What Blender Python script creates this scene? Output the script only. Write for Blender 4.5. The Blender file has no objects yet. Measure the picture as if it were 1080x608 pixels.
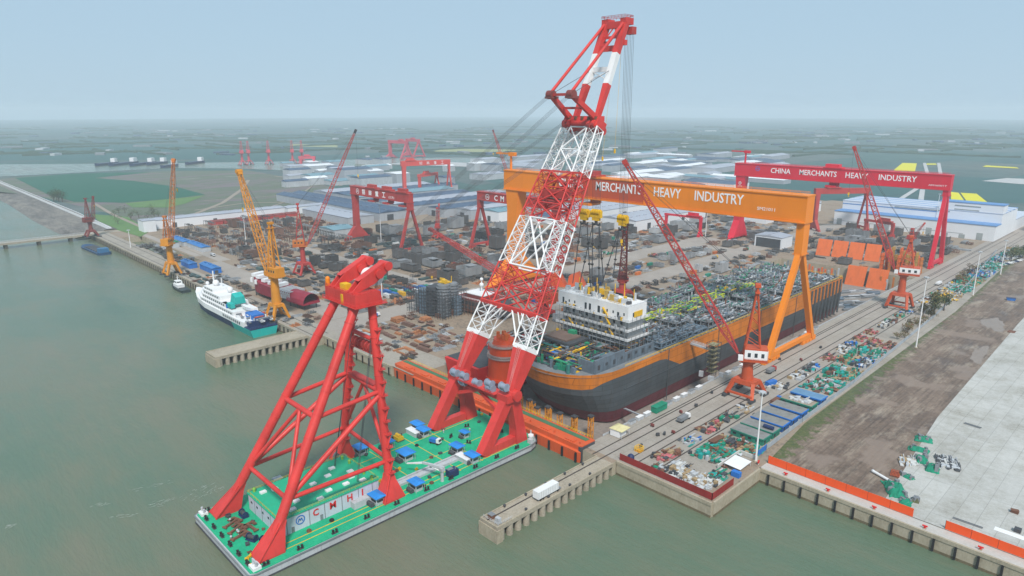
import bpy, math, random
from mathutils import Vector, Matrix, noise

R = math.radians
random.seed(11)
scene = bpy.context.scene
col = scene.collection

# ------------------------------------------------------------------ camera, sky, sun, exposure
# yard frame: x runs along the quays, y runs inland along the dry dock, z = 0 is the yard level, water is at -6
CAM_H, PITCH, YAW, FPX = 140.0, math.atan((304.0 - 118.0) / 720.0), R(46.0), 720.0
cam_data = bpy.data.cameras.new('camera')
cam_data.lens = 24.0
cam_data.sensor_width = 36.0
cam_data.clip_start = 1.0
cam_data.clip_end = 60000.0
cam = bpy.data.objects.new('camera', cam_data)
cam.location = (0, 0, CAM_H)
cam.rotation_euler = (math.pi / 2 - PITCH, 0, YAW)
col.objects.link(cam)
scene.camera = cam

SUN_EL, SUN_AZ = R(50.0), R(-38.0)          # azimuth measured from +x towards +y
world = bpy.data.worlds.new('World')
scene.world = world
world.use_nodes = True
wn, wl = world.node_tree.nodes, world.node_tree.links
wn.clear()
w_out = wn.new('ShaderNodeOutputWorld')
w_bg = wn.new('ShaderNodeBackground')
w_sky = wn.new('ShaderNodeTexSky')
w_sky.sky_type = 'NISHITA'
w_sky.sun_disc = False
w_sky.sun_elevation = SUN_EL
w_sky.sun_rotation = math.pi / 2 - SUN_AZ
w_sky.altitude = 50
w_sky.air_density = 1.0
w_sky.dust_density = 1.0
w_sky.ozone_density = 1.5
w_bg.inputs['Strength'].default_value = 0.108
w_mix = wn.new('ShaderNodeMix')          # thin high overcast veiling the blue
w_mix.data_type = 'RGBA'
w_mix.inputs[0].default_value = 0.92
w_mix.inputs[7].default_value = (3.3, 4.65, 5.8, 1)
wl.new(w_sky.outputs[0], w_mix.inputs[6])
wl.new(w_mix.outputs[2], w_bg.inputs[0])
wl.new(w_bg.outputs[0], w_out.inputs[0])

sun_data = bpy.data.lights.new('sun', 'SUN')
sun_data.energy = 3.3
sun_data.angle = R(10.0)
sun_data.color = (1.0, 0.96, 0.9)
sun = bpy.data.objects.new('sun', sun_data)
sd = Vector((math.cos(SUN_AZ) * math.cos(SUN_EL), math.sin(SUN_AZ) * math.cos(SUN_EL), math.sin(SUN_EL)))
sun.rotation_euler = (-sd).to_track_quat('-Z', 'Y').to_euler()
sun.location = sd * 900
col.objects.link(sun)

vs = scene.view_settings
vs.view_transform = 'Standard'
vs.look = 'None'
vs.exposure = 0.27
vs.gamma = 1.0
vs.use_curve_mapping = False
scene.cycles.use_denoising = True
scene.cycles.volume_bounces = 4
scene.cycles.max_bounces = 6
scene.cycles.diffuse_bounces = 3
scene.cycles.glossy_bounces = 2
scene.cycles.transparent_max_bounces = 6

# ------------------------------------------------------------------ points on the ground
cP, sP, cY, sY = math.cos(PITCH), math.sin(PITCH), math.cos(YAW), math.sin(YAW)
def ray(u, v):
    x, y = (u - 540.0) / FPX, (v - 304.0) / FPX
    cx, cy, cz = x, cP - y * sP, -sP - y * cP
    return (cx * cY - cy * sY, cx * sY + cy * cY, cz)
def at(u, v, z=0.0):
    """Real ground point (at height z) read off the survey of the photograph."""
    d = ray(u, v)
    t = (z - CAM_H) / d[2]
    return Vector((d[0] * t, d[1] * t, z))
def height_at(v, p):
    """Height of a point straight above p that reaches picture row v."""
    lo, hi = -60.0, 500.0
    for _ in range(50):
        m = (lo + hi) / 2
        f = (-p[0] * sY + p[1] * cY)
        dz = m - CAM_H
        vv = 304.0 - FPX * (f * sP + dz * cP) / (f * cP - dz * sP)
        if vv > v: lo = m
        else: hi = m
    return lo
def tip_on_ray(u, v, pivot, L, far):
    d = Vector(ray(u, v)); o = Vector((0, 0, CAM_H)) - Vector(pivot)
    a, b, c = d.dot(d), 2 * o.dot(d), o.dot(o) - L * L
    disc = b * b - 4 * a * c
    if disc < 0: t = -b / (2 * a)
    else: t = (-b + (1 if far else -1) * math.sqrt(disc)) / (2 * a)
    return Vector((0, 0, CAM_H)) + d * t

# ------------------------------------------------------------------ materials
MATS = {}
def _new(name):
    m = bpy.data.materials.new(name); m.use_nodes = True
    nt = m.node_tree; nt.nodes.clear()
    o = nt.nodes.new('ShaderNodeOutputMaterial'); b = nt.nodes.new('ShaderNodeBsdfPrincipled')
    nt.links.new(b.outputs[0], o.inputs[0])
    return m, nt, b
def _noise(nt, vec, scale, detail=4.0, rough=0.6):
    n = nt.nodes.new('ShaderNodeTexNoise'); n.inputs['Scale'].default_value = scale
    n.inputs['Detail'].default_value = detail; n.inputs['Roughness'].default_value = rough
    nt.links.new(vec, n.inputs['Vector']); return n
def _ramp(nt, fac, stops):
    r = nt.nodes.new('ShaderNodeValToRGB'); e = r.color_ramp.elements
    while len(e) < len(stops): e.new(0.5)
    for k, (p, c) in enumerate(stops):
        e[k].position = p
        e[k].color = (c[0], c[1], c[2], 1.0) if isinstance(c, tuple) else (c, c, c, 1.0)
    nt.links.new(fac, r.inputs[0]); return r
def _mix(nt, fac, a, b, mode='MIX'):
    m = nt.nodes.new('ShaderNodeMix'); m.data_type = 'RGBA'; m.blend_type = mode
    for sock, val in ((m.inputs[0], fac), (m.inputs[6], a), (m.inputs[7], b)):
        if isinstance(val, (int, float)): sock.default_value = val
        elif isinstance(val, tuple): sock.default_value = (val[0], val[1], val[2], 1.0)
        else: nt.links.new(val, sock)
    return m.outputs[2]
def paint(name, rgb, rough=0.55, var=0.22, scale=0.12, rust=0.25, rustcol=(0.12, 0.055, 0.03), rnd=0.0, metal=0.0, seams=None):
    """Weathered paint: uneven tone, dirt that runs down, and specks of rust."""
    if name in MATS: return MATS[name]
    m, nt, b = _new(name)
    tc = nt.nodes.new('ShaderNodeTexCoord')
    n1 = _noise(nt, tc.outputs['Object'], scale, 5.0)
    lo = tuple(c * (1 - var) for c in rgb); hi = tuple(min(1.0, c * (1 + var * 0.7)) for c in rgb)
    c = _ramp(nt, n1.outputs[0], [(0.3, lo), (0.7, hi)]).outputs[0]
    mp = nt.nodes.new('ShaderNodeMapping'); mp.inputs['Scale'].default_value = (1.0, 1.0, 0.12)
    nt.links.new(tc.outputs['Object'], mp.inputs[0])
    n2 = _noise(nt, mp.outputs[0], scale * 5.0, 6.0, 0.7)
    f = _ramp(nt, n2.outputs[0], [(0.5, 0.0), (0.78, rust)])
    c = _mix(nt, f.outputs[0], c, rustcol)
    if seams:                                # welded plate seams on a hull side, slightly uneven plates
        sp = nt.nodes.new('ShaderNodeSeparateXYZ'); cb = nt.nodes.new('ShaderNodeCombineXYZ'); br = nt.nodes.new('ShaderNodeTexBrick')
        nt.links.new(tc.outputs['Object'], sp.inputs[0]); nt.links.new(sp.outputs[1], cb.inputs[0]); nt.links.new(sp.outputs[2], cb.inputs[1]); nt.links.new(cb.outputs[0], br.inputs[0])
        br.inputs['Scale'].default_value = 1.0; br.inputs['Brick Width'].default_value = seams[0]; br.inputs['Row Height'].default_value = seams[1]; br.inputs['Mortar Size'].default_value = .14
        br.inputs['Color1'].default_value = (1, 1, 1, 1); br.inputs['Color2'].default_value = (.8, .8, .8, 1); br.inputs['Mortar'].default_value = (.6, .58, .55, 1)
        c = _mix(nt, 1.0, c, br.outputs[0], 'MULTIPLY')
    if rnd > 0:
        oi = nt.nodes.new('ShaderNodeObjectInfo')
        hs = nt.nodes.new('ShaderNodeHueSaturation')
        mr = nt.nodes.new('ShaderNodeMapRange'); mr.inputs[3].default_value = 1 - rnd; mr.inputs[4].default_value = 1 + rnd
        nt.links.new(oi.outputs['Random'], mr.inputs[0]); nt.links.new(mr.outputs[0], hs.inputs['Value'])
        nt.links.new(c, hs.inputs['Color']); c = hs.outputs[0]
    nt.links.new(c, b.inputs['Base Color'])
    rr = _ramp(nt, n2.outputs[0], [(0.3, max(0.05, rough - 0.12)), (0.8, min(1.0, rough + 0.2))])
    nt.links.new(rr.outputs[0], b.inputs['Roughness'])
    b.inputs['Metallic'].default_value = metal
    b.inputs['Specular IOR Level'].default_value = 0.35
    MATS[name] = m
    return m
def ground_mat(name, stops, scales=(0.01, 0.08, 0.6), mixf=(0.5, 0.35), rough=0.9, lines=None, stretch=(1, 1, 1)):
    """Several octaves of patches; optional joint lines (spacing x, spacing y, colour)."""
    if name in MATS: return MATS[name]
    m, nt, b = _new(name)
    tc = nt.nodes.new('ShaderNodeTexCoord')
    mp = nt.nodes.new('ShaderNodeMapping'); mp.inputs['Scale'].default_value = stretch
    nt.links.new(tc.outputs['Object'], mp.inputs[0])
    na = _noise(nt, mp.outputs[0], scales[0], 6.0, 0.65); nb = _noise(nt, mp.outputs[0], scales[1], 6.0, 0.7); nc = _noise(nt, mp.outputs[0], scales[2], 4.0, 0.7)
    f1 = nt.nodes.new('ShaderNodeMix'); f1.inputs[0].default_value = mixf[0]
    nt.links.new(na.outputs[0], f1.inputs[2]); nt.links.new(nb.outputs[0], f1.inputs[3])
    f2 = nt.nodes.new('ShaderNodeMix'); f2.inputs[0].default_value = mixf[1]
    nt.links.new(f1.outputs[0], f2.inputs[2]); nt.links.new(nc.outputs[0], f2.inputs[3])
    c = _ramp(nt, f2.outputs[0], stops).outputs[0]
    if lines:
        br = nt.nodes.new('ShaderNodeTexBrick'); br.offset = 0.0
        br.inputs['Scale'].default_value = 1.0; br.inputs['Brick Width'].default_value = lines[0]; br.inputs['Row Height'].default_value = lines[1]
        br.inputs['Mortar Size'].default_value = lines[3] if len(lines) > 3 else 0.18
        br.inputs['Color1'].default_value = (1, 1, 1, 1); br.inputs['Color2'].default_value = (0.9, 0.9, 0.9, 1)
        br.inputs['Mortar'].default_value = (lines[2], lines[2], lines[2], 1)
        nt.links.new(tc.outputs['Object'], br.inputs[0])
        c = _mix(nt, 1.0, c, br.outputs[0], 'MULTIPLY')
    nt.links.new(c, b.inputs['Base Color']); b.inputs['Roughness'].default_value = rough
    b.inputs['Specular IOR Level'].default_value = 0.2
    bp = nt.nodes.new('ShaderNodeBump'); bp.inputs['Strength'].default_value = 0.3; bp.inputs['Distance'].default_value = 0.3
    nt.links.new(nc.outputs[0], bp.inputs['Height']); nt.links.new(bp.outputs[0], b.inputs['Normal'])
    MATS[name] = m
    return m
def glass_mat(name, rgb=(0.03, 0.04, 0.05)):
    if name in MATS: return MATS[name]
    m, nt, b = _new(name)
    b.inputs['Base Color'].default_value = (*rgb, 1); b.inputs['Roughness'].default_value = 0.12
    MATS[name] = m
    return m

# ------------------------------------------------------------------ mesh building
class MB:
    def __init__(s): s.v = []; s.f = []; s.mi = []; s.sm = []; s.M = None
    def add(s, vs, fs, m=0, smooth=False):
        o = len(s.v)
        if s.M is not None: vs = [s.M @ Vector(p) for p in vs]
        s.v.extend(tuple(p) for p in vs)
        for f in fs:
            s.f.append(tuple(i + o for i in f)); s.mi.append(m); s.sm.append(smooth)
    def box(s, c, d, rz=0.0, m=0, taper=1.0):
        hx, hy, hz = d[0] / 2, d[1] / 2, d[2] / 2
        ca, sa = math.cos(rz), math.sin(rz); vs = []
        for z, k in ((-hz, 1.0), (hz, taper)):
            for x, y in ((-hx * k, -hy * k), (hx * k, -hy * k), (hx * k, hy * k), (-hx * k, hy * k)):
                vs.append((c[0] + x * ca - y * sa, c[1] + x * sa + y * ca, c[2] + z))
        s.add(vs, [(3, 2, 1, 0), (4, 5, 6, 7), (0, 1, 5, 4), (1, 2, 6, 5), (2, 3, 7, 6), (3, 0, 4, 7)], m)
    def ab(s, a, b, m=0):
        s.box([(p + q) / 2 for p, q in zip(a, b)], [abs(q - p) for p, q in zip(a, b)], 0, m)
    def bar(s, p, q, w, h=None, m=0, w2=None, h2=None):
        p, q = Vector(p), Vector(q); d = q - p
        if d.length < 1e-6: return
        h = w if h is None else h; w2 = w if w2 is None else w2; h2 = h if h2 is None else h2
        d.normalize(); up = Vector((0, 0, 1)) if abs(d.z) < 0.98 else Vector((0, 1, 0))
        a = d.cross(up).normalized(); b = a.cross(d).normalized(); vs = []
        for o, ww, hh in ((p, w, h), (q, w2, h2)):
            for i, j in ((-1, -1), (1, -1), (1, 1), (-1, 1)): vs.append(o + a * (i * ww / 2) + b * (j * hh / 2))
        s.add(vs, [(0, 1, 2, 3), (7, 6, 5, 4), (0, 4, 5, 1), (1, 5, 6, 2), (2, 6, 7, 3), (3, 7, 4, 0)], m)
    def tube(s, p, q, r, n=8, m=0, r2=None, caps=True):
        p, q = Vector(p), Vector(q); d = q - p
        if d.length < 1e-6: return
        r2 = r if r2 is None else r2
        d.normalize(); up = Vector((0, 0, 1)) if abs(d.z) < 0.98 else Vector((0, 1, 0))
        a = d.cross(up).normalized(); b = a.cross(d).normalized(); vs = []
        for o, rr in ((p, r), (q, r2)):
            for k in range(n):
                t = 2 * math.pi * k / n; vs.append(o + a * (math.cos(t) * rr) + b * (math.sin(t) * rr))
        s.add(vs, [(k, k + n, (k + 1) % n + n, (k + 1) % n) for k in range(n)], m, n > 6)
        if caps: s.add(vs, [tuple(range(n)), tuple(range(2 * n - 1, n - 1, -1))], m)
    def path(s, pts, r, n=6, m=0):
        for a, b in zip(pts, pts[1:]): s.tube(a, b, r, n, m, caps=False)
    def prism(s, poly, z0, z1, m=0, mtop=None):
        n = len(poly); ar = sum(poly[i][0] * poly[(i + 1) % n][1] - poly[(i + 1) % n][0] * poly[i][1] for i in range(n))
        if ar < 0: poly = poly[::-1]
        vs = [(x, y, z0) for x, y in poly] + [(x, y, z1) for x, y in poly]
        s.add(vs, [tuple(range(n - 1, -1, -1))] + [(i, (i + 1) % n, (i + 1) % n + n, i + n) for i in range(n)], m)
        s.add(vs, [tuple(range(n, 2 * n))], m if mtop is None else mtop)
    def loft(s, rings, m=0, caps=True, closed=True, smooth=False):
        n = len(rings[0]); vs = [p for r in rings for p in r]; fs = []
        for k in range(len(rings) - 1):
            for i in range(n if closed else n - 1):
                j = (i + 1) % n; fs.append((k * n + i, k * n + j, (k + 1) * n + j, (k + 1) * n + i))
        s.add(vs, fs, m, smooth)
        if caps: s.add(vs, [tuple(range(n - 1, -1, -1)), tuple(range((len(rings) - 1) * n, len(rings) * n))], m)
    def quad(s, a, b, c, d, m=0): s.add([a, b, c, d], [(0, 1, 2, 3)], m)
    def dome(s, c, r, m=0, n=10, k=4, squash=1.0):
        rings = []
        for j in range(k):
            t = math.pi / 2 * j / k
            rings.append([(c[0] + r * math.cos(t) * math.cos(2 * math.pi * i / n), c[1] + r * math.cos(t) * math.sin(2 * math.pi * i / n), c[2] + r * squash * math.sin(t)) for i in range(n)])
        s.loft(rings, m, False, True, True)
        o = rings[-1] + [(c[0], c[1], c[2] + r * squash)]
        s.add(o, [(i, (i + 1) % n, n) for i in range(n)], m, True)
    def ball(s, c, r, m=0, n=10, k=6):
        rings = []
        for j in range(1, k):
            t = -math.pi / 2 + math.pi * j / k
            rings.append([(c[0] + r * math.cos(t) * math.cos(2 * math.pi * i / n), c[1] + r * math.cos(t) * math.sin(2 * math.pi * i / n), c[2] + r * math.sin(t)) for i in range(n)])
        s.loft(rings, m, True, True, True)
    def lattice(s, A, B, n, rc, rb, m=0, nt=4, x=False, faces=(0, 1, 2, 3)):
        """Chords from the corners A to B and zigzag braces on the faces."""
        A = [Vector(p) for p in A]; B = [Vector(p) for p in B]; k = len(A)
        for a, b in zip(A, B): s.tube(a, b, rc, nt + 2, m)
        L = lambda i, t: A[i % k].lerp(B[i % k], t)
        for i in faces:
            if i >= k: continue
            for j in range(n):
                t0, t1 = j / n, (j + 1) / n
                p, q = (i, i + 1) if j % 2 == 0 else (i + 1, i)
                s.tube(L(p, t0), L(q, t1), rb, nt, m, caps=False)
                if x: s.tube(L(q, t0), L(p, t1), rb, nt, m, caps=False)
                s.tube(L(i, t1), L(i + 1, t1), rb, nt, m, caps=False)
    def rail(s, pts, h=1.1, r=0.06, step=2.5, m=0, closed=False):
        pts = [Vector(p) for p in pts]
        if closed: pts.append(pts[0])
        for a, b in zip(pts, pts[1:]):
            for k in (0.55, 1.0): s.tube(a + Vector((0, 0, h * k)), b + Vector((0, 0, h * k)), r, 4, m, caps=False)
            n = max(1, int((b - a).length / step))
            for i in range(n): q = a.lerp(b, i / n); s.tube(q, q + Vector((0, 0, h)), r, 4, m, caps=False)
    def build(s, name, mat, parent=None, loc=None, rz=0.0):
        me = bpy.data.meshes.new(name); me.from_pydata(s.v, [], s.f); me.update()
        mats = mat if isinstance(mat, (list, tuple)) else [mat]
        for mm in mats: me.materials.append(mm)
        me.polygons.foreach_set('material_index', s.mi); me.polygons.foreach_set('use_smooth', s.sm)
        o = bpy.data.objects.new(name, me); col.objects.link(o)
        if parent is not None: o.parent = parent
        if loc is not None: o.location = loc
        o.rotation_euler[2] = rz
        return o

def tag(o, label=None, cat=None, group=None, kind=None):
    if label: o['label'] = label
    if cat: o['category'] = cat
    if group: o['group'] = group
    if kind: o['kind'] = kind
    return o
def thing(name, label, cat, loc=(0, 0, 0), rz=0.0, group=None):
    o = bpy.data.objects.new(name, None); col.objects.link(o)
    o.empty_display_size = 0.5; o.location = loc; o.rotation_euler = (0, 0, rz)
    return tag(o, label, cat, group)
def dup(root, loc, rz=0.0, label=None, group=None, scale=None):
    """A copy of a thing together with its parts and sub-parts."""
    r = root.copy(); col.objects.link(r); r.location = loc; r.rotation_euler = (0, 0, rz)
    if scale is not None: r.scale = scale
    if label: r['label'] = label
    if group: r['group'] = group
    for ch in list(root.children):
        c = ch.copy(); col.objects.link(c); c.parent = r
        for gg in list(ch.children):
            d = gg.copy(); col.objects.link(d); d.parent = c
    return r
def text_mb(txt, size, depth=0.06, spacing=1.0, bold=0.0):
    """Lettering as solid flat letters, lying in the local xy plane, centred."""
    c = bpy.data.curves.new('lettering', 'FONT'); c.body = txt; c.size = size; c.extrude = depth; c.offset = bold
    c.align_x = 'CENTER'; c.align_y = 'CENTER'; c.space_character = spacing; c.resolution_u = 2
    o = bpy.data.objects.new('lettering', c); col.objects.link(o)
    bpy.context.view_layer.update()
    me = bpy.data.meshes.new_from_object(o.evaluated_get(bpy.context.evaluated_depsgraph_get()))
    bpy.data.objects.remove(o); 
    return me
def put_text(name, txt, size, mat, parent, origin, xdir, ydir, depth=0.06, spacing=1.0, bold=0.0, sx=1.0):
    me = text_mb(txt, size, depth, spacing, bold); me.materials.clear(); me.materials.append(mat)
    o = bpy.data.objects.new(name, me); col.objects.link(o)
    X, Y = Vector(xdir).normalized(), Vector(ydir).normalized(); Z = X.cross(Y)
    M = Matrix((X, Y, Z)).transposed().to_4x4() @ Matrix.Diagonal((sx, 1, 1, 1))
    me.transform(Matrix.Translation(Vector(origin)) @ M)
    if parent is not None: o.parent = parent
    return o
# ------------------------------------------------------------------ palette
RED = paint('crane_red', (0.60, 0.042, 0.035), 0.45, 0.2, 0.09, 0.4, (0.30, 0.03, 0.025))
ORG = paint('gantry_orange', (0.80, 0.225, 0.004), 0.45, 0.10, 0.03, 0.22, (0.50, 0.10, 0.01))
CRIM = paint('crimson', (0.64, 0.006, 0.032), 0.45, 0.12, 0.03, 0.2, (0.35, 0.01, 0.03))
WHT = paint('white_paint', (0.74, 0.74, 0.74), 0.5, 0.08, 0.1, 0.16, (0.35, 0.27, 0.22))
CRED = paint('faded_red', (0.42, 0.04, 0.035), 0.6, 0.2, 0.08, 0.3)
DRED = paint('portal_vermilion', (0.50, 0.075, 0.02), 0.55, 0.2, 0.08, 0.35)
BRN = paint('brown_red', (0.20, 0.045, 0.04), 0.65, 0.25, 0.08, 0.3)
YEL = paint('crane_yellow', (0.62, 0.24, 0.012), 0.5, 0.18, 0.08, 0.3)
BYEL = paint('bright_yellow', (0.72, 0.42, 0.01), 0.5, 0.15, 0.2, 0.3)
DECK = ground_mat('deck_green', [(0.30, (0.012, 0.17, 0.11)), (0.42, (0.012, 0.31, 0.165)), (0.55, (0.014, 0.40, 0.20)), (0.66, (0.06, 0.42, 0.17)), (0.78, (0.20, 0.36, 0.14))], (0.05, 0.22, 1.3), (0.5, 0.3), 0.6)
ROOFG = paint('roof_green', (0.012, 0.38, 0.21), 0.6, 0.12, 0.08, 0.12)
LGRY = paint('light_grey', (0.44, 0.46, 0.48), 0.55, 0.14, 0.15, 0.4)
GRY = paint('grey_steel', (0.20, 0.215, 0.23), 0.6, 0.2, 0.12, 0.3)
DGRY = paint('dark_steel', (0.055, 0.06, 0.068), 0.65, 0.25, 0.12, 0.35)
BLK = paint('black_rubber', (0.015, 0.015, 0.017), 0.8, 0.3, 0.4, 0.1)
BLU = paint('bright_blue', (0.015, 0.15, 0.50), 0.5, 0.15, 0.2, 0.15)
NAVY = paint('navy', (0.012, 0.03, 0.10), 0.5, 0.2, 0.2, 0.15)
TEAL = paint('teal', (0.01, 0.40, 0.36), 0.5, 0.15, 0.1, 0.1)
NET = paint('green_net', (0.006, 0.22, 0.13), 0.9, 0.3, 0.5, 0.0)
RUST = paint('rusty_steel', (0.17, 0.075, 0.045), 0.85, 0.3, 0.2, 0.4, (0.07, 0.035, 0.025))
HULLG = paint('hull_grey', (0.078, 0.088, 0.096), 0.55, 0.2, 0.04, 0.6, (0.10, 0.075, 0.06), seams=(11.0, 2.6))
HULLR = paint('hull_red', (0.16, 0.025, 0.04), 0.6, 0.18, 0.04, 0.4, seams=(11.0, 2.6))
HULLO = paint('hull_orange', (0.62, 0.185, 0.012), 0.55, 0.2, 0.05, 0.6, (0.20, 0.08, 0.03), seams=(11.0, 3.8))
GATEO = paint('gate_orange', (0.60, 0.09, 0.02), 0.6, 0.22, 0.06, 0.5, (0.30, 0.14, 0.07))
SIGNR = paint('sign_red', (0.60, 0.012, 0.012), 0.5, 0.05, 0.2, 0.0)
WIN = glass_mat('window_glass')
WALLW = paint('cladding_white', (0.70, 0.71, 0.73), 0.5, 0.06, 0.02, 0.08, (0.4, 0.4, 0.4))
ROOFB = paint('roof_blue', (0.055, 0.09, 0.15), 0.5, 0.2, 0.02, 0.3, (0.05, 0.07, 0.10))
ROOFL = paint('roof_light', (0.34, 0.36, 0.41), 0.5, 0.12, 0.02, 0.2, (0.3, 0.3, 0.33))
ROOFC = paint('roof_cyan', (0.15, 0.27, 0.32), 0.5, 0.15, 0.02, 0.2, (0.3, 0.35, 0.38))
CONCW = ground_mat('quay_concrete', [(0.25, (0.16, 0.13, 0.09)), (0.5, (0.36, 0.31, 0.23)), (0.75, (0.50, 0.45, 0.35))], (0.05, 0.3, 1.5), stretch=(1, 1, 0.4))
CONCD = ground_mat('pier_concrete', [(0.28, (0.16, 0.13, 0.10)), (0.5, (0.34, 0.295, 0.23)), (0.75, (0.47, 0.41, 0.33))], (0.04, 0.3, 1.2))
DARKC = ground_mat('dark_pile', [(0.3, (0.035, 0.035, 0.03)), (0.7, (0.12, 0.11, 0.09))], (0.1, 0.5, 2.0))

# ------------------------------------------------------------------ ground cells and water cells
XB = [-15000, -2600, -935, -862, -680, -386, -309, -290, -172, -154, -110, 4000]
YB = [-3000, 196, 204, 206, 209, 210, 214, 216, 234, 246, 650, 1150, 15000]
def cell(x, y):
    if -290 < x < -172 and 210 < y < 650: return 'dock'
    if -862 < x < -680 and 214 < y < 234: return 'water'
    if x < -935: sh = 216
    elif x < -386: sh = 196
    elif x < -309: sh = 204
    elif x < -172: sh = 210
    elif x < -154: sh = 206
    elif x < -110: sh = 209
    else: sh = 246
    if y < sh: return 'water'
    if x < -935 or y > 1150: return 'farm'
    return 'yard'
cells = {}
for i in range(len(XB) - 1):
    for j in range(len(YB) - 1):
        cells[i, j] = cell((XB[i] + XB[i + 1]) / 2, (YB[j] + YB[j + 1]) / 2)
def cell_sheet(kinds, z, skirt_to=None, skirt_vs=()):
    b = MB()
    for (i, j), k in cells.items():
        if k not in kinds: continue
        x0, x1, y0, y1 = XB[i], XB[i + 1], YB[j], YB[j + 1]
        b.quad((x0, y0, z), (x1, y0, z), (x1, y1, z), (x0, y1, z))
        if skirt_to is None: continue
        for di, dj, p, q in ((-1, 0, (x0, y1), (x0, y0)), (1, 0, (x1, y0), (x1, y1)), (0, -1, (x0, y0), (x1, y0)), (0, 1, (x1, y1), (x0, y1))):
            kk = cells.get((i + di, j + dj))
            if kk in skirt_vs:
                b.quad((*p, skirt_to), (*q, skirt_to), (*q, z), (*p, z), 1)
    return b
YARD = ground_mat('yard_soil', [(0.32, (0.06, 0.05, 0.042)), (0.41, (0.17, 0.135, 0.105)), (0.50, (0.29, 0.22, 0.16)), (0.58, (0.24, 0.205, 0.17)), (0.70, (0.38, 0.33, 0.27))], (0.02, 0.09, 0.45), (0.5, 0.4))
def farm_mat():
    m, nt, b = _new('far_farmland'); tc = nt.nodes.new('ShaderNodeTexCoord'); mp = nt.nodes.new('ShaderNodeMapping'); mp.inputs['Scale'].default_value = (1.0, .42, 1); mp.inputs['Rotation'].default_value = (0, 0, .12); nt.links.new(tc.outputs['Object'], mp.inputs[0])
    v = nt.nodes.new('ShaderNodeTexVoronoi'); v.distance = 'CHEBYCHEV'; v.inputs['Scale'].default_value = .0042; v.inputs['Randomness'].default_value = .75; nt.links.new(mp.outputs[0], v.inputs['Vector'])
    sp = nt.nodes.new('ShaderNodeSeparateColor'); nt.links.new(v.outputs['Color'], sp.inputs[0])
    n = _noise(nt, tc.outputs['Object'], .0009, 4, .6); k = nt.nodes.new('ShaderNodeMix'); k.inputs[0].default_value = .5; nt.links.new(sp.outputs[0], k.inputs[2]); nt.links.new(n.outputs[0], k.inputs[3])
    c = _ramp(nt, k.outputs[0], [(.2, (.045, .10, .105)), (.4, (.065, .125, .115)), (.52, (.055, .115, .115)), (.62, (.11, .14, .13)), (.72, (.075, .125, .125)), (.85, (.17, .175, .17))]).outputs[0]  # field colours paled and blued: part of the distance haze is painted in
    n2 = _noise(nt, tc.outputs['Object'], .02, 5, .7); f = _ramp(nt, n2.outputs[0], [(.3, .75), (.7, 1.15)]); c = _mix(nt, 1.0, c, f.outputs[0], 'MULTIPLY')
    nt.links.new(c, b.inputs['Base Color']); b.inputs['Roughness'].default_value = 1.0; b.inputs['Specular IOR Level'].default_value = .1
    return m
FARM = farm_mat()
tag(cell_sheet(('yard',), 0.0, -15.0, ('water', 'dock')).build('yard_ground', [YARD, CONCW]), kind='structure')
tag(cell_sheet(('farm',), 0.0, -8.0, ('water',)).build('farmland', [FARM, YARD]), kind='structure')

def water_mat():
    m, nt, b = _new('harbour_water'); tc = nt.nodes.new('ShaderNodeTexCoord'); ob = tc.outputs['Object']
    mp = nt.nodes.new('ShaderNodeMapping'); mp.inputs['Rotation'].default_value = (0, 0, R(-28)); mp.inputs['Scale'].default_value = (.3, 1.3, 1); nt.links.new(ob, mp.inputs[0])
    na = _noise(nt, ob, .005, 5, .62); nb = _noise(nt, mp.outputs[0], .035, 6, .68)
    mm = nt.nodes.new('ShaderNodeMix'); mm.inputs[0].default_value = .38
    nt.links.new(na.outputs[0], mm.inputs[2]); nt.links.new(nb.outputs[0], mm.inputs[3])
    c = _ramp(nt, mm.outputs[0], [(.34, (.072, .135, .085)), (.47, (.102, .150, .098)), (.56, (.138, .155, .10)), (.68, (.175, .16, .11))])
    nt.links.new(c.outputs[0], b.inputs['Base Color'])
    rg = _ramp(nt, nb.outputs[0], [(.35, .10), (.65, .24)]); nt.links.new(rg.outputs[0], b.inputs['Roughness']); b.inputs['IOR'].default_value = 1.33
    w1 = _noise(nt, mp.outputs[0], .55, 6, .7); w2 = _noise(nt, ob, .05, 4, .55)
    ad = nt.nodes.new('ShaderNodeMath'); ad.operation = 'ADD'
    nt.links.new(w1.outputs[0], ad.inputs[0]); nt.links.new(w2.outputs[0], ad.inputs[1])
    bp = nt.nodes.new('ShaderNodeBump'); bp.inputs['Strength'].default_value = .55; bp.inputs['Distance'].default_value = .8
    nt.links.new(ad.outputs[0], bp.inputs['Height']); nt.links.new(bp.outputs[0], b.inputs['Normal'])
    return m
WATER = water_mat()
tag(cell_sheet(('water',), -6.0).build('water', WATER), kind='structure')
DOCKF = ground_mat('dock_floor', [(0.3, (0.14, 0.115, 0.10)), (0.6, (0.30, 0.26, 0.23)), (0.8, (0.36, 0.33, 0.30))], (0.02, 0.1, 0.6))
b = MB(); b.quad((-290, 210, -13), (-172, 210, -13), (-172, 650, -13), (-290, 650, -13))
tag(b.build('dock_floor', DOCKF), kind='structure')

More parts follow.
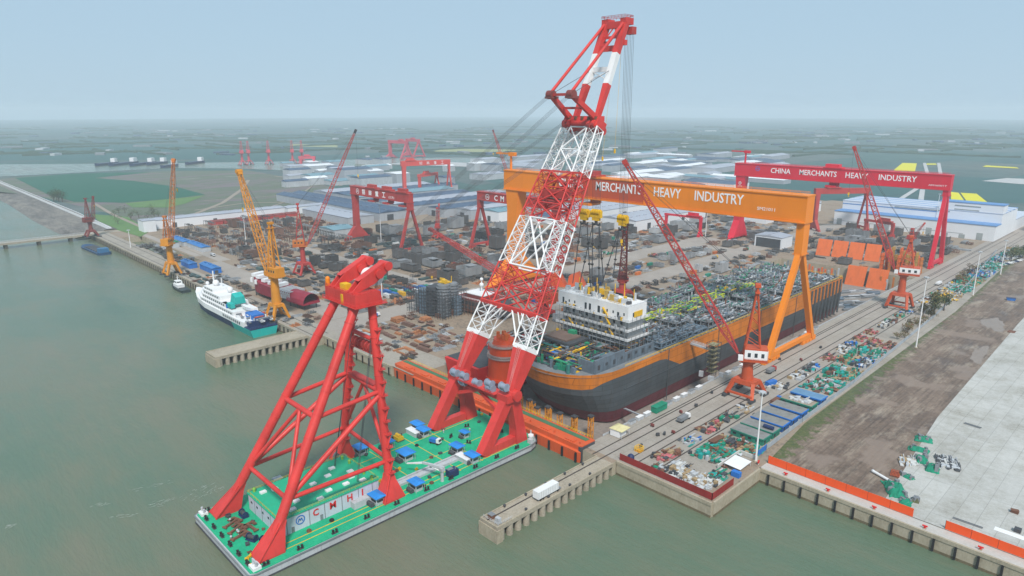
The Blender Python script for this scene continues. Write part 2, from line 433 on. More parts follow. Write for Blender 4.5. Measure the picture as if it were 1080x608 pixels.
def sheet(name, poly, z, mat, px=True):
    pts = [at(u, v, z) for u, v in poly] if px else [Vector((x, y, z)) for x, y in poly]
    n = len(pts); ar = sum(pts[i].x * pts[(i + 1) % n].y - pts[(i + 1) % n].x * pts[i].y for i in range(n))
    if ar < 0: pts = pts[::-1]
    me = bpy.data.meshes.new(name); me.from_pydata([tuple(p) for p in pts], [], [tuple(range(n))]); me.materials.append(mat)
    o = bpy.data.objects.new(name, me); col.objects.link(o)
    return tag(o, kind='structure')
RIVER = WATER
sheet('river', [(-160, 188), (0, 186.5), (100, 181.5), (180, 177.5), (250, 178), (300, 180), (360, 176), (480, 173), (560, 171), (560, 167), (480, 166.5), (400, 167.5), (330, 170), (262, 171), (180, 172.5), (0, 173.5), (-160, 175)], 0.4, RIVER)
CROP = ground_mat('crop_green', [(0.3, (0.012, 0.085, 0.058)), (0.7, (0.022, 0.12, 0.075))], (0.01, 0.05, 0.3))
LGRN = ground_mat('meadow_green', [(0.3, (0.07, 0.16, 0.06)), (0.7, (0.14, 0.22, 0.07))], (0.01, 0.05, 0.3))
MARSH = ground_mat('bare_field', [(0.30, (0.13, 0.105, 0.115)), (0.44, (0.17, 0.14, 0.145)), (0.52, (0.10, 0.13, 0.085)), (0.60, (0.16, 0.16, 0.13)), (0.68, (0.34, 0.33, 0.31))], (0.006, 0.02, 0.1), (0.5, 0.2), stretch=(1.6, 0.5, 1))
RAPE = ground_mat('rapeseed_yellow', [(0.3, (0.55, 0.50, 0.01)), (0.7, (0.68, 0.62, 0.02))], (0.01, 0.05, 0.3))
sheet('bare_field', [(-60, 196), (15, 187.5), (75, 184), (180, 180.5), (262, 180), (330, 192), (380, 206), (372, 222), (300, 228), (200, 234), (170, 238), (150, 236), (110, 224), (40, 207)], 0.15, MARSH)
sheet('crop_field', [(16, 188), (75, 183.8), (112, 182.6), (160, 181.6), (100, 188), (140, 191), (185, 197), (216, 205.5), (180, 210), (130, 214), (78, 213), (50, 205)], 0.35, CROP)
sheet('meadow', [(132, 214.5), (216, 206.5), (195, 215), (178, 219), (140, 219)], 0.5, LGRN)
sheet('meadow', [(97, 226), (135, 229), (158, 244), (148, 250), (108, 238)], 0.3, LGRN)
RAPEF = ground_mat('rapeseed_pale', [(0.3, (0.24, 0.26, 0.12)), (0.7, (0.32, 0.33, 0.16))], (0.01, 0.05, 0.3))
for poly in ([(1003, 214.5), (1019, 214.5), (1011, 203.5), (1003, 202.5)], [(1021, 214.5), (1044, 215.5), (1030, 204.5), (1013, 203.5)],
             [(942, 180), (965, 181), (967, 172.5), (952, 172)], [(975, 174), (988, 174), (987, 172.6), (978, 172.6)], [(1036, 176), (1075, 178), (1072, 176.6), (1040, 174.6)],
             [(770, 177.5), (782, 176.5), (781, 174.4), (772, 174.6)], [(305, 154.6), (356, 155.6), (356, 153.4), (308, 152.2)], [(455, 160), (540, 161), (545, 158), (470, 157)]):
    sheet('rapeseed_field', poly, 0.6, RAPE if poly[0][0] > 900 else RAPEF)
TFLD = ground_mat('teal_field', [(0.3, (0.025, 0.085, 0.088)), (0.7, (0.045, 0.115, 0.105))], (0.004, 0.02, 0.1))
sheet('crop_field', [(560, 178), (780, 182), (1000, 186), (1100, 190), (1100, 215), (1050, 214), (1006, 200), (870, 212), (800, 200)], 0.25, TFLD)
sheet('crop_field', [(-80, 170), (300, 168), (330, 158), (200, 152), (-80, 156)], 0.2, TFLD)
PALE = ground_mat('pale_strip', [(0.3, (0.34, 0.34, 0.33)), (0.7, (0.50, 0.50, 0.50))], (0.01, 0.05, 0.3))
for poly in ([(660, 178), (740, 180), (775, 186), (740, 188), (690, 183)], [(640, 171), (700, 173), (690, 175), (640, 174)], [(770, 186), (800, 190), (830, 191), (800, 187)],
             [(1035, 191), (1085, 195), (1085, 189), (1062, 188)], [(400, 173), (520, 177), (540, 174), (470, 171)]):
    sheet('flooded_field', poly, 0.7, PALE)
for (u0, v0, u1, v1, w) in ((945, 213, 975, 194, 4), (975, 172, 979, 186, 4), (990, 172, 992, 184, 4), (971, 213, 973, 200, 4)):
    p, q = at(u0, v0, 0.9), at(u1, v1, 0.9); d = (q - p).normalized(); n = Vector((-d.y, d.x, 0)) * w
    sheet('field_track', [(p + n)[:2], (q + n)[:2], (q - n)[:2], (p - n)[:2]], 0.9, PALE, False)

# dyke along the far quay: sloping bank, road, white parapet
BANK = ground_mat('river_bank', [(0.34, (0.05, 0.048, 0.046)), (0.48, (0.14, 0.13, 0.12)), (0.58, (0.22, 0.20, 0.175)), (0.7, (0.13, 0.14, 0.09))], (0.02, 0.08, 0.4), stretch=(0.4, 1.5, 1))
b = MB(); xs = [-6000, -2600, -1800, -1400, -1150, -1000, -934]
prof = lambda x: [(x, 176 + 5 * math.sin(x * .013), -6.4), (x, 192 + 3 * math.sin(x * .02), -3.0), (x, 199, -2.2), (x, 215.8, 0.9), (x, 226, 1.0), (x, 230, -0.2)]
b.loft([prof(x) for x in xs], 0, False, False)
tag(b.build('river_bank', BANK), kind='structure')
b = MB(); b.quad((-6000, 218, 1.05), (-940, 218, 1.05), (-940, 224, 1.05), (-6000, 224, 1.05))
tag(b.build('dyke_road', PALE), kind='structure')

# paved areas of the yard (sheets a few millimetres above each other)
PAVE = ground_mat('quay_paving', [(0.28, (0.17, 0.145, 0.12)), (0.45, (0.31, 0.275, 0.235)), (0.6, (0.37, 0.335, 0.295)), (0.78, (0.44, 0.41, 0.37))], (0.02, 0.09, 0.7), lines=(12, 9, 0.8, 0.15))
ROADM = ground_mat('yard_road_dust', [(0.28, (0.22, 0.19, 0.165)), (0.55, (0.34, 0.30, 0.265)), (0.78, (0.42, 0.385, 0.35))], (0.015, 0.08, 0.6))
PAVE2 = ground_mat('left_quay_paving', [(0.28, (0.17, 0.15, 0.125)), (0.55, (0.33, 0.295, 0.25)), (0.78, (0.41, 0.375, 0.33))], (0.02, 0.1, 0.7))
def rect(name, x0, y0, x1, y1, z, mat): return sheet(name, [(x0, y0), (x1, y0), (x1, y1), (x0, y1)], z, mat, False)
rect('quay_apron', -172, 209.2, -116, 1149, 0.02, PAVE)
rect('quay_apron', -935, 196.2, -386, 213, 0.02, PAVE2)
rect('quay_apron', -386, 204.2, -290, 232, 0.02, PAVE2)
rect('yard_road', -660, 226, -413, 246, 0.03, ROADM)
rect('yard_road', -800, 244, -660, 256, 0.03, ROADM)
rect('yard_road', -412, 213, -384, 700, 0.04, ROADM)
rect('yard_road', -345, 330, -322, 900, 0.03, ROADM)
rect('yard_road', -172, 660, -130, 1149, 0.03, ROADM)
rect('yard_road', -680, 330, -412, 341, 0.03, ROADM)
rect('yard_road', -384, 640, -345, 660, 0.03, ROADM)
rect('yard_road', -932, 236, -700, 243, 0.03, ROADM)
# right-hand side: mud between fence and slab, big concrete slab, quay strip
def mud_mat():
    m, nt, b = _new('wet_mud'); tc = nt.nodes.new('ShaderNodeTexCoord'); ob = tc.outputs['Object']
    def strch(sx, sy):
        mp = nt.nodes.new('ShaderNodeMapping'); mp.inputs['Scale'].default_value = (sx, sy, 1); nt.links.new(ob, mp.inputs[0]); return mp.outputs[0]
    n1 = _noise(nt, strch(1, .45), .05, 6, .7); n2 = _noise(nt, ob, .5, 5, .7); n3 = _noise(nt, strch(1, .3), .11, 6, .72); n4 = _noise(nt, ob, .22, 6, .75)
    c = _ramp(nt, n1.outputs[0], [(.3, (.095, .064, .047)), (.48, (.155, .11, .082)), (.6, (.205, .152, .118)), (.75, (.16, .118, .095))]).outputs[0]
    f = _ramp(nt, n2.outputs[0], [(.3, .72), (.7, 1.18)]); c = _mix(nt, 1.0, c, f.outputs[0], 'MULTIPLY')
    f = _ramp(nt, n3.outputs[0], [(.50, 0.0), (.66, .85)]); c = _mix(nt, f.outputs[0], c, (.33, .27, .21))
    f = _ramp(nt, n4.outputs[0], [(.58, 0.0), (.66, .55)]); c = _mix(nt, f.outputs[0], c, (.20, .155, .13))
    n5 = _noise(nt, strch(1, .035), 1.1, 4, .6); f = _ramp(nt, n5.outputs[0], [(.36, .62), (.5, 1.0), (.66, 1.12)]); c = _mix(nt, .8, c, f.outputs[0], 'MULTIPLY')
    n6 = _noise(nt, ob, .045, 3, .5); f = _ramp(nt, n6.outputs[0], [(.56, 0.0), (.62, .75)]); c = _mix(nt, f.outputs[0], c, (.235, .18, .145))
    sp = nt.nodes.new('ShaderNodeSeparateXYZ'); nt.links.new(ob, sp.inputs[0])
    # weeds grow along the fence: band that follows its slope, broken up by noise
    k = nt.nodes.new('ShaderNodeMath'); k.operation = 'MULTIPLY_ADD'; k.inputs[1].default_value = .034; nt.links.new(sp.outputs[1], k.inputs[0]); nt.links.new(sp.outputs[0], k.inputs[2])
    r = nt.nodes.new('ShaderNodeMapRange'); r.inputs[1].default_value = -107.0; r.inputs[2].default_value = -86.0; r.inputs[3].default_value = .36; r.inputs[4].default_value = -.25; nt.links.new(k.outputs[0], r.inputs[0])
    ad = nt.nodes.new('ShaderNodeMath'); ad.operation = 'ADD'; nt.links.new(r.outputs[0], ad.inputs[0]); nt.links.new(n4.outputs[0], ad.inputs[1])
    f = _ramp(nt, ad.outputs[0], [(.56, 0.0), (.66, .9)]); g2 = _ramp(nt, n2.outputs[0], [(.35, (.045, .07, .022)), (.6, (.095, .115, .035)), (.75, (.13, .105, .07))])
    c = _mix(nt, f.outputs[0], c, g2.outputs[0])
    nt.links.new(c, b.inputs['Base Color'])
    rr_ = _ramp(nt, n1.outputs[0], [(.35, .42), (.6, .9)]); nt.links.new(rr_.outputs[0], b.inputs['Roughness']); b.inputs['Specular IOR Level'].default_value = .3
    bp = nt.nodes.new('ShaderNodeBump'); bp.inputs['Strength'].default_value = .5; bp.inputs['Distance'].default_value = .4; nt.links.new(n2.outputs[0], bp.inputs['Height']); nt.links.new(bp.outputs[0], b.inputs['Normal'])
    return m
MUD = mud_mat()
SLAB = ground_mat('slab_concrete', [(0.34, (0.24, 0.225, 0.195)), (0.43, (0.36, 0.35, 0.315)), (0.53, (0.45, 0.445, 0.42)), (0.66, (0.53, 0.525, 0.50))], (0.04, 0.2, 1.3), (0.4, 0.25), lines=(6.5, 26.0, 0.70, 0.11))
STRIP = ground_mat('quay_strip_concrete', [(0.28, (0.34, 0.32, 0.29)), (0.6, (0.50, 0.48, 0.45)), (0.8, (0.58, 0.56, 0.53))], (0.04, 0.2, 1.0))
WEED = ground_mat('weedy_verge', [(0.3, (0.05, 0.075, 0.025)), (0.55, (0.085, 0.115, 0.035)), (0.75, (0.13, 0.105, 0.075))], (0.06, 0.25, 1.5))
sheet('mud_ground', [(-110, 252), (-66, 252), (-74, 351), (-80, 560), (-96, 1000), (-140, 1000), (-118, 560), (-115, 300)], 0.03, MUD, False)
sheet('concrete_slab', [(-66, 252), (300, 252), (300, 1400), (-96, 1400), (-80, 560), (-74, 351)], 0.25, SLAB, False)
sheet('quay_strip', [(-110, 246.1), (300, 246.1), (300, 252), (-110, 252)], 0.03, STRIP, False)
PUD = ground_mat('puddle_silt', [(0.3, (0.20, 0.15, 0.115)), (0.7, (0.27, 0.21, 0.165))], (0.1, 0.3, 1.0), rough=0.25)
PALM = ground_mat('dry_silt', [(0.3, (0.22, 0.18, 0.145)), (0.7, (0.34, 0.29, 0.24))], (0.1, 0.3, 1.0))
def blob(name, u, v, a, bb, rot, z, mat, n=26, rough=0.22, seed=0):
    rr = random.Random(seed + int(u * 7 + v)); c = at(u, v); ph = [rr.uniform(0, 6.3) for _ in range(4)]
    pts = []
    for k in range(n):
        t = 2 * math.pi * k / n; q = 1 + rough * (math.sin(2 * t + ph[0]) + 0.7 * math.sin(3 * t + ph[1]) + 0.5 * math.sin(5 * t + ph[2]) + 0.4 * math.sin(9 * t + ph[3]))
        x, y = a * q * math.cos(t), bb * q * math.sin(t)
        pts.append((c.x + x * math.cos(rot) - y * math.sin(rot), c.y + x * math.sin(rot) + y * math.cos(rot)))
    return sheet(name, pts, z, mat, False)
blob('puddle', 1048, 342, 6, 18, 0.1, 0.06, PUD)
blob('puddle', 1033, 374, 4, 16, 0.1, 0.06, PUD); blob('puddle', 1050, 345, 3, 9, 0.6, 0.07, PUD, seed=5)
# tyre tracks over the bare field beyond the left yard
for k, pl in enumerate(([(215, 212), (300, 206), (372, 204)], [(205, 222), (260, 214), (350, 213)], [(190, 232), (235, 214), (255, 200), (262, 190)], [(262, 226), (310, 210), (330, 196)], [(150, 240), (118, 226), (100, 215)], [(360, 196), (330, 190), (290, 186)])):
    P = [at(u, v, .28 + .02 * k) for u, v in pl]
    for p, q in zip(P, P[1:]):
        d = (q - p).normalized(); n = Vector((-d.y, d.x, 0)) * (1.6 + k % 3)
        sheet('field_track', [(p + n)[:2], (q + n)[:2], (q - n)[:2], (p - n)[:2]], .28 + .02 * k, PALM, False)
# wisps of foam on the current beside the barge
FOAM = paint('foam_white', (.34, .37, .33), .9, .1, 1.0, 0.0)
def foam_wisps():
    b = MB(); r = random.Random(6)
    for (u0, v0, u1, v1) in ((118, 545, 146, 543), (135, 518, 178, 508), (165, 531, 186, 524), (190, 526, 222, 510), (205, 528, 232, 512), (214, 524, 236, 514), (8, 557, 16, 553), (98, 534, 112, 530), (160, 534, 172, 532)):
        for k in range(16):
            t = r.random(); p = at(u0 + (u1 - u0) * t + r.uniform(-4, 4), v0 + (v1 - v0) * t + r.uniform(-1.6, 1.6), -5.96); q = at(u1, v1, -5.96) - at(u0, v0, -5.96); q = q.normalized() * r.uniform(.3, 1.5); w = Vector((-q.y, q.x, 0)).normalized() * r.uniform(.03, .13)
            m_ = q * r.uniform(.3, .6) + w * r.uniform(-1, 1); b.add([p - q, p - q * .3 - w + m_ * .1, p + q, p + q * .2 + w + m_ * .1], [(0, 1, 2, 3)])
    return tag(b.build('foam', FOAM), kind='stuff')
foam_wisps()

# crane rails: dark steel strips let into the paving
RAILM = paint('rail_steel', (0.05, 0.04, 0.035), 0.6, 0.2, 0.3, 0.3)
for x, y0, y1 in ((-164.4, 206, 1000), (-159.6, 142, 1000), (-151.2, 214, 1000), (-147.0, 214, 1000), (-138.0, 214, 1000), (-166.0, 250, 1000)):
    b = MB(); b.ab((x - 0.28, y0, 0.0), (x + 0.28, y1, 0.09)); tag(b.build('crane_rail', RAILM), kind='structure')
for y in (199.0, 208.0):
    b = MB(); b.ab((-925, y - 0.28, 0.0), (-388, y + 0.28, 0.09)); tag(b.build('crane_rail', RAILM), kind='structure')
# worn pale strips beside the rails
for x, w in ((-162, 1.4), (-149, 1.3)):
    rect('worn_track', x - w, 214, x + w, 1000, 0.035, ROADM)

# ------------------------------------------------------------------ haze: the air itself
def build_haze(density=0.00014, colr=(0.84, 0.93, 0.99)):
    b = MB(); b.ab((-15200, -3200, -17.0), (4200, 15200, 215.0))
    m = bpy.data.materials.new('haze_air'); m.use_nodes = True; nt = m.node_tree; nt.nodes.clear()
    o = nt.nodes.new('ShaderNodeOutputMaterial'); v = nt.nodes.new('ShaderNodeVolumePrincipled')
    v.inputs['Density'].default_value = density; v.inputs['Color'].default_value = (*colr, 1); v.inputs['Anisotropy'].default_value = 0.0
    nt.links.new(v.outputs[0], o.inputs['Volume'])
    return tag(b.build('haze', m), kind='stuff')
build_haze()
# ------------------------------------------------------------------ lettering fitted to a given box
def fit_text(name, txt, mat, parent, centre, xdir, ydir, width, height, depth=0.08, bold=0.0):
    me = text_mb(txt, 1.0, depth, 1.0, bold); me.materials.clear(); me.materials.append(mat)
    xs = [v.co.x for v in me.vertices]; ys = [v.co.y for v in me.vertices]
    cx, cy = (min(xs) + max(xs)) / 2, (min(ys) + max(ys)) / 2
    sx, sy = width / (max(xs) - min(xs)), height / (max(ys) - min(ys))
    X, Y = Vector(xdir).normalized(), Vector(ydir).normalized(); Z = X.cross(Y)
    M = Matrix((X, Y, Z)).transposed().to_4x4()
    me.transform(Matrix.Translation(Vector(centre)) @ M @ Matrix.Diagonal((sx, sy, 1, 1)) @ Matrix.Translation((-cx, -cy, 0)))
    o = bpy.data.objects.new(name, me); col.objects.link(o)
    if parent is not None: o.parent = parent
    return o
LANDMARKS = []          # (phrase, x, y)
def mark(phrase, x, y): LANDMARKS.append((phrase, x, y))

# ------------------------------------------------------------------ goliath (gantry) cranes
def gantry(name, label, loc, span, H, bh, bw, mat, leg_w, foot, rz=0.0, group=None, detail=True, trolleys=(0.35,), jib=False, hinge=None, leg_t=3.2, dark=None, rigid_both=False):
    t = thing(name, label, 'gantry crane', loc, rz, group)
    dark = dark or mat
    hz = H - bh if hinge is None else hinge
    b = MB(); over = leg_w * 0.35
    b.ab((-leg_w / 2 - over, -bw / 2, H - bh), (span + leg_t * 0.9, bw / 2, H))
    if detail:
        b.ab((-leg_w / 2 - over - .2, -bw / 2 - 0.5, H - 0.6), (span + leg_t * 0.9 + .2, bw / 2 + 0.5, H + 0.15))
        b.ab((-leg_w / 2 - over, -bw / 2 - 0.9, H - bh + 0.2), (span + leg_t * 0.9, -bw / 2, H - bh + 0.9))
        b.ab((-leg_w / 2 - over, bw / 2, H - bh + 0.2), (span + leg_t * 0.9, bw / 2 + 0.9, H - bh + 0.9))
    b.build('beam', mat, t)
    if detail:
        b = MB()
        for s in (-1, 1): b.rail([(-leg_w / 2, s * (bw / 2 + .4), H + .15), (span, s * (bw / 2 + .4), H + .15)], 1.2, 0.08, 6)
        b.rail([(-leg_w / 2, -bw / 2 - .8, H - bh + .9), (span, -bw / 2 - .8, H - bh + .9)], 1.2, 0.08, 6)
        b.build('walkway_rail', mat, t)
    def rigid(x):
        b = MB(); z1 = H - bh
        b.loft([[(x - leg_w * k / 2, -w / 2, z), (x + leg_w * k / 2, -w / 2, z), (x + leg_w * k / 2, w / 2, z), (x - leg_w * k / 2, w / 2, z)]
                for z, w, k in ((2.6, foot * 1.9, 0.75), (5.0, foot * 1.7, 0.85), (z1 * 0.30, bw * 1.15, 0.9), (z1 * 0.8, bw * 1.0, 1.0), (z1 - .01, bw * 1.02, 1.25))])
        return b.build('rigid_leg', mat, t)
    def bogies(x):
        for s in (-1, 1):
            b = MB(); y = s * foot * 0.86
            for k in range(4): b.ab((x - 1.3, y - foot * .34 + k * foot * .17, 0.1), (x + 1.3, y - foot * .34 + k * foot * .17 + foot * .13, 1.7))
            b.ab((x - 1.0, y - foot * .32, 1.5), (x + 1.0, y + foot * .32, 2.7))
            b.build('bogie', dark, t)
    rigid(0); bogies(0)
    if rigid_both: rigid(span); bogies(span)
    else:
        for s in (-1, 1):
            b = MB()
            b.bar((span, s * foot, 2.5), (span, s * leg_t * 0.55, hz - 3), leg_t, leg_t, 0, leg_t * 0.95, leg_t * 0.95)
            b.build('shear_leg', mat, t)
        b = MB(); b.ab((span - leg_t * .7, -leg_t * 1.2, hz - 5), (span + leg_t * .7, leg_t * 1.2, H - bh - .02), 0)
        if detail:
            b.rail([(span - 3, -4, hz - 5), (span + 3, -4, hz - 5), (span + 3, 4, hz - 5), (span - 3, 4, hz - 5)], 1.2, .07, 3, 0, True)
        b.build('hinge_block', dark, t)
        b = MB(); b.ab((span - leg_t * .38, -foot, 2.75), (span + leg_t * .38, foot, 2.75 + leg_t * .8)); b.build('sill_beam', mat, t)
        bogies(span)
    for k, f in enumerate(trolleys):
        b = MB(); x = span * f
        b.ab((x - 9, -bw / 2 - 1, H + .2), (x + 9, bw / 2 + 1, H + 1.4)); b.ab((x - 7.5, -bw / 2 + .5, H + 1.4), (x + 6, bw / 2 - .5, H + 4.2))
        tr = b.build('trolley', dark, t)
        if detail:
            c = MB()
            c.ab((x - 5, (bw / 2 + 1.6) - .5, H - bh - 3.5), (x + 5, (bw / 2 + 1.6) + .5, H + .6))
            c.ab((x - 5, -bw / 2 - 1.2, H - bh - 4.6), (x + 5, bw / 2 + 1.2, H - bh - 3.0)); c.build('lower_frame', dark, tr)
    if jib:
        b = MB(); jx = jib if isinstance(jib, (int, float)) and jib is not True else 0
        b.tube((jx, 0, H), (jx, 0, H + 12), 1.0, 10); b.ab((jx - 1.6, -1.6, H + 11), (jx + 5, 1.6, H + 14)); b.ab((jx - 17, -.8, H + 12.2), (jx + 2, .8, H + 13.4))
        b.build('service_jib', mat, t)
    return t
WTXT = paint('lettering_white', (0.82, 0.82, 0.82), 0.5, 0.05, 0.2, 0.05)

og = gantry('gantry_crane', 'huge orange goliath gantry crane lettered MERCHANTS HEAVY INDUSTRY spanning the dry dock', 'gantry crane' and (-401, 392, 0), 237, 94, 16, 10, ORG, 11, 29, trolleys=(0.33,), jib=-6, hinge=64, leg_t=3.2, dark=ORG)
for ch in og.children:
    if ch.name.startswith('trolley'): ch.data.materials[0] = CRED
b = MB(); b.ab((-352 + 401, -5.05, 79.1), (-272 + 401, -5.0, 93.3)); b.build('repainted_web', paint('repaint_red', (.50, .072, .02), .5, .15, .05, .3), og)
for txt, x0, x1 in (('CHINA', -349.6, -325.3), ('MERCHANTS', -313.6, -274.1), ('HEAVY', -263.9, -243.1), ('INDUSTRY', -232.9, -199.3)):
    fit_text('lettering', txt, WTXT, og, ((x0 + x1) / 2 + 401, -5.12, 88.3), (1, 0, 0), (0, 0, 1), x1 - x0, 6.3, 0.06, 0.012)
fit_text('small_lettering', 'SM21011', WTXT, og, (-184.9 + 401, -5.07, 84.3), (1, 0, 0), (0, 0, 1), 11, 1.9, 0.06, 0.0)
mark('the orange goliath gantry\'s twin legs', -165, 392); mark('the orange gantry\'s far foot', -401, 392)

rg = gantry('gantry_crane', 'crimson goliath gantry crane lettered CHINA MERCHANTS HEAVY INDUSTRY at the dock head', 'gantry' and (-375, 720, 0), 201, 84.5, 14, 8, CRIM, 9, 17, trolleys=(0.49,), jib=2, hinge=70, leg_t=3.3)
for txt, x0, x1 in (('CHINA', -340.7, -319), ('MERCHANTS', -309.5, -271.7), ('HEAVY', -263.1, -241.8), ('INDUSTRY', -232.1, -198.9)):
    fit_text('lettering', txt, WTXT, rg, ((x0 + x1) / 2 + 375, -4.07, 78.9), (1, 0, 0), (0, 0, 1), x1 - x0, 5.4, 0.06, 0.012)
fit_text('small_lettering', 'AM16001T', WTXT, rg, (-181.3 + 375, -4.07, 74.6), (1, 0, 0), (0, 0, 1), 15, 1.5, 0.06, 0.0)
def emblem(parent, c, xd, yd, r, mat, name='emblem'):
    """Ring with a peaked M inside."""
    X, Y = Vector(xd), Vector(yd); c = Vector(c); b = MB(); n = 28
    N = X.cross(Y)
    for off in (0.0,):
        vs = []
        for k in range(n):
            t = 2 * math.pi * k / n; e = X * math.cos(t) + Y * math.sin(t)
            vs += [c + e * r, c + e * r * 0.8]
        b.add([v + N * .05 for v in vs], [(2 * k, (2 * k + 2) % (2 * n), (2 * k + 3) % (2 * n), 2 * k + 1) for k in range(n)])
    pts = [(-.52, -.4), (-.24, .34), (0, -.12), (.24, .34), (.52, -.4)]
    for (x0, y0), (x1, y1) in zip(pts, pts[1:]):
        p, q = c + (X * x0 + Y * y0) * r, c + (X * x1 + Y * y1) * r; d = (q - p).normalized(); s = d.cross(N) * r * .1
        b.add([v + N * .06 for v in (p - s, q - s, q + s, p + s)], [(0, 1, 2, 3)])
    return b.build(name, mat, parent)
emblem(rg, (19.3, -4.05, 79.9), (1, 0, 0), (0, 0, 1), 2.6, BLU)
emblem(rg, (0, -4.2, 63), (1, 0, 0), (0, 0, 1), 1.8, WTXT)
fit_text('small_lettering', 'CMHI', WTXT, rg, (0, -4.2, 59.6), (1, 0, 0), (0, 0, 1), 5, 1.3, 0.06)
mark('the crimson goliath gantry\'s twin legs', -174, 722); mark('the crimson gantry\'s wide foot', -375, 725)

g3 = gantry('gantry_crane', 'red gantry crane with four white Chinese characters over the left yard', '' or (-672, 405, 0), 104, 60, 9.5, 5, CRED, 6.5, 14, trolleys=(0.35, 0.62, 0.9), leg_t=2.6, hinge=48)
for k, ch in enumerate('招商重工'):
    fit_text('lettering', ch, WTXT, g3, (22 + k * 13, -2.56, 55.2), (1, 0, 0), (0, 0, 1), 6.0, 5.8, 0.06, 0.03)
fit_text('small_lettering', '(江苏)', WTXT, g3, (75, -2.56, 53.6), (1, 0, 0), (0, 0, 1), 10, 3, 0.06, 0.0)
emblem(g3, (10, -2.55, 55), (1, 0, 0), (0, 0, 1), 3.0, WTXT)
mark('the red gantry\'s splayed legs', -570, 397); mark('the red gantry\'s thick leg', -672, 405)
g4 = gantry('gantry_crane', 'red gantry crane lettered CMHI standing behind the tall white boom', 'g' and (-433, 476, 0), 108, 59, 9, 5, CRED, 6, 14, rz=math.pi, trolleys=(0.5,), leg_t=2.6, hinge=47)
for k, ch in enumerate('CMHI'):
    fit_text('lettering', ch, WTXT, g4, (108 - 27 - k * 9.5, 2.56, 54.4), (-1, 0, 0), (0, 0, 1), (1.4 if ch == 'I' else 5.0), 5.6, 0.06, 0.02)
emblem(g4, (108 - 14, 2.55, 54.4), (-1, 0, 0), (0, 0, 1), 3.0, WTXT)
mark('the CMHI gantry\'s splayed legs', -542, 476)
p0, p1 = at(427, 207), at(474, 204)
PINKR = paint('pale_coral', (0.62, 0.065, 0.05), 0.6, 0.15, 0.03, 0.2)
g5 = gantry('gantry_crane', 'far coral gantry crane with white marks along its beam beyond the blue roofs', 'c' and p0, (p1 - p0).length, 59, 8.5, 5, PINKR, 6, 12, rz=math.atan2(p1.y - p0.y, p1.x - p0.x), detail=False, trolleys=(0.15,), leg_t=2.2, hinge=47)
L5 = (p1 - p0).length
for k, ch in enumerate('招商重工'): fit_text('lettering', ch, WTXT, g5, (L5 * (.36 + .16 * k), -2.56, 54.6), (1, 0, 0), (0, 0, 1), 5, 5, 0.06)
def quick_gantry(label, u0, v0, u1, v1, vt, bh, mat, group=None, **k):
    p, q = at(u0, v0), at(u1, v1); L = (q - p).length
    return gantry('gantry_crane', label, p, L, height_at(vt, p), bh, k.pop('bw', 4), mat, k.pop('leg_w', 4), k.pop('foot', 8), rz=math.atan2(q.y - p.y, q.x - p.x), detail=False, leg_t=k.pop('leg_t', 2.0), group=group, **k)
quick_gantry('small coral gantry crane seen under the far coral gantry', 443, 206, 461, 203, 184, 5, PINKR, trolleys=(0.4,))
FARP = paint('far_pink', (0.58, 0.07, 0.10), 0.6, 0.15, 0.03, 0.2)
quick_gantry('pink shipyard gantry crane on the far river bank', 412, 167, 429, 168, 148, 9, FARP, bw=9, leg_w=6, foot=24, leg_t=4, trolleys=(0.7,))
quick_gantry('second pink gantry crane behind the first on the far river bank', 430, 165, 442, 166, 146.5, 8, FARP, bw=8, leg_w=5, foot=22, leg_t=4, trolleys=(0.5,))
g8 = quick_gantry('dusky red portal gantry with white characters before the long white hall', 858, 243, 909, 242, 199, 6.5, CRED, bw=5, leg_w=4.5, foot=11, leg_t=2.0, trolleys=(0.3,))
quick_gantry('low crimson goods gantry behind the orange gantry beam', 702, 245, 738, 250, 225, 2.2, CRIM, bw=2.4, leg_w=2.8, foot=4, leg_t=2.0, trolleys=(0.8,), rigid_both=True)
quick_gantry('small dusty red goods gantry near the white hall\'s wall', 912, 247, 940, 252, 231, 2.6, CRED, bw=2.5, leg_w=3, foot=4, leg_t=1.6, trolleys=(0.7,), rigid_both=True)
quick_gantry('distant pale red gantry at the far end of the shed rows', 318, 178, 332, 178, 165, 6, FARP, bw=6, leg_w=6, foot=14, leg_t=4, trolleys=(0.5,))

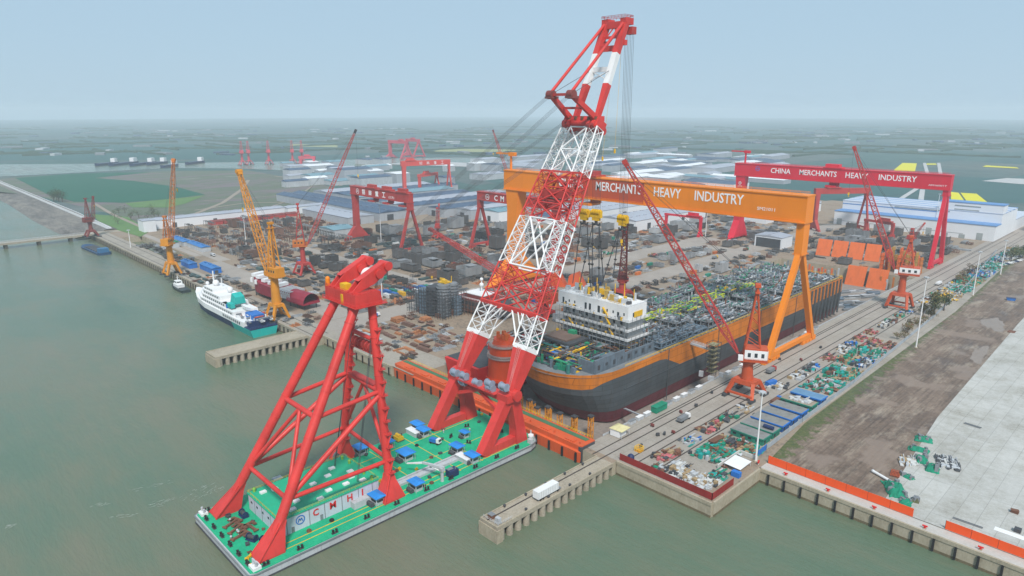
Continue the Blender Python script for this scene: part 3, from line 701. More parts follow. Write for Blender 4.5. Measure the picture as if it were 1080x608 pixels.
# ------------------------------------------------------------------ slewing portal cranes
def square(c, ax, up, w, h):
    c = Vector(c); return [c + ax * (i * w / 2) + up * (j * h / 2) for i, j in ((-1, -1), (1, -1), (1, 1), (-1, 1))]
def portal_crane(label, base, slew_z, mast_z, pivot_z, tip, cols, half=5.5, col_r=1.5, house=(8, 5.5, 4), tilt=None, group=None, sign=False, name='portal_crane', boom_w=2.4, portal_z=None):
    """tip: world position of the boom head; the boom points from the slew house to it."""
    cb, ct, ch, cm, cbm = cols
    t = thing(name, label, 'crane', base, 0, group); base = Vector(base)
    lt = Vector(tip) - base; az = math.atan2(lt.y, lt.x); f = Vector((math.cos(az), math.sin(az), 0)); s = Vector((-f.y, f.x, 0)); Z = Vector((0, 0, 1))
    pz = portal_z or min(11.0, slew_z * 0.42)
    for i in (-1, 1):
        for j in (-1, 1):
            b = MB(); b.bar((i * half, j * half, 1.3), (i * half * .72, j * half * .45, pz), 1.5, 1.5, 0, 1.9, 1.9); b.build('leg', cb, t)
            b = MB(); b.ab((i * half - .9, j * half - 2.6, 0.1), (i * half + .9, j * half + 2.6, 1.4)); b.build('bogie', DGRY, t)
    b = MB(); b.loft([[(-half * .8, -half * .62, pz - 1.2), (half * .8, -half * .62, pz - 1.2), (half * .8, half * .62, pz - 1.2), (-half * .8, half * .62, pz - 1.2)],
                      [(-half * .8, -half * .55, pz + .9), (half * .8, -half * .55, pz + .9), (half * .8, half * .55, pz + .9), (-half * .8, half * .55, pz + .9)]])
    for j in (-1, 1): b.ab((-half, j * half - .5, 2.2), (half, j * half + .5, 3.2))
    b.build('portal_frame', cb, t)
    b = MB(); b.tube((0, 0, pz + .8), (0, 0, slew_z - 1.6), col_r * 1.25, 14, 0, col_r); b.tube((0, 0, slew_z - 1.7), (0, 0, slew_z - .2), col_r * 1.5, 14)
    b.build('column', ct, t)
    hw, hd, hh = house; back = -f * (hw * 0.18)
    b = MB(); b.box((back.x, back.y, slew_z + .35), (hw + 2.4, hd + 1.6, .7), az); b.box((back.x - f.x * 1, back.y - f.y * 1, slew_z + .7 + hh / 2), (hw, hd, hh), az)
    b.box((back.x - f.x * hw * .5, back.y - f.y * hw * .5, slew_z + .8), (2.2, hd * .9, 2.4), az)
    hs = b.build('machinery_house', ch, t)
    b = MB()
    for k in range(3):
        for sd in (-1, 1):
            c = back - f * 1 + f * ((k - 1) * hw * .27) + s * sd * (hd / 2 + .04); b.box((c.x, c.y, slew_z + .7 + hh * .6), (hw * .13, .08, hh * .28), az)
    b.build('window', WIN, hs)
    if sign:
        b = MB()
        for sd in (-1, 1):
            c = back - f * 1 + s * sd * (hd / 2 + .12); b.box((c.x, c.y, slew_z + .7 + hh * .5), (hw * .98, .12, hh * .8), az)
        c = back - f * (1 + hw / 2 + .12); b.box((c.x, c.y, slew_z + .7 + hh * .5), (.12, hd * .98, hh * .8), az)
        pn = b.build('white_panel', WHT, hs)
        b = MB()
        for sd in (-1, 1):
            for k in range(3):
                c = back - f * 1 + f * ((k - 1) * hw * .29) + s * sd * (hd / 2 + .2); b.box((c.x, c.y, slew_z + .7 + hh * .48), (hw * .13, .08, hh * .36), az)
        for k in (-1, 1):
            c = back - f * (1 + hw / 2 + .2) + s * k * hd * .25; b.box((c.x, c.y, slew_z + .7 + hh * .48), (.08, hd * .17, hh * .36), az)
        b.build('panel_window', WIN, hs)
    b = MB(); c = f * (hw * .38) + s * (hd * .5); b.box((c.x, c.y, slew_z + 1.9), (2.4, 1.9, 2.6), az)
    cb_ = b.build('cab', ch if not sign else WHT, t)
    b = MB(); c2 = c + f * 1.24; b.box((c2.x, c2.y, slew_z + 2.3), (.1, 1.7, 1.2), az); b.build('cab_window', WIN, cb_)
    # mast (A-frame)
    apex = -f * (hw * .12) + Z * mast_z; r = max(.28, boom_w * .13)
    b = MB(); zb = slew_z + .7
    fr = [f * hw * .26 + s * k * hd * .42 + Z * zb for k in (-1, 1)]; bk = [-f * hw * .5 + s * k * hd * .42 + Z * zb for k in (-1, 1)]
    ap = [apex + s * k * hd * .14 for k in (-1, 1)]
    for k in range(2): b.tube(fr[k], ap[k], r, 6); b.tube(bk[k], ap[k], r * .85, 6)
    for k in range(1, 7):
        q = k / 7; b.tube(fr[0].lerp(ap[0], q), fr[1].lerp(ap[1], q), r * .5, 4)
        for m_ in range(2): b.tube(fr[m_].lerp(ap[m_], q), bk[m_].lerp(ap[m_], q - .1), r * .45, 4)
        b.tube(fr[0].lerp(ap[0], q), fr[1].lerp(ap[1], q - .14), r * .4, 4)
    b.box((apex.x, apex.y, apex.z + .4), (2.6, hd * .5, 1.6), az); b.box((apex.x, apex.y, apex.z - 3), (2.2, hd * .7, .5), az)
    b.build('mast', cm, t)
    # boom
    piv = f * (hw * .5) + Z * pivot_z; d = (lt - piv); L = d.length; d.normalize(); up = s.cross(d).normalized() * -1
    if up.z < 0: up = -up
    w = boom_w; nb = max(8, int(L / (w * 1.15)))
    b = MB(); A = square(piv, s, up, w * 1.25, .6); M1 = square(piv + d * L * .12, s, up, w * 1.15, w); M2 = square(piv + d * L * .7, s, up, w * .85, w * .8); E = square(piv + d * L, s, up, w * .5, w * .35)
    rc, rb = w * .075, w * .045
    b.lattice(A, M1, 3, rc, rb); b.lattice(M1, M2, int(nb * .6), rc, rb); b.lattice(M2, E, max(3, int(nb * .36)), rc, rb)
    if isinstance(cbm, (list, tuple)):
        tip_m = cbm[1]; bm = cbm[0]
    else: tip_m = bm = cbm
    bo = b.build('boom', bm, t)
    b = MB(); e = piv + d * L; b.bar(e - d * 2.5, e + d * 1.2, w * .8, w * .6); b.tube(e + s * w * .5, e - s * w * .5, w * .35, 10)
    b.build('boom_head', tip_m, bo)
    b = MB()
    for k in (-1, 1):
        b.tube(apex + s * k * .6, piv + d * L * .93 + s * k * w * .2, .055, 4); b.tube(apex + s * k * .4, e + s * k * .3, .045, 4)
    b.tube(apex, bk[0], .07, 4)
    b.build('pendant_rope', DGRY, t)
    hkz = max(3.0, e.z - max(8, L * .35))
    b = MB(); b.tube(e, (e.x, e.y, hkz), .07, 4); b.build('hoist_rope', DGRY, t)
    b = MB(); b.box((e.x, e.y, hkz - .8), (1.2, .7, 1.8), az); b.tube((e.x, e.y, hkz - 1.6), (e.x, e.y, hkz - 2.9), .22, 6); b.tube((e.x, e.y, hkz - 2.9), (e.x + .7, e.y, hkz - 2.6), .2, 6); b.build('hook', BYEL, t)
    b = MB(); b.rail([tuple(back + f * (i * (hw / 2 + 1)) + s * (j * (hd / 2 + .7)) + Z * (slew_z + .7)) for i, j in ((-1, -1), (1, -1), (1, 1), (-1, 1))], 1.1, .06, 2, 0, True)
    for k in range(6):
        z0 = pz + (slew_z - pz) * k / 6; a0 = k * 1.05; b.tube((math.cos(a0) * col_r * 1.5, math.sin(a0) * col_r * 1.5, z0), (math.cos(a0 + 1.05) * col_r * 1.5, math.sin(a0 + 1.05) * col_r * 1.5, z0 + (slew_z - pz) / 6), .12, 4)
    b.build('access_stair', ct, t)
    return t
def crane_px(label, ub, vb, v_slew, v_mast, piv_dz, tip_uv, L, far, cols, **k):
    base = at(ub, vb); sz = height_at(v_slew, base); mz = height_at(v_mast, base); pz = sz + piv_dz
    tip = tip_on_ray(tip_uv[0], tip_uv[1], base + Vector((0, 0, pz)), L, far)
    return portal_crane(label, base, sz, mz, pz, tip, cols, **k)
YC = (YEL, YEL, YEL, YEL, YEL)
crane_px('yellow portal crane with a long raised boom between the white ship and the maroon hull', 293, 337, 291, 236, 2, (252, 181), 74, True, YC, half=6, col_r=2.6, house=(10, 7, 5.5), boom_w=4.2)
YR = paint('crane_amber', (0.50, 0.15, 0.02), 0.55, 0.2, 0.08, 0.4)
crane_px('amber portal crane with near upright boom by the blue sheds on the left quay', 182, 290, 258, 229, 2, (183, 169), 74, True, (YEL, YEL, YEL, YR, YR), half=6, col_r=2.3, house=(9, 6.5, 5), boom_w=3.4)
crane_px('small dark brown portal crane at the end of the left quay', 97, 250, 234, 210, 1.5, (98, 208), 26, True, (BRN, BRN, BRN, BRN, BRN), half=6, col_r=1.8, house=(8, 6, 4.5), boom_w=3)
crane_px('dusty red portal crane with yellow house, its boom raised over the frame yard', 321, 290, 260, 216, 2, (375, 138), 96, True, (CRED, CRED, YR, CRED, (CRED, DGRY)), half=7, col_r=1.9, house=(10, 6, 5), boom_w=3.2)
crane_px('vermilion portal crane with white panelled cab beside the grey production ship', 786, 417, 379, 302, 3.5, (659, 171), 96, True, (DRED, DRED, DRED, DRED, CRED), half=7, col_r=2.4, house=(11, 8, 6), boom_w=3.6, sign=True)
crane_px('vermilion portal crane with long white cab near the orange hatch panels', 948, 325, 289, 250, 3.0, (901, 156), 92, True, (DRED, DRED, DRED, DRED, CRED), half=7, col_r=2.2, house=(13, 8, 5), boom_w=3.6, sign=True)
crane_px('dark red lattice crane standing upright beyond the white accommodation block', 656, 314, 296, 240, 2, (660, 236), 50, False, (CRED, CRED, CRED, CRED, BRN), half=7, col_r=2.4, house=(8, 7, 4), boom_w=4.6)
crane_px('rusty red crane with low outstretched boom behind the white and red boom', 575, 335, 318, 285, 2, (454, 242), 110, True, (CRED, CRED, DRED, CRED, (CRED, BRN)), half=7, col_r=2.2, house=(10, 8, 6), boom_w=3.6)
PALEC = paint('faded_pink_white', (0.52, 0.36, 0.36), 0.6, 0.2, 0.05, 0.3)
crane_px('pale faded crane with dark red boom tip left of the orange gantry', 545, 222, 203, 190, 2, (520, 138), 92, True, (PALEC, PALEC, PALEC, CRED, (CRED, BRN)), half=7, col_r=2.4, house=(10, 8, 6), boom_w=3.6)
crane_px('thin red tower crane over the mid yard left of the CMHI gantry', 462, 252, 240, 220, 2, (463, 216), 30, True, (CRED, CRED, CRED, CRED, CRED), half=5, col_r=1.4, house=(7, 5, 4), boom_w=2.2)
crane_px('small red crane with short level arm beside the orange panels', 958, 275, 252, 242, 1, (975, 236), 26, True, (CRED, CRED, CRED, CRED, CRED), half=5, col_r=1.6, house=(6, 5, 3), boom_w=1.6)
mark('the vermilion crane beside the ship', -148, 306); mark('the vermilion crane near the orange panels', -151, 539)
mark('the yellow crane by the white ship', -446, 199); mark('the amber crane on the left quay', -634, 191); mark('the dusty red crane with yellow house', -552, 276)
mark('the dark red lattice crane', -308, 415)
for k, (u, v, tu, tv, ph) in enumerate(((256, 174.5, 253, 160, 'leftmost pink harbour crane on the far river bank'), (263, 174, 260, 158, 'pink harbour crane second along the far river bank'), (284, 173.5, 281, 160, 'pink harbour crane midway along the far river bank'), (309, 173, 308, 163.5, 'pink harbour crane right of the middle of the far bank row'), (319, 173, 318, 163.5, 'last pink harbour crane before the river bends'))):
    bs = at(u, v); tp = tip_on_ray(tu, tv, bs + Vector((0, 0, 40)), 60, True)
    portal_crane(ph, bs, 32, 62, 35, tp, (FARP,) * 5, half=8, col_r=2.6, house=(14, 9, 7), boom_w=4, group='harbour cranes on the far river bank')
# ------------------------------------------------------------------ the floating sheerlegs crane
CX0 = -216.0; DZ = -2.5
fc = thing('floating_crane', 'red and white floating crane with tall lattice boom on a green decked barge', 'floating crane', (CX0, 137, 0))
OFF = Vector((CX0, 137, 0))
def L3(x, y, z): return Vector((x, y - 137, z))      # x measured from the centreline
b = MB()
hw = 24.0
plan = [(-hw + 1, 70), (hw - 1, 70), (hw, 71.5), (hw, 197), (hw - 1.5, 201.5), (hw - 5, 204), (-hw + 5, 204), (-hw + 1.5, 201.5), (-hw, 197), (-hw, 71.5)]
b.prism([(x, y - 137) for x, y in plan], -8.5, DZ - 0.35)
b.build('hull', LGRY, fc)
b = MB(); b.prism([(x * .985, (y - 137) * .992) for x, y in plan], DZ - 0.35, DZ); b.build('deck', DECK, fc)
b = MB(); b.prism([(x * 1.006, (y - 137) * 1.004) for x, y in plan], -6.5, -5.4); b.build('waterline_belt', DGRY, fc)
b = MB()
for k in range(len(plan)):
    p, q = plan[k], plan[(k + 1) % len(plan)]
    P, Q = L3(p[0] * 1.004, 137 + (p[1] - 137) * 1.003, DZ - .5), L3(q[0] * 1.004, 137 + (q[1] - 137) * 1.003, DZ - .5)
    b.bar(P, Q, .45, .45)
b.build('rubbing_strake', GRY, fc)
b = MB()   # painted lanes and hatches on the deck
for x, y0, y1, w in ((16, 86, 172, .35), (19, 82, 196, .3), (8, 130, 172, .3), (-14, 130, 196, .3), (3, 150, 196, .25)):
    b.ab(L3(x, y0, DZ + .004), L3(x + w, y1, DZ + .03))
for y in (131, 142, 160, 172): b.ab(L3(-20, y, DZ + .004), L3(20, y + .3, DZ + .028))
b.build('deck_marking', BYEL, fc)
b = MB(); b.ab(L3(10, 128, DZ), L3(12.2, 170, DZ + .6)); b.ab(L3(9.2, 128, DZ), L3(9.8, 170, DZ + 1.1)); b.ab(L3(12.6, 128, DZ), L3(13.0, 170, DZ + 1.0))
b.build('boom_rest', LGRY, fc)
# deckhouse
dx0, dx1, dy0, dy1, dzt = -13, 12, 86, 126, 3.9
b = MB(); b.ab(L3(dx0, dy0, DZ), L3(dx1, dy1, dzt)); dh = b.build('deckhouse', paint('house_wall', (0.50, 0.53, 0.60), 0.55, 0.08, 0.2, 0.25), fc)
b = MB(); b.ab(L3(dx0 - .35, dy0 - .35, dzt), L3(dx1 + .35, dy1 + .35, dzt + .35)); b.build('roof', ROOFG, dh)
b = MB()
for k, (x, y) in enumerate(((9, 92.5), (5, 96), (-8, 94), (-9, 90), (9.5, 103), (6.5, 108), (2, 110), (-1.5, 106), (7, 115), (4, 119), (-3, 113), (0, 121), (-7, 117), (9, 121))):
    b.box(L3(x, y, dzt + .65), (1.6, 2.3, .6))
b.build('skylight', WHT, dh)
b = MB()
for x, y in ((-11, 124), (-6, 124.3), (10.5, 124), (5, 124), (-12, 88), (-12, 105)): b.tube(L3(x, y, dzt + .3), L3(x, y, dzt + 1.4), .55, 8); b.dome(L3(x, y, dzt + 1.4), .7, 0, 8, 3)
b.build('vent', paint('vent_lime', (0.20, 0.42, 0.06), 0.6), dh)
b = MB()
for y in (88.5, 97, 103, 110, 117, 123): b.ab(L3(dx1, y, DZ), L3(dx1 + .08, y + .25, dzt))
for y in (90.2, 101.2, 115.6): b.ab(L3(dx1, y, DZ + .1), L3(dx1 + .1, y + 1.1, DZ + 2.2))
for x in (-8, -2, 5): b.ab(L3(x, dy0 - .08, DZ), L3(x + .25, dy0, dzt))
b.build('wall_rib', GRY, dh)
b = MB()
for k in range(5): b.ab(L3(-11 + k * 4.6, dy0 - .06, DZ + 3.4), L3(-9.8 + k * 4.6, dy0, DZ + 4.2))
b.build('window', WIN, dh)
b = MB(); b.ab(L3(dx1, 113.5, DZ), L3(dx1 + 2.8, 125.6, DZ + 2.6)); b.build('side_locker', LGRY, dh)
b = MB(); b.rail([L3(dx0, dy0, dzt + .35), L3(dx1, dy0, dzt + .35), L3(dx1, dy1, dzt + .35), L3(dx0, dy1, dzt + .35)], 1.0, .06, 2.5, 0, True); b.build('roof_rail', paint('rail_yellow', (0.45, 0.45, 0.05), 0.6), dh)
for ch, y, w in (('C', 99.6, 2.2), ('M', 106.4, 2.5), ('H', 113.4, 2.2), ('I', 118.8, .55)):
    fit_text('lettering', ch, SIGNR, dh, L3(dx1 + (.12 if y < 113 else .12), y, 1.55), (0, 1, 0), (0, 0, 1), w, 2.7, .05, .02)
emblem(dh, L3(dx1 + .12, 93.6, 1.3), (0, 1, 0), (0, 0, 1), 1.75, BLU)
# rear frame
HB = 72.5
heads = {-1: L3(-6.5, 124, HB), 1: L3(6.5, 124, HB)}; headf = {-1: L3(-6.5, 130.5, HB), 1: L3(6.5, 130.5, HB)}
rear = {-1: L3(-17.6, 79, DZ), 1: L3(17.6, 79, DZ)}; fore = {-1: L3(-25.0 + 2, 131, DZ), 1: L3(17, 128, DZ)}
for s in (-1, 1):
    for foot, head, rr in ((rear[s], heads[s], 1.8), (fore[s], headf[s], 1.65)):
        b = MB(); b.tube(foot.lerp(head, .06), head, rr, 18, 0, rr * .92)
        for k in range(9): c_ = foot.lerp(head, .16 + k * .095); dd = (head - foot).normalized(); b.tube(c_ - dd * .14, c_ + dd * .14, rr * 1.045, 18)
        lg = b.build('frame_leg', RED, fc)
        b = MB(); d = (head - foot).normalized(); q = foot.lerp(head, .13)
        sq = lambda c, w, l: [c + Vector((i * w, j * l, 0)) for i, j in ((-1, -1), (1, -1), (1, 1), (-1, 1))]
        b.loft([sq(foot, 3.0, 4.6), sq(foot + Vector((0, 0, .5)), 3.0, 4.6), sq(foot.lerp(head, .10), 1.7, 1.9), sq(q, 1.5, 1.5)])
        for i in (-1, 1): b.bar(foot + Vector((i * 3.2, -4.8, .2)), foot.lerp(head, .14) + Vector((i * 1.6, 0, 0)), .35, .5)
        b.build('leg_foot', RED, lg)
        if foot is fore[s]:
            b = MB()
            for k in range(12):
                c = foot.lerp(head, .14 + k * .066); b.box((c.x + 1.5, c.y + .3, c.z), (2.7, 2.4, .25)); b.rail([(c.x + 2.7, c.y - .9, c.z), (c.x + 2.7, c.y + 1.5, c.z)], 1.0, .08, 2)
                if k < 11:
                    c2 = foot.lerp(head, .14 + (k + 1) * .066); b.bar((c.x + 2.2, c.y + (1.3 if k % 2 else -.8), c.z), (c2.x + 2.2, c2.y + (-.8 if k % 2 else 1.3), c2.z), .5, .2)
            b.build('leg_ladder', RED, lg)
def at_z(foot, head, z): return foot.lerp(head, (z - foot.z) / (head.z - foot.z))
zr, zf, zl = 37.0, 37.0, 13.0
def brace(p, q, r): 
    b = MB(); b.tube(p, q, r * .86, 12); return b.build('brace', RED, fc)
RL, RR_, FL, FR_ = rear[-1], rear[1], fore[-1], fore[1]
hL, hR, kL, kR = heads[-1], heads[1], headf[-1], headf[1]
brace(at_z(RL, hL, zr), at_z(RR_, hR, zr), 1.15); brace(at_z(FL, kL, zf + 2), at_z(FR_, kR, zf + 2), 1.5)
brace(at_z(RL, hL, zr), at_z(FL, kL, zf + 2), 1.0); brace(at_z(RR_, hR, zr), at_z(FR_, kR, zf + 2), 1.0)
brace(at_z(RL, hL, zl), at_z(RR_, hR, zl), .95); brace(at_z(FL, kL, zl), at_z(FR_, kR, zl), .95)
brace(at_z(RL, hL, zl), at_z(FL, kL, zl), .95); brace(at_z(RR_, hR, zl), at_z(FR_, kR, zl - 1), .95)
midr = (at_z(RL, hL, zr) + at_z(RR_, hR, zr)) / 2
brace(midr, at_z(RL, hL, zl), .85); brace(midr, at_z(RR_, hR, zl), .85)
midf = (at_z(FL, kL, zf + 2) + at_z(FR_, kR, zf + 2)) / 2
brace(midf, at_z(FL, kL, zl), .85); brace(midf, at_z(FR_, kR, zl), .85)
brace(at_z(RR_, hR, zl), at_z(FR_, kR, zf + 1), 1.15); brace(at_z(RL, hL, zl), at_z(FL, kL, zf + 1), 1.15)
brace(at_z(FR_, kR, 58), at_z(FL, kL, 58), 1.0)
b = MB(); c = midf; b.ab((c.x - 9, c.y - 1.6, c.z + 1.4), (c.x + 9, c.y + 1.6, c.z + 1.6)); b.rail([(c.x - 9, c.y - 1.6, c.z + 1.6), (c.x + 9, c.y - 1.6, c.z + 1.6)], 1.1, .08, 2)
b.build('sheave_platform', CRED, fc); b = MB()
c = (at_z(FR_, kR, 55) + at_z(FL, kL, 55)) / 2
for k in range(6): b.tube((c.x - 6 + k * 2.3, c.y + .2, c.z - .5), (c.x - 5.2 + k * 2.3, c.y + .2, c.z - .5), 1.9, 12)
b.ab((c.x - 8, c.y - 1.2, c.z - 2.6), (c.x + 8, c.y + 1.4, c.z - 2.2))
b.build('sheave_bank', CRED, fc)
# head box
hz0, hz1 = HB - .6, HB + 4.6
b = MB()
b.loft([[L3(-10.5, 121.5, hz0), L3(10.5, 121.5, hz0), L3(10.5, 133, hz0), L3(-10.5, 133, hz0)], [L3(-10.5, 121.5, hz1), L3(10.5, 121.5, hz1), L3(10.5, 132, hz1), L3(-10.5, 132, hz1)]])
b.ab(L3(-11.6, 120.6, hz0 + .5), L3(11.6, 134.2, hz0 + .75))
hb = b.build('frame_head', RED, fc)
for s in (-1, 1):
    b = MB()
    for e in (-1, 1):
        x = s * 6.2 + e * 1.5; pr = [(121.5, hz1), (124, hz1), (131.5, hz1 + 2.2), (138.6, hz1 + 6.6), (139.2, hz1 + 9.0), (136.6, hz1 + 9.6), (127, hz1 + 5.2)]
        vs = [L3(x - .25, y, z) for y, z in pr] + [L3(x + .25, y, z) for y, z in pr]; n = len(pr)
        b.add(vs, [tuple(range(n)), tuple(range(2 * n - 1, n - 1, -1))] + [(i, i + n, (i + 1) % n + n, (i + 1) % n) for i in range(n)])
    b.add([L3(s * 6.2 + e * 1.5, y, z) for y, z in ((125, hz1 + 4.2), (136, hz1 + 9.5)) for e in (-1, 1)], [(0, 1, 3, 2)])
    for y, z in ((137.3, hz1 + 8.0), (133.5, hz1 + 5.6)):
        b.tube(L3(s * 6.2 - 2.6, y, z), L3(s * 6.2 + 2.6, y, z), 1.7, 14)
    b.build('sheave_horn', RED, hb)
b = MB(); b.tube(L3(-10, 122.5, hz1), L3(-10, 122.5, hz1 + 2.6), .9, 12); b.dome(L3(-10, 122.5, hz1 + 2.6), .9, 0, 10, 4); b.build('vent_post', ORG, hb)
b = MB(); b.tube(L3(-3.4, 135.5, hz1 + 3.0), L3(3.4, 135.5, hz1 + 3.0), 2.9, 16); b.ab(L3(-3, 131.5, hz1), L3(3, 137, hz1 + .8)); b.build('winch_drum', WHT, hb)
b = MB(); b.ab(L3(-2.2, 123, hz1), L3(1.5, 125.6, hz1 + 2.2)); b.ab(L3(1, 121.2, hz1 - 5), L3(2.3, 121.5, hz1 - 1)); b.build('control_box', BYEL, hb)
b = MB(); b.rail([L3(-11.4, 120.8, hz0 + .75), L3(11.4, 120.8, hz0 + .75), L3(11.4, 134, hz0 + .75)], 1.1, .08, 2); b.rail([L3(-10.4, 121.6, hz1), L3(10.4, 121.6, hz1), L3(10.4, 132, hz1)], 1.1, .08, 2); b.build('head_rail', RED, hb)
# pedestals
PV = {-1: L3(-17, 191.5, 21), 1: L3(17, 191.5, 21)}
for s in (-1, 1):
    x = s * 17
    b = MB()
    b.bar(L3(x, 174.5, DZ + .6), L3(x, 189.5, 20), 4.2, 4.6, 0, 4.2, 4.6)
    b.loft([[L3(x + i * w, y0 + j * l, z) for i, j in ((-1, -1), (1, -1), (1, 1), (-1, 1))] for z, w, l, y0 in ((DZ, 2.6, 3.4, 196), (4, 2.3, 2.7, 195.4), (19, 2.1, 2.5, 192.5))])
    b.bar(L3(x, 174, DZ + 1.6), L3(x, 196, DZ + 1.6), 3.4, 3.4)
    b.box(L3(x, 190.5, 20.4), (6.6, 8.5, 3.4)); b.tube(L3(x - 4.6, 191.5, 21.2), L3(x + 4.6, 191.5, 21.2), 2.4, 16)
    b.build('pedestal', RED, fc)
b = MB()
b.bar(L3(-14, 189, 19.5), L3(14, 189, 19.5), 2.6, 3.0); b.bar(L3(-13, 186.6, 14), L3(0, 188, 19), 1.4, 1.4); b.bar(L3(13, 186.6, 14), L3(0, 188, 19), 1.4, 1.4)
b.ab(L3(-13, 185, 21.0), L3(13, 191, 21.3)); b.rail([L3(-13, 185, 21.3), L3(13, 185, 21.3)], 1.1, .08, 2)
b.build('cross_beam', RED, fc)
DRUMB = paint('drum_blue_grey', (0.25, 0.30, 0.38), 0.45, 0.2, .3, .4)
for x, z in ((-15.5, 23.2), (-9, 23.4), (-9.5, 20.5), (0, 22.6), (9, 22.8), (17.5, 26), (8.4, 24.8)):
    b = MB(); b.tube(L3(x - 1.7, 186.8, z), L3(x + 1.7, 186.8, z), 1.35, 14); b.tube(L3(x - 1.9, 186.8, z), L3(x - 1.6, 186.8, z), 1.75, 14); b.tube(L3(x + 1.6, 186.8, z), L3(x + 1.9, 186.8, z), 1.75, 14)
    b.box(L3(x, 187.2, z - 1.5), (3.6, 2.4, .8)); b.build('sheave_drum', DRUMB, fc)
# boom: two legs that lean over the dock and close in towards the head
HEADY, HEADZ = 256.0, 134.0
T0, T1, T2, T3, T4 = .155, .275, .43, .615, .80
ax = Vector((0, HEADY - 191.5, HEADZ - 21)); BL = ax.length; bd = ax.normalized(); bu = Vector((0, -bd.z, bd.y))  # bu: towards the barge side of the boom
def leg_c(s, t): return Vector((s * (17 + (7.8 - 17) * t), 191.5 - 137, 21)) + ax * t
def leg_sq(s, t, k=1.0):
    w = (8.6 + (5.6 - 8.6) * t) * k; d = (8.2 + (5.4 - 8.2) * t) * k
    if t < T0: q_ = .5 + .5 * t / T0; w *= q_; d *= q_
    c = leg_c(s, t); X = Vector((1, 0, 0)); return [c + X * (i * w / 2) + bu * (j * d / 2) for i, j in ((-1, 1), (1, 1), (1, -1), (-1, -1))]
ax = bd * BL
T0, T1, T2, T3, T4 = .155, .275, .43, .615, .80
for s in (-1, 1):
    b = MB(); b.loft([leg_sq(s, .0), leg_sq(s, .05), leg_sq(s, .1), leg_sq(s, T0)]); 
    bl = b.build('boom_foot', RED, fc)
    b = MB()
    for i, sx in ((0, -1), (1, 1)):
        p, q = leg_sq(s, .02)[i] + bu * .2, leg_sq(s, T0)[i] + bu * .2; b.tube(p + Vector((-sx * 2, 0, 0)), q + Vector((-sx * 3, 0, 0)), .18, 5); b.tube(p + Vector((-sx * 2.9, 0, 0)), q + Vector((-sx * 3.9, 0, 0)), .18, 5)
    for k in range(18): 
        c = leg_sq(s, .02 + k * (T0 - .02) / 18); m_ = (c[0] + c[1]) / 2 + bu * .25; b.bar(m_ + Vector((-.7, 0, 0)), m_ + Vector((.7, 0, 0)), .14, .14)
    b.build('boom_stair', paint('pale_red', (0.62, 0.16, 0.15), 0.5), bl)
    for ta, tb, mat, n in ((T0, T1, WHT, 3), (T1, T2, RED, 4), (T2, T3, WHT, 5), (T3, T4, RED, 5), (T4, .985, WHT, 5)):
        b = MB(); b.lattice(leg_sq(s, ta), leg_sq(s, tb), n, .38, .165, 0, 5, True)
        # stair tower inside the leg
        for k in range(n * 2):
            q0, q1 = ta + (tb - ta) * k / (n * 2), ta + (tb - ta) * (k + 1) / (n * 2); c0, c1 = leg_c(s, q0), leg_c(s, q1); e = 1.2 if k % 2 else -1.2
            b.bar(c0 + Vector((e, 0, 0)), c1 + Vector((-e, 0, 0)), .6, .14); b.box(c1, (2.4, 1.4, .12)); b.tube(c0 + Vector((1.8, .6, 0)), c1 + Vector((1.8, .6, 0)), .12, 4)
        sec = b.build('boom_section', mat, fc)
        if ta == T2 and s == 1: textsec = sec
for s in (-1, 1):   # gusset plates where the boom changes from box to lattice
    b = MB(); b.loft([leg_sq(s, T0 - .004, 1.01), leg_sq(s, T0 + .012, 1.01)]); b.build('gusset_plate', WHT, fc)
def between(ta, tb, n, mat, face, r=.36, cross=True):
    b = MB()
    i0, i1 = (1, 0) if face == 0 else (2, 3)
    for k in range(n):
        q0, q1 = ta + (tb - ta) * k / n, ta + (tb - ta) * (k + 1) / n
        a0, a1 = leg_sq(-1, q0)[i0], leg_sq(-1, q1)[i0]; c0, c1 = leg_sq(1, q0)[i1], leg_sq(1, q1)[i1]
        if cross: b.tube(a0, c1, r, 5); b.tube(c0, a1, r, 5)
        b.tube(a1, c1, r * .9, 5)
        if k == 0: b.tube(a0, c0, r * 1.1, 5)
    b.build('boom_brace', mat, fc)
for face in (0, 1):
    between(T1, T2, 2, RED, face, .42); between(T2, T3, 1, WHT, face, .5); between(T3, T4, 3, RED, face, .4); between(T4, .98, 2, WHT, face, .42)
b = MB()   # haunches under the first cross frame
for s in (-1, 1):
    for i in ((1, 2) if s < 0 else (0, 3)):
        p = leg_sq(s, T0 + .03)[i]; q = leg_sq(s, T1)[i]; m_ = (leg_sq(-1, T1)[1 if i in (0, 1) else 2] + leg_sq(1, T1)[0 if i in (0, 1) else 3]) / 2
        b.tube(p, q.lerp(m_, .75), .42, 5); b.tube(leg_sq(s, T0 + .07)[i], q.lerp(m_, .4), .3, 5); b.tube(leg_sq(s, T0 + .1)[i], q.lerp(m_, .2), .3, 5)
b.build('boom_haunch', WHT, fc)
b = MB()   # big cross girder at the white to red joint
for j in (0, 3): b.bar(leg_sq(-1, T1)[j], leg_sq(1, T1)[1 if j == 0 else 2], 1.4, 1.4)
for j in (0, 3): b.bar(leg_sq(-1, T4)[j], leg_sq(1, T4)[1 if j == 0 else 2], .9, .9)
b.build('cross_girder', RED, fc)
b = MB()   # machinery platform in the upper red band
b.box(leg_c(-1, .70).lerp(leg_c(1, .70), .5), (24, 5, .4)); b.box(leg_c(-1, .705).lerp(leg_c(1, .705), .5) + Vector((0, 0, 2.2)), (15, 3.5, 3.6)); b.box(leg_c(-1, .77).lerp(leg_c(1, .77), .5), (22, 4, .4))
b.build('winch_platform', CRED, fc)
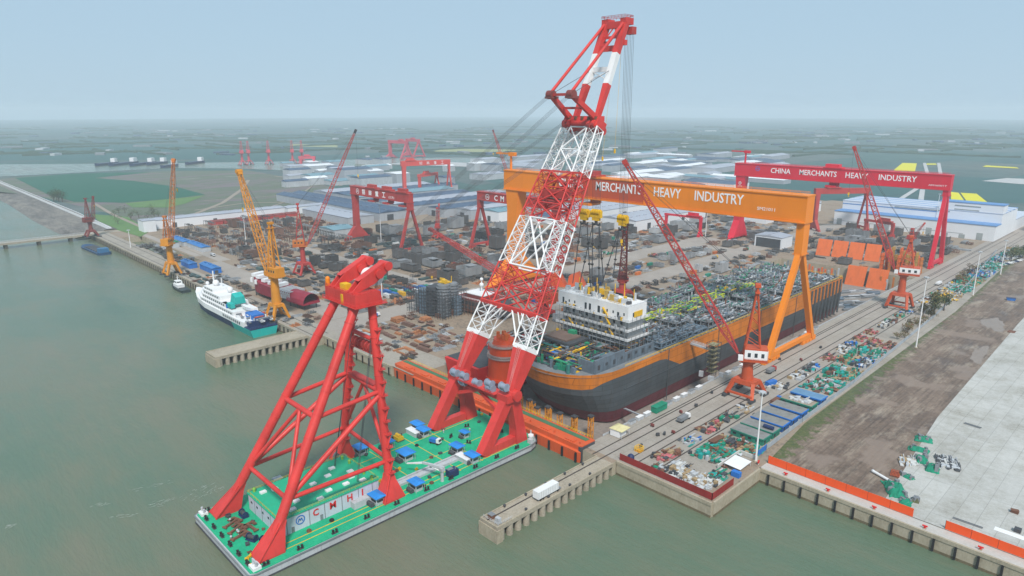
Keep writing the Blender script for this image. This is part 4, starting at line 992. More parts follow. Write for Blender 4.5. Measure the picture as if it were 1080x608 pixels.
# 3000T on the outer face of the right leg, read upwards
xf = Vector((1, 0, 0))
for k, ch in enumerate('3000T'):
    t_ = .453 + k * .0365; c = leg_c(1, t_) + Vector(((8.6 - 3.0 * t_) / 2 + .6, 0, 0))
    fit_text('lettering', ch, CRED, textsec, c, bd, Vector((1, 0, 0)).cross(bd), 3.7, 5.0, .05, .0)
# boom head
b = MB(); hc = leg_c(0, 1.0) * 1
hc = Vector((0, HEADY - 137, HEADZ))
b.loft([[hc + Vector((i * 10.6, 0, 0)) + bu * (j * 3.4) + bd * k for i, j in ((-1, 1), (1, 1), (1, -1), (-1, -1))] for k in (-2.2, 2.2)])
b.box(hc + bd * 3.2, (17, 6.5, 2.4)); 
for x in (-9, -6, 6, 9):
    for j in (-3.4, 3.4): b.tube(hc + bu * j + Vector((x - .9, 0, -1.2)), hc + bu * j + Vector((x + .9, 0, -1.2)), 1.9, 12)
b.build('boom_head', RED, fc)
b = MB()
for k in range(10): b.box(hc + Vector((-9 + k * 2, 0, 0)) + bu * (3.6 if k % 2 else -3.6) + bd * 1.5, (1.2, 1.2, 1.6))
b.build('head_fitting', RUST, fc)
# fly jib and back mast
JT = Vector((0, 277.5 - 137, 180.5)); MT = Vector((0, 239.5 - 137, 147.5))
for s in (-1, 1):
    p0 = hc + Vector((s * 6.6, 0, 0)) + bd * 3; p1 = JT + Vector((s * 5.6, 0, 0)); d = p1 - p0
    for (ta, tb, mat) in ((0, .36, RED), (.36, .68, WHT), (.68, 1.0, RED)):
        wd = lambda q: 3.0 if .1 < q < .7 else 3.3
        b = MB(); b.bar(p0 + d * ta, p0 + d * tb, wd(ta) * (.55 if ta == 0 else 1), 2.6, 0, wd(tb), 3.0); b.build('jib_arm', mat, fc)
    pm = MT + Vector((s * 6.2, 0, 0))
    b = MB(); b.bar(hc + Vector((s * 8.2, 0, 0)) + bd * 2, pm, 2.0, 2.6, 0, 1.7, 2.2); b.build('back_mast', RED, fc)
    b = MB()
    for k in (-1.2, 0, 1.2): b.tube(pm + Vector((k - .5, 0, 0)), pm + Vector((k + .5, 0, 0)), 2.0, 14)
    b.box(pm + Vector((0, .5, -1.2)), (4.6, 4.5, 1.0)); b.build('mast_sheave', BRN, fc)
    b = MB(); b.tube(pm + Vector((0, 0, 1)), p1 + Vector((0, -1.5, 0)), .75, 8); b.build('jib_backstay', RED, fc)
b = MB()
b.bar(MT + Vector((-6, 0, 0)), MT + Vector((6, 0, 0)), 1.2, 1.2); b.bar((hc + Vector((-8, 0, 0)) + bd * 2).lerp(MT + Vector((-6, 0, 0)), .5), (hc + Vector((8, 0, 0)) + bd * 2).lerp(MT + Vector((6, 0, 0)), .5), 1.1, 1.1)
b.build('mast_tie', CRED, fc)
jp = lambda s, q: (hc + Vector((s * 6.6, 0, 0)) + bd * 3).lerp(JT + Vector((s * 5.6, 0, 0)), q)
b = MB(); b.bar(jp(-1, .52), jp(1, .52), 1.7, 2.2); b.bar(jp(-1, .40), jp(1, .51), .4, .4); b.bar(jp(1, .40), jp(-1, .51), .4, .4); b.build('jib_tie', WHT, fc)
b = MB(); b.bar(jp(-1, .74), jp(1, .74), 1.6, 2.6); b.bar(jp(-1, .99), jp(1, .99), 2.6, 3.0); b.bar(jp(-1, .86), jp(1, .86), 1.2, 1.2)
for s in (-1, 1): b.bar(jp(s, .76), jp(0, .98), .6, .6); b.box(jp(s, 1.0) + Vector((0, 1.5, 1.0)), (3.4, 6, 3.0)); b.box(jp(s, .8) + Vector((0, 2.5, 0)), (3.6, 2.4, 2.4))
b.build('jib_head', RED, fc)
b = MB(); b.box(JT + Vector((5.8, 4.6, -3)), (4, 3.4, 3.4)); b.rail([JT + Vector((-7, -2, 2.6)), JT + Vector((7, -2, 2.6)), JT + Vector((7, 4.5, 2.6)), JT + Vector((-7, 4.5, 2.6))], 1.2, .1, 2, 0, True); b.build('jib_cabin', CRED, fc)
b = MB()   # luffing tackle and stays
for s in (-1, 1):
    hornp = L3(s * 6.2, 137.3, hz1 + 8.6)
    pm = MT + Vector((s * 6.2, -1.5, -.5))
    for k in range(5):
        e = (k - 2) * .75
        b.tube(hornp + Vector((e, 0, 0)), pm + Vector((e, 0, 0)), .05, 4, caps=False)
        b.tube(hornp + Vector((e, -.6, -1.2)), hc + bu * 3.4 + Vector((s * 8 + e, 0, 0)), .05, 4, caps=False)
    for k in range(3): b.tube(L3(s * (8 + k * .5), 118, DZ + 1), hornp + Vector((k * .5, -3.5, -2.5)), .09, 4, caps=False)
    for k in range(3): b.tube(leg_c(s, .70) + bu * 3.2 + Vector((k * .6, 0, 0)), hc + bu * 3.6 + Vector((s * 8 + k * .6, 0, 0)), .05, 4, caps=False)
    b.tube(pm, jp(s, .5) - Vector((0, 1.6, 0)), .12, 4, caps=False)
b.build('luffing_rope', DGRY, fc)
def hook_set(x, y, z, top, ztop, n, drops):
    hk = MB(); c = L3(x, y, z); h = .5
    for e in (-2.0, -.7, .7, 2.0): hk.tube(c + Vector((e - .5, 0, 1.4)), c + Vector((e + .5, 0, 1.4)), 1.5, 12)
    hk.box(c + Vector((0, 0, .4)), (6.2, 1.9, 3.4)); hk.box(c + Vector((0, 0, -2.0)), (4.2, 1.7, 1.6))
    o = hk.build('hook_block', BYEL, fc)
    m2 = MB(); m2.tube(c + Vector((0, 0, -2.6)), c + Vector((0, 0, -4.6)), .8, 8)
    for sd in (-1, 1): m2.tube(c + Vector((0, 0, -4.4)), c + Vector((sd * 2.0, 0, -5.0)), .55, 8); m2.tube(c + Vector((sd * 2.0, 0, -5.0)), c + Vector((sd * 2.3, 0, -3.8)), .45, 8)
    m2.build('hook', DGRY, o)
    m3 = MB()
    for k in range(n):
        e = (k - (n - 1) / 2) * .8; m3.tube(c + Vector((e, 0, 2.2)), Vector(top) + Vector((e * 1.1, 0, ztop * 0)), .09, 4, caps=False)
    m3.build('hoist_rope', DGRY, o)
    m4 = MB(); m5 = MB()
    for (dx, dy, dz) in drops:
        e = c + Vector((dx, dy, dz)); st = c + Vector((2.0 if dx > 0 else -2.0, 0, -4.8)); m4.tube(st, e, .26, 5)
        for q in (.3, .62): m5.tube(st.lerp(e, q - .012), st.lerp(e, q + .012), .75, 6)
    m4.build('sling', DGRY, o); m5.build('shackle', paint('shackle_black', (.03, .03, .03), .6), o)
hook_set(CX0 + 216 + 3.2, 263.5, 90.5, hc + Vector((3.2, 6.0, 1)), 0, 7, ((-7, -3, -36), (-2.2, 1, -38), (2.5, 1, -40), (1.0, 6, -33)))
hook_set(CX0 + 216 + 9.0, 277.5, 87.0, JT + Vector((6.0, 3.2, -3)), 0, 7, ((-3.2, -2, -30), (-6.0, -8, -34)))
hook_set(CX0 + 216 - 4.5, 263.5, 90.0, hc + Vector((-4.5, 6.0, 1)), 0, 6, ((-4, -3, -36), (3, 3, -38)))
b = MB()
for x, z in ((-4, 96), (3.5, 100)):
    p = JT + Vector((x * .6, 2.4, -12)); q = L3(x, 276, z + 22); b.tube(p, q, .07, 4); b.tube(q, q - Vector((0, 0, 2.0)), .5, 6)
b.build('auxiliary_hook', BYEL, fc)

# ------------------------------------------------------------------ loose and bolted gear on the barge deck
def shelter_proto():
    t = thing('winch_shelter', 'x', 'shelter', (0, 0, DZ))
    b = MB(); b.loft([[(-3.1, -2.4, 3.3), (3.1, -2.4, 3.3), (3.1, 2.4, 3.3), (-3.1, 2.4, 3.3)], [(-3.1, -2.4, 3.45), (3.1, -2.4, 3.45), (3.1, 2.4, 3.45), (-3.1, 2.4, 3.45)], [(-2.2, -.3, 4.1), (2.2, -.3, 4.1), (2.2, .3, 4.1), (-2.2, .3, 4.1)]]); b.build('roof', paint('canopy_blue', (0.02, 0.22, 0.62), .5, .12, .3, .1), t)
    b = MB(); b.ab((-2.1, -1.6, 0), (2.1, 1.6, 2.5)); cb = b.build('cabin', LGRY, t)
    b = MB(); b.ab((-1.7, -1.66, 1.2), (1.7, -1.6, 2.1)); b.ab((2.1, -1.3, 1.2), (2.16, 1.3, 2.1)); b.build('window', WIN, cb)
    for i in (-1, 1):
        for j in (-1, 1): b = MB(); b.tube((i * 2.7, j * 2.0, 0), (i * 2.7, j * 2.0, 3.3), .1, 6); b.build('post', LGRY, t)
    b = MB(); b.tube((-1.5, -2.9, .9), (1.5, -2.9, .9), .8, 10); b.box((0, -2.9, .3), (3.4, 1.6, .5)); b.build('winch_drum', DGRY, t)
    return t
sp = shelter_proto(); sp_used = False
SH = [(-244.7 + 6, 169.6, 'blue roofed winch shelter by the far rail, beside the yellow engine'), (-232, 168.2, 'blue roofed winch shelter against the far red pedestal'), (-218, 180.7, 'small blue roofed shelter between the two red pedestals'), (-209.3, 169.1, 'blue roofed shelter in the middle of the deck beside the pale walkway'),
      (-198.6, 168.6, 'blue roofed shelter at the foot of the near red pedestal'), (-219.9, 149.8, 'wide blue roofed shelter between the rear frame and the deck walkway'), (-197.3, 138.6, 'blue roofed shelter beside the deck crane near the barge edge'), (-199.8, 122.3, 'blue roofed shelter at the CMHI end of the deckhouse'), (-237.2, 138.3, 'blue roofed shelter beside the far front leg of the rear frame'), (-234, 150, 'blue roofed shelter on the far side of the deck near the rear frame')]
for k, (x, y, lb) in enumerate(SH):
    if k == 0: sp.location = (x, y, DZ); sp['label'] = lb; sp['group'] = 'blue roofed shelters on the barge deck'; o = sp
    else: o = dup(sp, (x, y, DZ), (0, .02, 0, .03)[k % 4], lb, 'blue roofed shelters on the barge deck')
    if k == 2: o.scale = (.75, .75, .8)
    if k == 5: o.scale = (1.15, 1.25, 1.0)
def simple(name, label, cat, mb_fn, mat, loc, rz=0, group=None):
    b = MB(); mb_fn(b); return tag(b.build(name, mat, None, loc, rz), label, cat, group)
for x, y, lb in ((-201.5, 166.3, 'white deck locker at the foot of the near red pedestal'), (-236, 165.4, 'white deck locker at the foot of the far red pedestal')):
    t = thing('deck_locker', lb, 'locker', (x, y, DZ), .0, 'white deck lockers')
    b = MB(); b.ab((-3.6, -1.5, 0), (3.6, 1.5, 2.0)); b.build('body', LGRY, t); b = MB(); b.ab((-3.8, -1.7, 2.0), (3.8, 1.7, 2.25)); b.build('lid', WHT, t)
t = thing('deck_crane', 'pale grey folding deck crane lying level over the barge walkway', 'deck crane', (-194.9, 149.6, DZ), 0)
b = MB(); b.tube((0, 0, 0), (0, 0, 5.2), .75, 12, 0, .6); b.box((0, 0, 5.2), (1.8, 1.8, 1.4)); b.build('post', LGRY, t)
b = MB(); b.bar((.8, .5, 5.8), (-8, -3.6, 6.4), 1.0, 1.1, 0, .7, .8); bo = b.build('boom', LGRY, t)
b = MB(); b.bar((-7.8, -3.5, 6.3), (-14.5, -6.6, 4.6), .7, .7, 0, .45, .45); b.tube((-1, -.3, 4.2), (-5, -2.2, 5.7), .25, 6); b.build('outer_arm', WHT, bo)
t = thing('deck_generator', 'dark blue generator box beside the grey deck crane', 'generator', (-195.6, 155.3, DZ))
b = MB(); b.ab((-1.6, -2.2, 0), (1.6, 2.2, 2.8)); bd_ = b.build('housing', NAVY, t); b = MB(); b.tube((.8, 1, 2.8), (.8, 1, 4), .2, 6); b.ab((-1.3, -2.0, 2.8), (.2, .5, 3.1)); b.build('exhaust', GRY, t)
t = thing('deck_truck', 'small white truck with blue load parked on the green deck', 'truck', (-222.1, 167.2, DZ), .3)
b = MB(); b.ab((-2.6, -1.1, .6), (2.6, 1.1, .9)); b.build('chassis', DGRY, t); b = MB(); b.loft([[(1.1, -1.1, .9), (2.7, -1.1, .9), (2.7, 1.1, .9), (1.1, 1.1, .9)], [(1.1, -1.1, 2.7), (2.3, -1.1, 2.7), (2.3, 1.1, 2.7), (1.1, 1.1, 2.7)]]); cb = b.build('cab', WHT, t); b = MB(); b.ab((-2.6, -1.15, .9), (.9, 1.15, 2.3)); b.build('load', BLU, t)
b = MB(); b.add([(2.66, -.9, 1.5), (2.66, .9, 1.5), (2.4, .9, 2.5), (2.4, -.9, 2.5)], [(0, 1, 2, 3)]); b.build('windscreen', WIN, cb)
for i in (-1.7, 1.7):
    for j in (-1, 1): b = MB(); b.tube((i, j * 1.05 - .15, .5), (i, j * 1.05 + .15, .5), .5, 12); b.build('wheel', BLK, t)
t = thing('deck_engine', 'yellow engine unit by the far side of the rear frame', 'engine', (-236.4, 157.5, DZ))
b = MB(); b.ab((-2, -1.5, .3), (2, 1.5, 1.9)); b.tube((-1.5, 0, 2.2), (1.5, 0, 2.2), .8, 10); b.build('block', BYEL, t); b = MB(); b.ab((-2.3, -1.8, 0), (2.3, 1.8, .3)); b.tube((1.2, 1, 1.8), (1.2, 1, 3.4), .2, 6); b.build('skid', DGRY, t)
# bitts along the edges: pairs of short posts
def bitt_proto():
    t = thing('mooring_bitt', 'x', 'bitts', (0, 0, DZ))
    b = MB()
    b.ab((-1.2, -.5, 0), (1.2, .5, .25)); b.build('base_plate', DGRY, t)
    for s in (-1, 1): b = MB(); b.tube((s * .65, 0, .25), (s * .65, 0, 1.25), .38, 10); b.tube((s * .65, 0, 1.25), (s * .65, 0, 1.4), .48, 10); b.build('post', BLK, t)
    return t
bp0 = bitt_proto(); first = True
BG = 'black mooring bitts round the barge deck'
spots = [(-193.6, y, math.pi / 2) for y in (76, 88, 101, 114, 127, 141, 153, 166, 178, 190)] + [(-238.3, y, math.pi / 2) for y in (74, 84, 92, 104, 116, 128, 142, 155, 168, 181, 193)] + [(x, 71.8, 0) for x in (-233, -226, -219, -212, -205, -198)] + [(-212, 178, .4), (-206, 183, 1), (-222, 176, 2), (-225, 188, 1.2), (-210, 196, 0), (-220, 199, 0)]
for x, y, rz in spots:
    lb = 'pair of stubby black mooring posts bolted to the green barge deck'
    if first: bp0.location = (x, y, DZ); bp0.rotation_euler[2] = rz; bp0['label'] = lb; bp0['group'] = BG; first = False
    else: dup(bp0, (x, y, DZ), rz, lb, BG)
# anchor winches and rusty anchors on the stern
def anchor(b):
    b.bar((0, -3.4, .5), (0, 2.6, .5), .8, .7); b.bar((-2.2, 2.4, .4), (2.2, 2.4, .4), .9, .7)
    for s in (-1, 1): b.bar((s * 2.0, 2.4, .5), (s * 1.6, -.2, .9), .9, .4, 0, 1.3, .3)
    b.tube((-.9, -3.4, .5), (.9, -3.4, .5), .35, 8)
for k, (x, y, rz, lb) in enumerate(((-224, 77.5, .35, 'rusty stock anchor lying on the barge stern nearest the far leg foot'), (-219.5, 77.2, .45, 'rusty anchor in the middle of the three on the barge stern'), (-214.5, 76.6, .2, 'rusty anchor lying closest to the near leg foot on the stern'), (-217, 81.2, 1.7, 'rusty anchor lying crosswise before the grey deckhouse end'))):
    simple('anchor', lb, 'anchor', anchor, RUST, (x, y, DZ), rz, 'rusty anchors on the barge stern')
for k, (x, y, lb) in enumerate(((-226, 82.5, 'blue stern winch beside the far leg foot'), (-205, 81, 'blue stern winch beside the near leg foot'), (-210, 78.6, 'grey blue stern winch between anchors and near leg foot'))):
    t = thing('stern_winch', lb, 'winch', (x, y, DZ), .2 * k, 'stern winches on the barge')
    b = MB(); b.tube((-1.6, 0, 1.1), (1.6, 0, 1.1), .75, 12); b.build('drum', DGRY, t); b = MB()
    for s in (-1.7, 1.7): b.tube((s - .12, 0, 1.1), (s + .12, 0, 1.1), 1.2, 12)
    b.ab((-2.1, -1.2, 0), (2.1, 1.2, .3)); b.build('flange', NAVY, t)
t = thing('bow_capstan', 'white windlass on the barge corner closest to the orange dock gate', 'windlass', (-194.5, 199.5, DZ))
b = MB(); b.tube((0, 0, 0), (0, 0, 2.2), 1.2, 12, 0, .8); b.tube((0, 0, 2.2), (0, 0, 3.0), 1.3, 12); b.build('drum', WHT, t); b = MB(); b.box((1.4, -1.6, 1.0), (2.2, 1.8, 2.0)); b.tube((-1, 1, 0), (-1, 1, 4.5), .3, 6); b.build('motor', LGRY, t)
t = thing('stern_fairlead', 'white fairlead frame at the near stern corner of the barge', 'fairlead', (-194.6, 72.8, DZ)); b = MB(); b.ab((-1.8, -1.4, 0), (1.8, 1.4, 1.1)); b.build('base', WHT, t); b = MB(); b.tube((-1, 0, 1.1), (-1, 0, 2.6), .45, 8); b.tube((1, 0, 1.1), (1, 0, 2.6), .45, 8); b.bar((-1.6, 0, 2.7), (1.6, 0, 2.7), .5, .4); b.build('roller', LGRY, t)
t = thing('stern_fairlead', 'white fairlead frame at the far stern corner of the barge', 'fairlead', (-237.4, 72.4, DZ)); b = MB(); b.ab((-1.6, -1.2, 0), (1.6, 1.2, 1.0)); b.build('base', WHT, t); b = MB(); b.tube((-1, 0, 1), (-1, 0, 2.4), .4, 8); b.tube((1, 0, 1), (1, 0, 2.4), .4, 8); b.build('roller', LGRY, t)
t = thing('work_boat', 'dark green workboat moored along the far side of the crane barge', 'boat', (-243.5, 107, -6), math.pi / 2)
b = MB(); b.loft([[(x, -w, .9 + s_), (x, w, .9 + s_), (x, w * .7, -.6), (x, -w * .7, -.6)] for x, w, s_ in ((-8, 1.9, .3), (-3, 2.3, .1), (3, 2.2, .2), (7, 1.2, .7), (8.6, .2, 1.0))]); b.build('hull', paint('dark_green_hull', (.015, .05, .045), .5), t)
b = MB(); b.ab((-5, -1.4, .9), (-1.5, 1.4, 3.2)); b.build('wheelhouse', LGRY, t)
t = thing('antenna_mast', 'white radar mast and teal tank cluster on the far deckhouse edge', 'mast', (-230.8, 106, DZ)); b = MB(); b.tube((0, 0, 0), (0, 0, 9), .3, 8); b.bar((-2, 0, 7), (2, 0, 7), .25, .25); b.bar((0, -1.5, 8), (0, 1.5, 8), .2, .4); b.build('pole', WHT, t)
b = MB(); b.ball((-1.2, 2.6, 3.4), 1.3, 0, 10, 6); b.tube((-1.2, 2.6, 0), (-1.2, 2.6, 2.4), .8, 10); b.build('tank', TEAL, t); b = MB(); b.box((1.0, -2.4, 1.8), (2.4, 2.6, 3.6)); b.box((1, 5, 1.4), (2.6, 3.4, 2.8)); b.build('pump_house', LGRY, t)
t = thing('hose_reel', 'large dark hose reel behind the deckhouse by the far front leg', 'hose reel', (-236, 128, DZ)); b = MB(); b.tube((-1.6, 0, 2.4), (1.6, 0, 2.4), 1.7, 14); b.build('drum', DGRY, t); b = MB()
for s in (-1.8, 1.8): b.tube((s - .1, 0, 2.4), (s + .1, 0, 2.4), 2.5, 16)
b.build('flange', GRY, t)
for k, (x, y) in enumerate(((-201.8, 130, ), (-203, 133), (-200.8, 95), (-201, 104), (-196.5, 145.5), (-206, 152.5), (-213, 158), (-226, 160), (-230, 178), (-203, 188), (-214, 141), (-228, 131))):
    t = thing('rope_coil', 'dark coil of mooring rope lying on the green barge deck', 'rope', (x, y, DZ), k, 'rope coils on the barge deck'); b = MB(); b.tube((0, 0, 0), (0, 0, .5), .9, 10); b.tube((0, 0, .5), (0, 0, .8), .6, 10); b.build('coil', BLK if k % 2 else RUST, t)
rr = random.Random(15)
for k in range(46):
    x, y = rr.uniform(-237, -195), rr.choice([rr.uniform(72, 85), rr.uniform(127, 202), rr.uniform(86, 127)])
    if -231 < x < -202 and 84 < y < 128: continue
    if 86 < y < 128 and not (x > -203 or x < -231): continue
    pk = k % 4
    t = thing('deck_gear', ['small yellow and dark deck fitting on the green barge deck', 'small dark hatch box on the green barge deck', 'small grey vent post on the green barge deck', 'small rust stained chain heap on the green barge deck'][pk], 'deck gear', (x, y, DZ), rr.uniform(0, 3), ['yellow deck fittings on the barge', 'dark hatch boxes on the barge', 'grey vent posts on the barge', 'chain heaps on the barge'][pk])
    b = MB()
    if pk == 0: b.box((0, 0, .35), (1.3, .8, .7)); b.tube((.2, 0, .7), (.2, 0, 1.2), .2, 8); b.build('fitting', BYEL, t)
    elif pk == 1: b.box((0, 0, .3), (1.6, 1.2, .6)); b.box((0, 0, .65), (1.7, 1.3, .1)); b.build('hatch', DGRY, t)
    elif pk == 2: b.tube((0, 0, 0), (0, 0, 1.1), .25, 8); b.dome((0, 0, 1.1), .45, 0, 8, 3); b.build('vent', LGRY, t)
    else: [b.tube((rr.uniform(-.8, .8), rr.uniform(-.6, .6), .15), (rr.uniform(-.8, .8), rr.uniform(-.6, .6), .5), .16, 5) for _ in range(12)]; b.build('chain', RUST, t)
mark('the barge', CX0, 137)
# ------------------------------------------------------------------ dock gate
t = thing('dock_gate', 'long orange floating dock gate closing the mouth of the dry dock', 'dock gate', (-240, 209, 0))
def LG(x, y, z): return Vector((x + 240, y - 209, z))
b = MB()
sec = [(-6.8, 204.6), (-1.0, 204.2), (-.6, 205.2), (1.6, 205.2), (1.6, 214.4), (-8, 214.4)]
xs = [-309, -307.5, -171.5, -170]
b.loft([[LG(x, y + (0 if 0 < i < 3 else (.6 if y < 206 else 0)), z) for z, y in sec] for i, x in enumerate(xs)])
b.build('caisson', GATEO, t)
b = MB()
for k in range(18): x = -305 + k * 7.8; b.ab(LG(x, 203.7, -6.6), LG(x + .8, 204.3, -1.4))
b.build('fender', BLK, t)
b = MB(); b.ab(LG(-308, 210.6, 1.6), LG(-172, 213.2, 1.75)); b.build('walkway', paint('walkway_green', (.06, .16, .08), .8), t)
b = MB(); b.rail([LG(-308, 214.2, 1.6), LG(-172, 214.2, 1.6)], 1.3, .09, 2); b.build('yellow_rail', BYEL, t)
b = MB()
for k in range(9): x = -300 + k * 15; b.ab(LG(x, 206, 1.6), LG(x + 5, 208.2, 2.1)); b.tube(LG(x + 8, 207, 1.6), LG(x + 8, 207, 2.8), .4, 8)
for k in range(13): x = -306 + k * 10.8; b.ab(LG(x, 205.1, -.5), LG(x + .25, 205.3, 1.7))
b.build('gate_fitting', GATEO, t)
b = MB(); b.ab(LG(-171.4, 205, -7), LG(-169.7, 214, 1.2)); b.build('end_seal', DGRY, t)
mark('the orange dock gate', -200, 209)

# ------------------------------------------------------------------ production ship in the dock
fp = thing('production_ship', 'huge grey and orange production ship under construction in the dry dock', 'ship', (-220, 390, 0))
def LS(x, y, z): return Vector((x + 220, y - 390, z))
def ship_ring(z, bow, hw, y1=537.0, n=16):
    pts = []
    for k in range(n + 1):
        a = math.pi * k / n; pts.append((-220 - math.cos(a) * hw, 262 - (262 - bow) * (abs(math.sin(a)) ** .75)))
    pts += [(-220 + hw, y_) for y_ in (268, 280, 292, 298, 304, 312, y1)] + [(-220 - hw, y1)]
    return [LS(x, y, z) for x, y in pts]
def bow_z(p, z, sheer): return z
rings = [(-13, 250, 23), (-12, 248, 27), (-5, 242, 29.2), (2, 236, 29.9), (5.5, 233, 30)]
lev = [ship_ring(z, bw_, hw_) for z, bw_, hw_ in rings]
n = len(lev[0])
b = MB(); b.loft(lev[2:], 0, False); b.build('hull', HULLG, fp)
b = MB(); b.loft(lev[:3], 0, False); b.build('hull_bottom', HULLR, fp)
# orange bulwark band, rising towards the bow
def bow_s(y):
    if y >= 312: return 0.0
    if y >= 296: return (312 - y) / 16.0
    if y >= 250: return 1.0
    return max(.45, 1.0 - (250 - y) / 14.0)
def band(z0, z1): 
    r0, r1 = ship_ring(5.5, 233, 30), ship_ring(17, 229.5, 30)
    out = []
    for p, q in zip(r0, r1):
        y = p.y + 390; s = bow_s(y); zz0 = 5.5 + 7.5 * s; k = (zz0 - 5.5) / 11.5
        out.append((p.lerp(q, k) if s > 0 else Vector(p)))
    for o_, p in zip(out, r0):
        y = p.y + 390; s = bow_s(y); o_.z = 5.5 + 7.5 * s
    return out, r1
lo_, hi_ = band(0, 0)
b = MB(); b.loft([ship_ring(5.5, 233, 30), lo_], 0, False); b.build('hull_bow_plating', HULLG, fp)
b = MB(); b.loft([lo_, hi_], 0, False); b.build('bulwark', HULLO, fp)
b = MB(); b.add([Vector(p) + Vector((0, 0, -1.5)) for p in hi_], [tuple(range(len(hi_)))]); b.build('main_deck', GRY, fp)
b = MB()
for k in range(5): y = 300 + k * 52; b.ab(LS(-190, y, -12), LS(-189.75, y + .5, 17))
for k in range(9): y = 480 + k * 6.4; b.ab(LS(-190, y, -10), LS(-189.2, y + 1.7, 16.2))
for z in (5.4,): b.ab(LS(-190, 262, z - .2), LS(-189.7, 537, z + .2))
b.build('hull_frame', HULLG, fp)
b = MB(); b.rail([LS(-190.3, 262 + 0, 17), LS(-190.3, 536, 17), LS(-249.7, 536, 17)], 1.2, .1, 4); b.build('deck_rail', BYEL, fp)
# accommodation
ac = MB(); ac.ab(LS(-248, 276, 35.6), LS(-200, 292, 43)); acc = ac.build('accommodation_block', WHT, fp)
b = MB(); b.ab(LS(-246.5, 278.2, 20.4), LS(-201.2, 291.5, 35.5)); b.build('lower_storey', paint('storey_grey', (.40, .41, .41), .6, .2, .15, .4), acc)
b = MB()
for z, y0 in ((35.5, 274.8), (30.5, 274.2), (25.5, 274.2)):
    b.ab(LS(-248.6, y0, z - .3), LS(-198.4, 277, z)); b.ab(LS(-200.3, 277, z - .3), LS(-198.4, 293, z))
    b.ab(LS(-248.6, y0, z + .25), LS(-198.4, y0 + .12, z + 1.15)); b.ab(LS(-198.5, y0 + .12, z + .25), LS(-198.38, 293, z + 1.15))
b.build('balcony', WHT, acc)
b = MB()
for x, w_, z0, z1 in ((-245, 1.2, 37, 40), (-240.5, .8, 38, 39.4), (-236.5, .8, 38, 39.4), (-232, 1.0, 34, 36.4), (-229, 1.4, 36.4, 40), (-226, 1.4, 36.4, 40), (-220, 1.6, 36, 40), (-214, .8, 38, 39.4), (-210, .8, 38, 39.4), (-207, 1.3, 36.2, 39.2), (-203, .8, 38, 39.4), (-216, 1.0, 36, 38), (-243, 1.0, 36, 38)): b.ab(LS(x, 275.9, z0), LS(x + w_, 276.02, z1))
for z in (32, 27):
    for k in range(9): x = -244 + k * 4.7; b.ab(LS(x, 278.08, z), LS(x + 1.5, 278.2, z + 2))
for y in (280, 284): b.ab(LS(-200.02, y, 37), LS(-199.9, y + 1.2, 39.2))
b.build('window', WIN, acc)
b = MB()
for x0, z0, z1 in ((-216, 35.5, 40), (-214, 30.5, 35.5), (-212, 25.5, 30.5), (-240, 25.5, 30.5)): b.bar(LS(x0, 275.2, z1), LS(x0 + 4, 275.2, z0), 1.0, .5)
b.ab(LS(-199.9, 281, 36.6), LS(-199.6, 288, 39.6)); b.build('yellow_stair', BYEL, acc)
rr = random.Random(5); b = MB()
for k in range(70):
    x, y = rr.uniform(-247, -202), rr.uniform(277.5, 291); h = rr.choice([.6, 1.0, 1.8, 2.6, 4]); b.box(LS(x, y, 43 + h / 2), (rr.uniform(.6, 3), rr.uniform(.6, 3), h), rr.uniform(0, 1), rr.choice([0, 0, 1, 2, 2, 3]))
for k in range(7): x = -244 + k * 6.3; b.tube(LS(x, 289, 43), LS(x, 289, 49 + k % 3), .25, 6, 1)
b.build('roof_gear', [paint('gear_ochre', (.5, .33, .08), .7), BYEL, LGRY, DGRY], acc)
b = MB()
for k in range(17): x = -248 + k * 3; b.tube(LS(x, 273.6, 15.5), LS(x, 273.6, 34 + (k * 7 % 5)), .13, 4)
for z in (20, 23.4, 28.3, 31.6): b.tube(LS(-248, 273.6, z), LS(-200, 273.6, z), .12, 4)
for k in range(12): x = -246 + k * 3.9; b.box(LS(x, 275.4, (24.4, 27.4, 30.6)[k % 3] + .6), (1.4, 1.0, 1.3))
for k in range(5): y = 277 + k * 3.6; b.tube(LS(-197.8, y, 15.5), LS(-197.8, y, 38), .13, 4)
b.build('facade_scaffold', GRY, acc)
rs = random.Random(41); b = MB()
for k in range(60):
    z = rs.choice([35.5, 30.5, 25.5]); x = rs.uniform(-247, -201); h = rs.uniform(.5, 2.2); b.box(LS(x, 275.0 + rs.uniform(-.2, .8), z + h / 2), (rs.uniform(.4, 1.8), .6, h), 0, rs.randrange(4))
b.build('balcony_gear', [DGRY, BYEL, GRY, LGRY], acc)
b = MB(); b.rail([LS(-248, 276, 43), LS(-200, 276, 43), LS(-200, 292, 43)], 1.2, .12, 2.5); b.build('parapet_rail', WHT, acc)
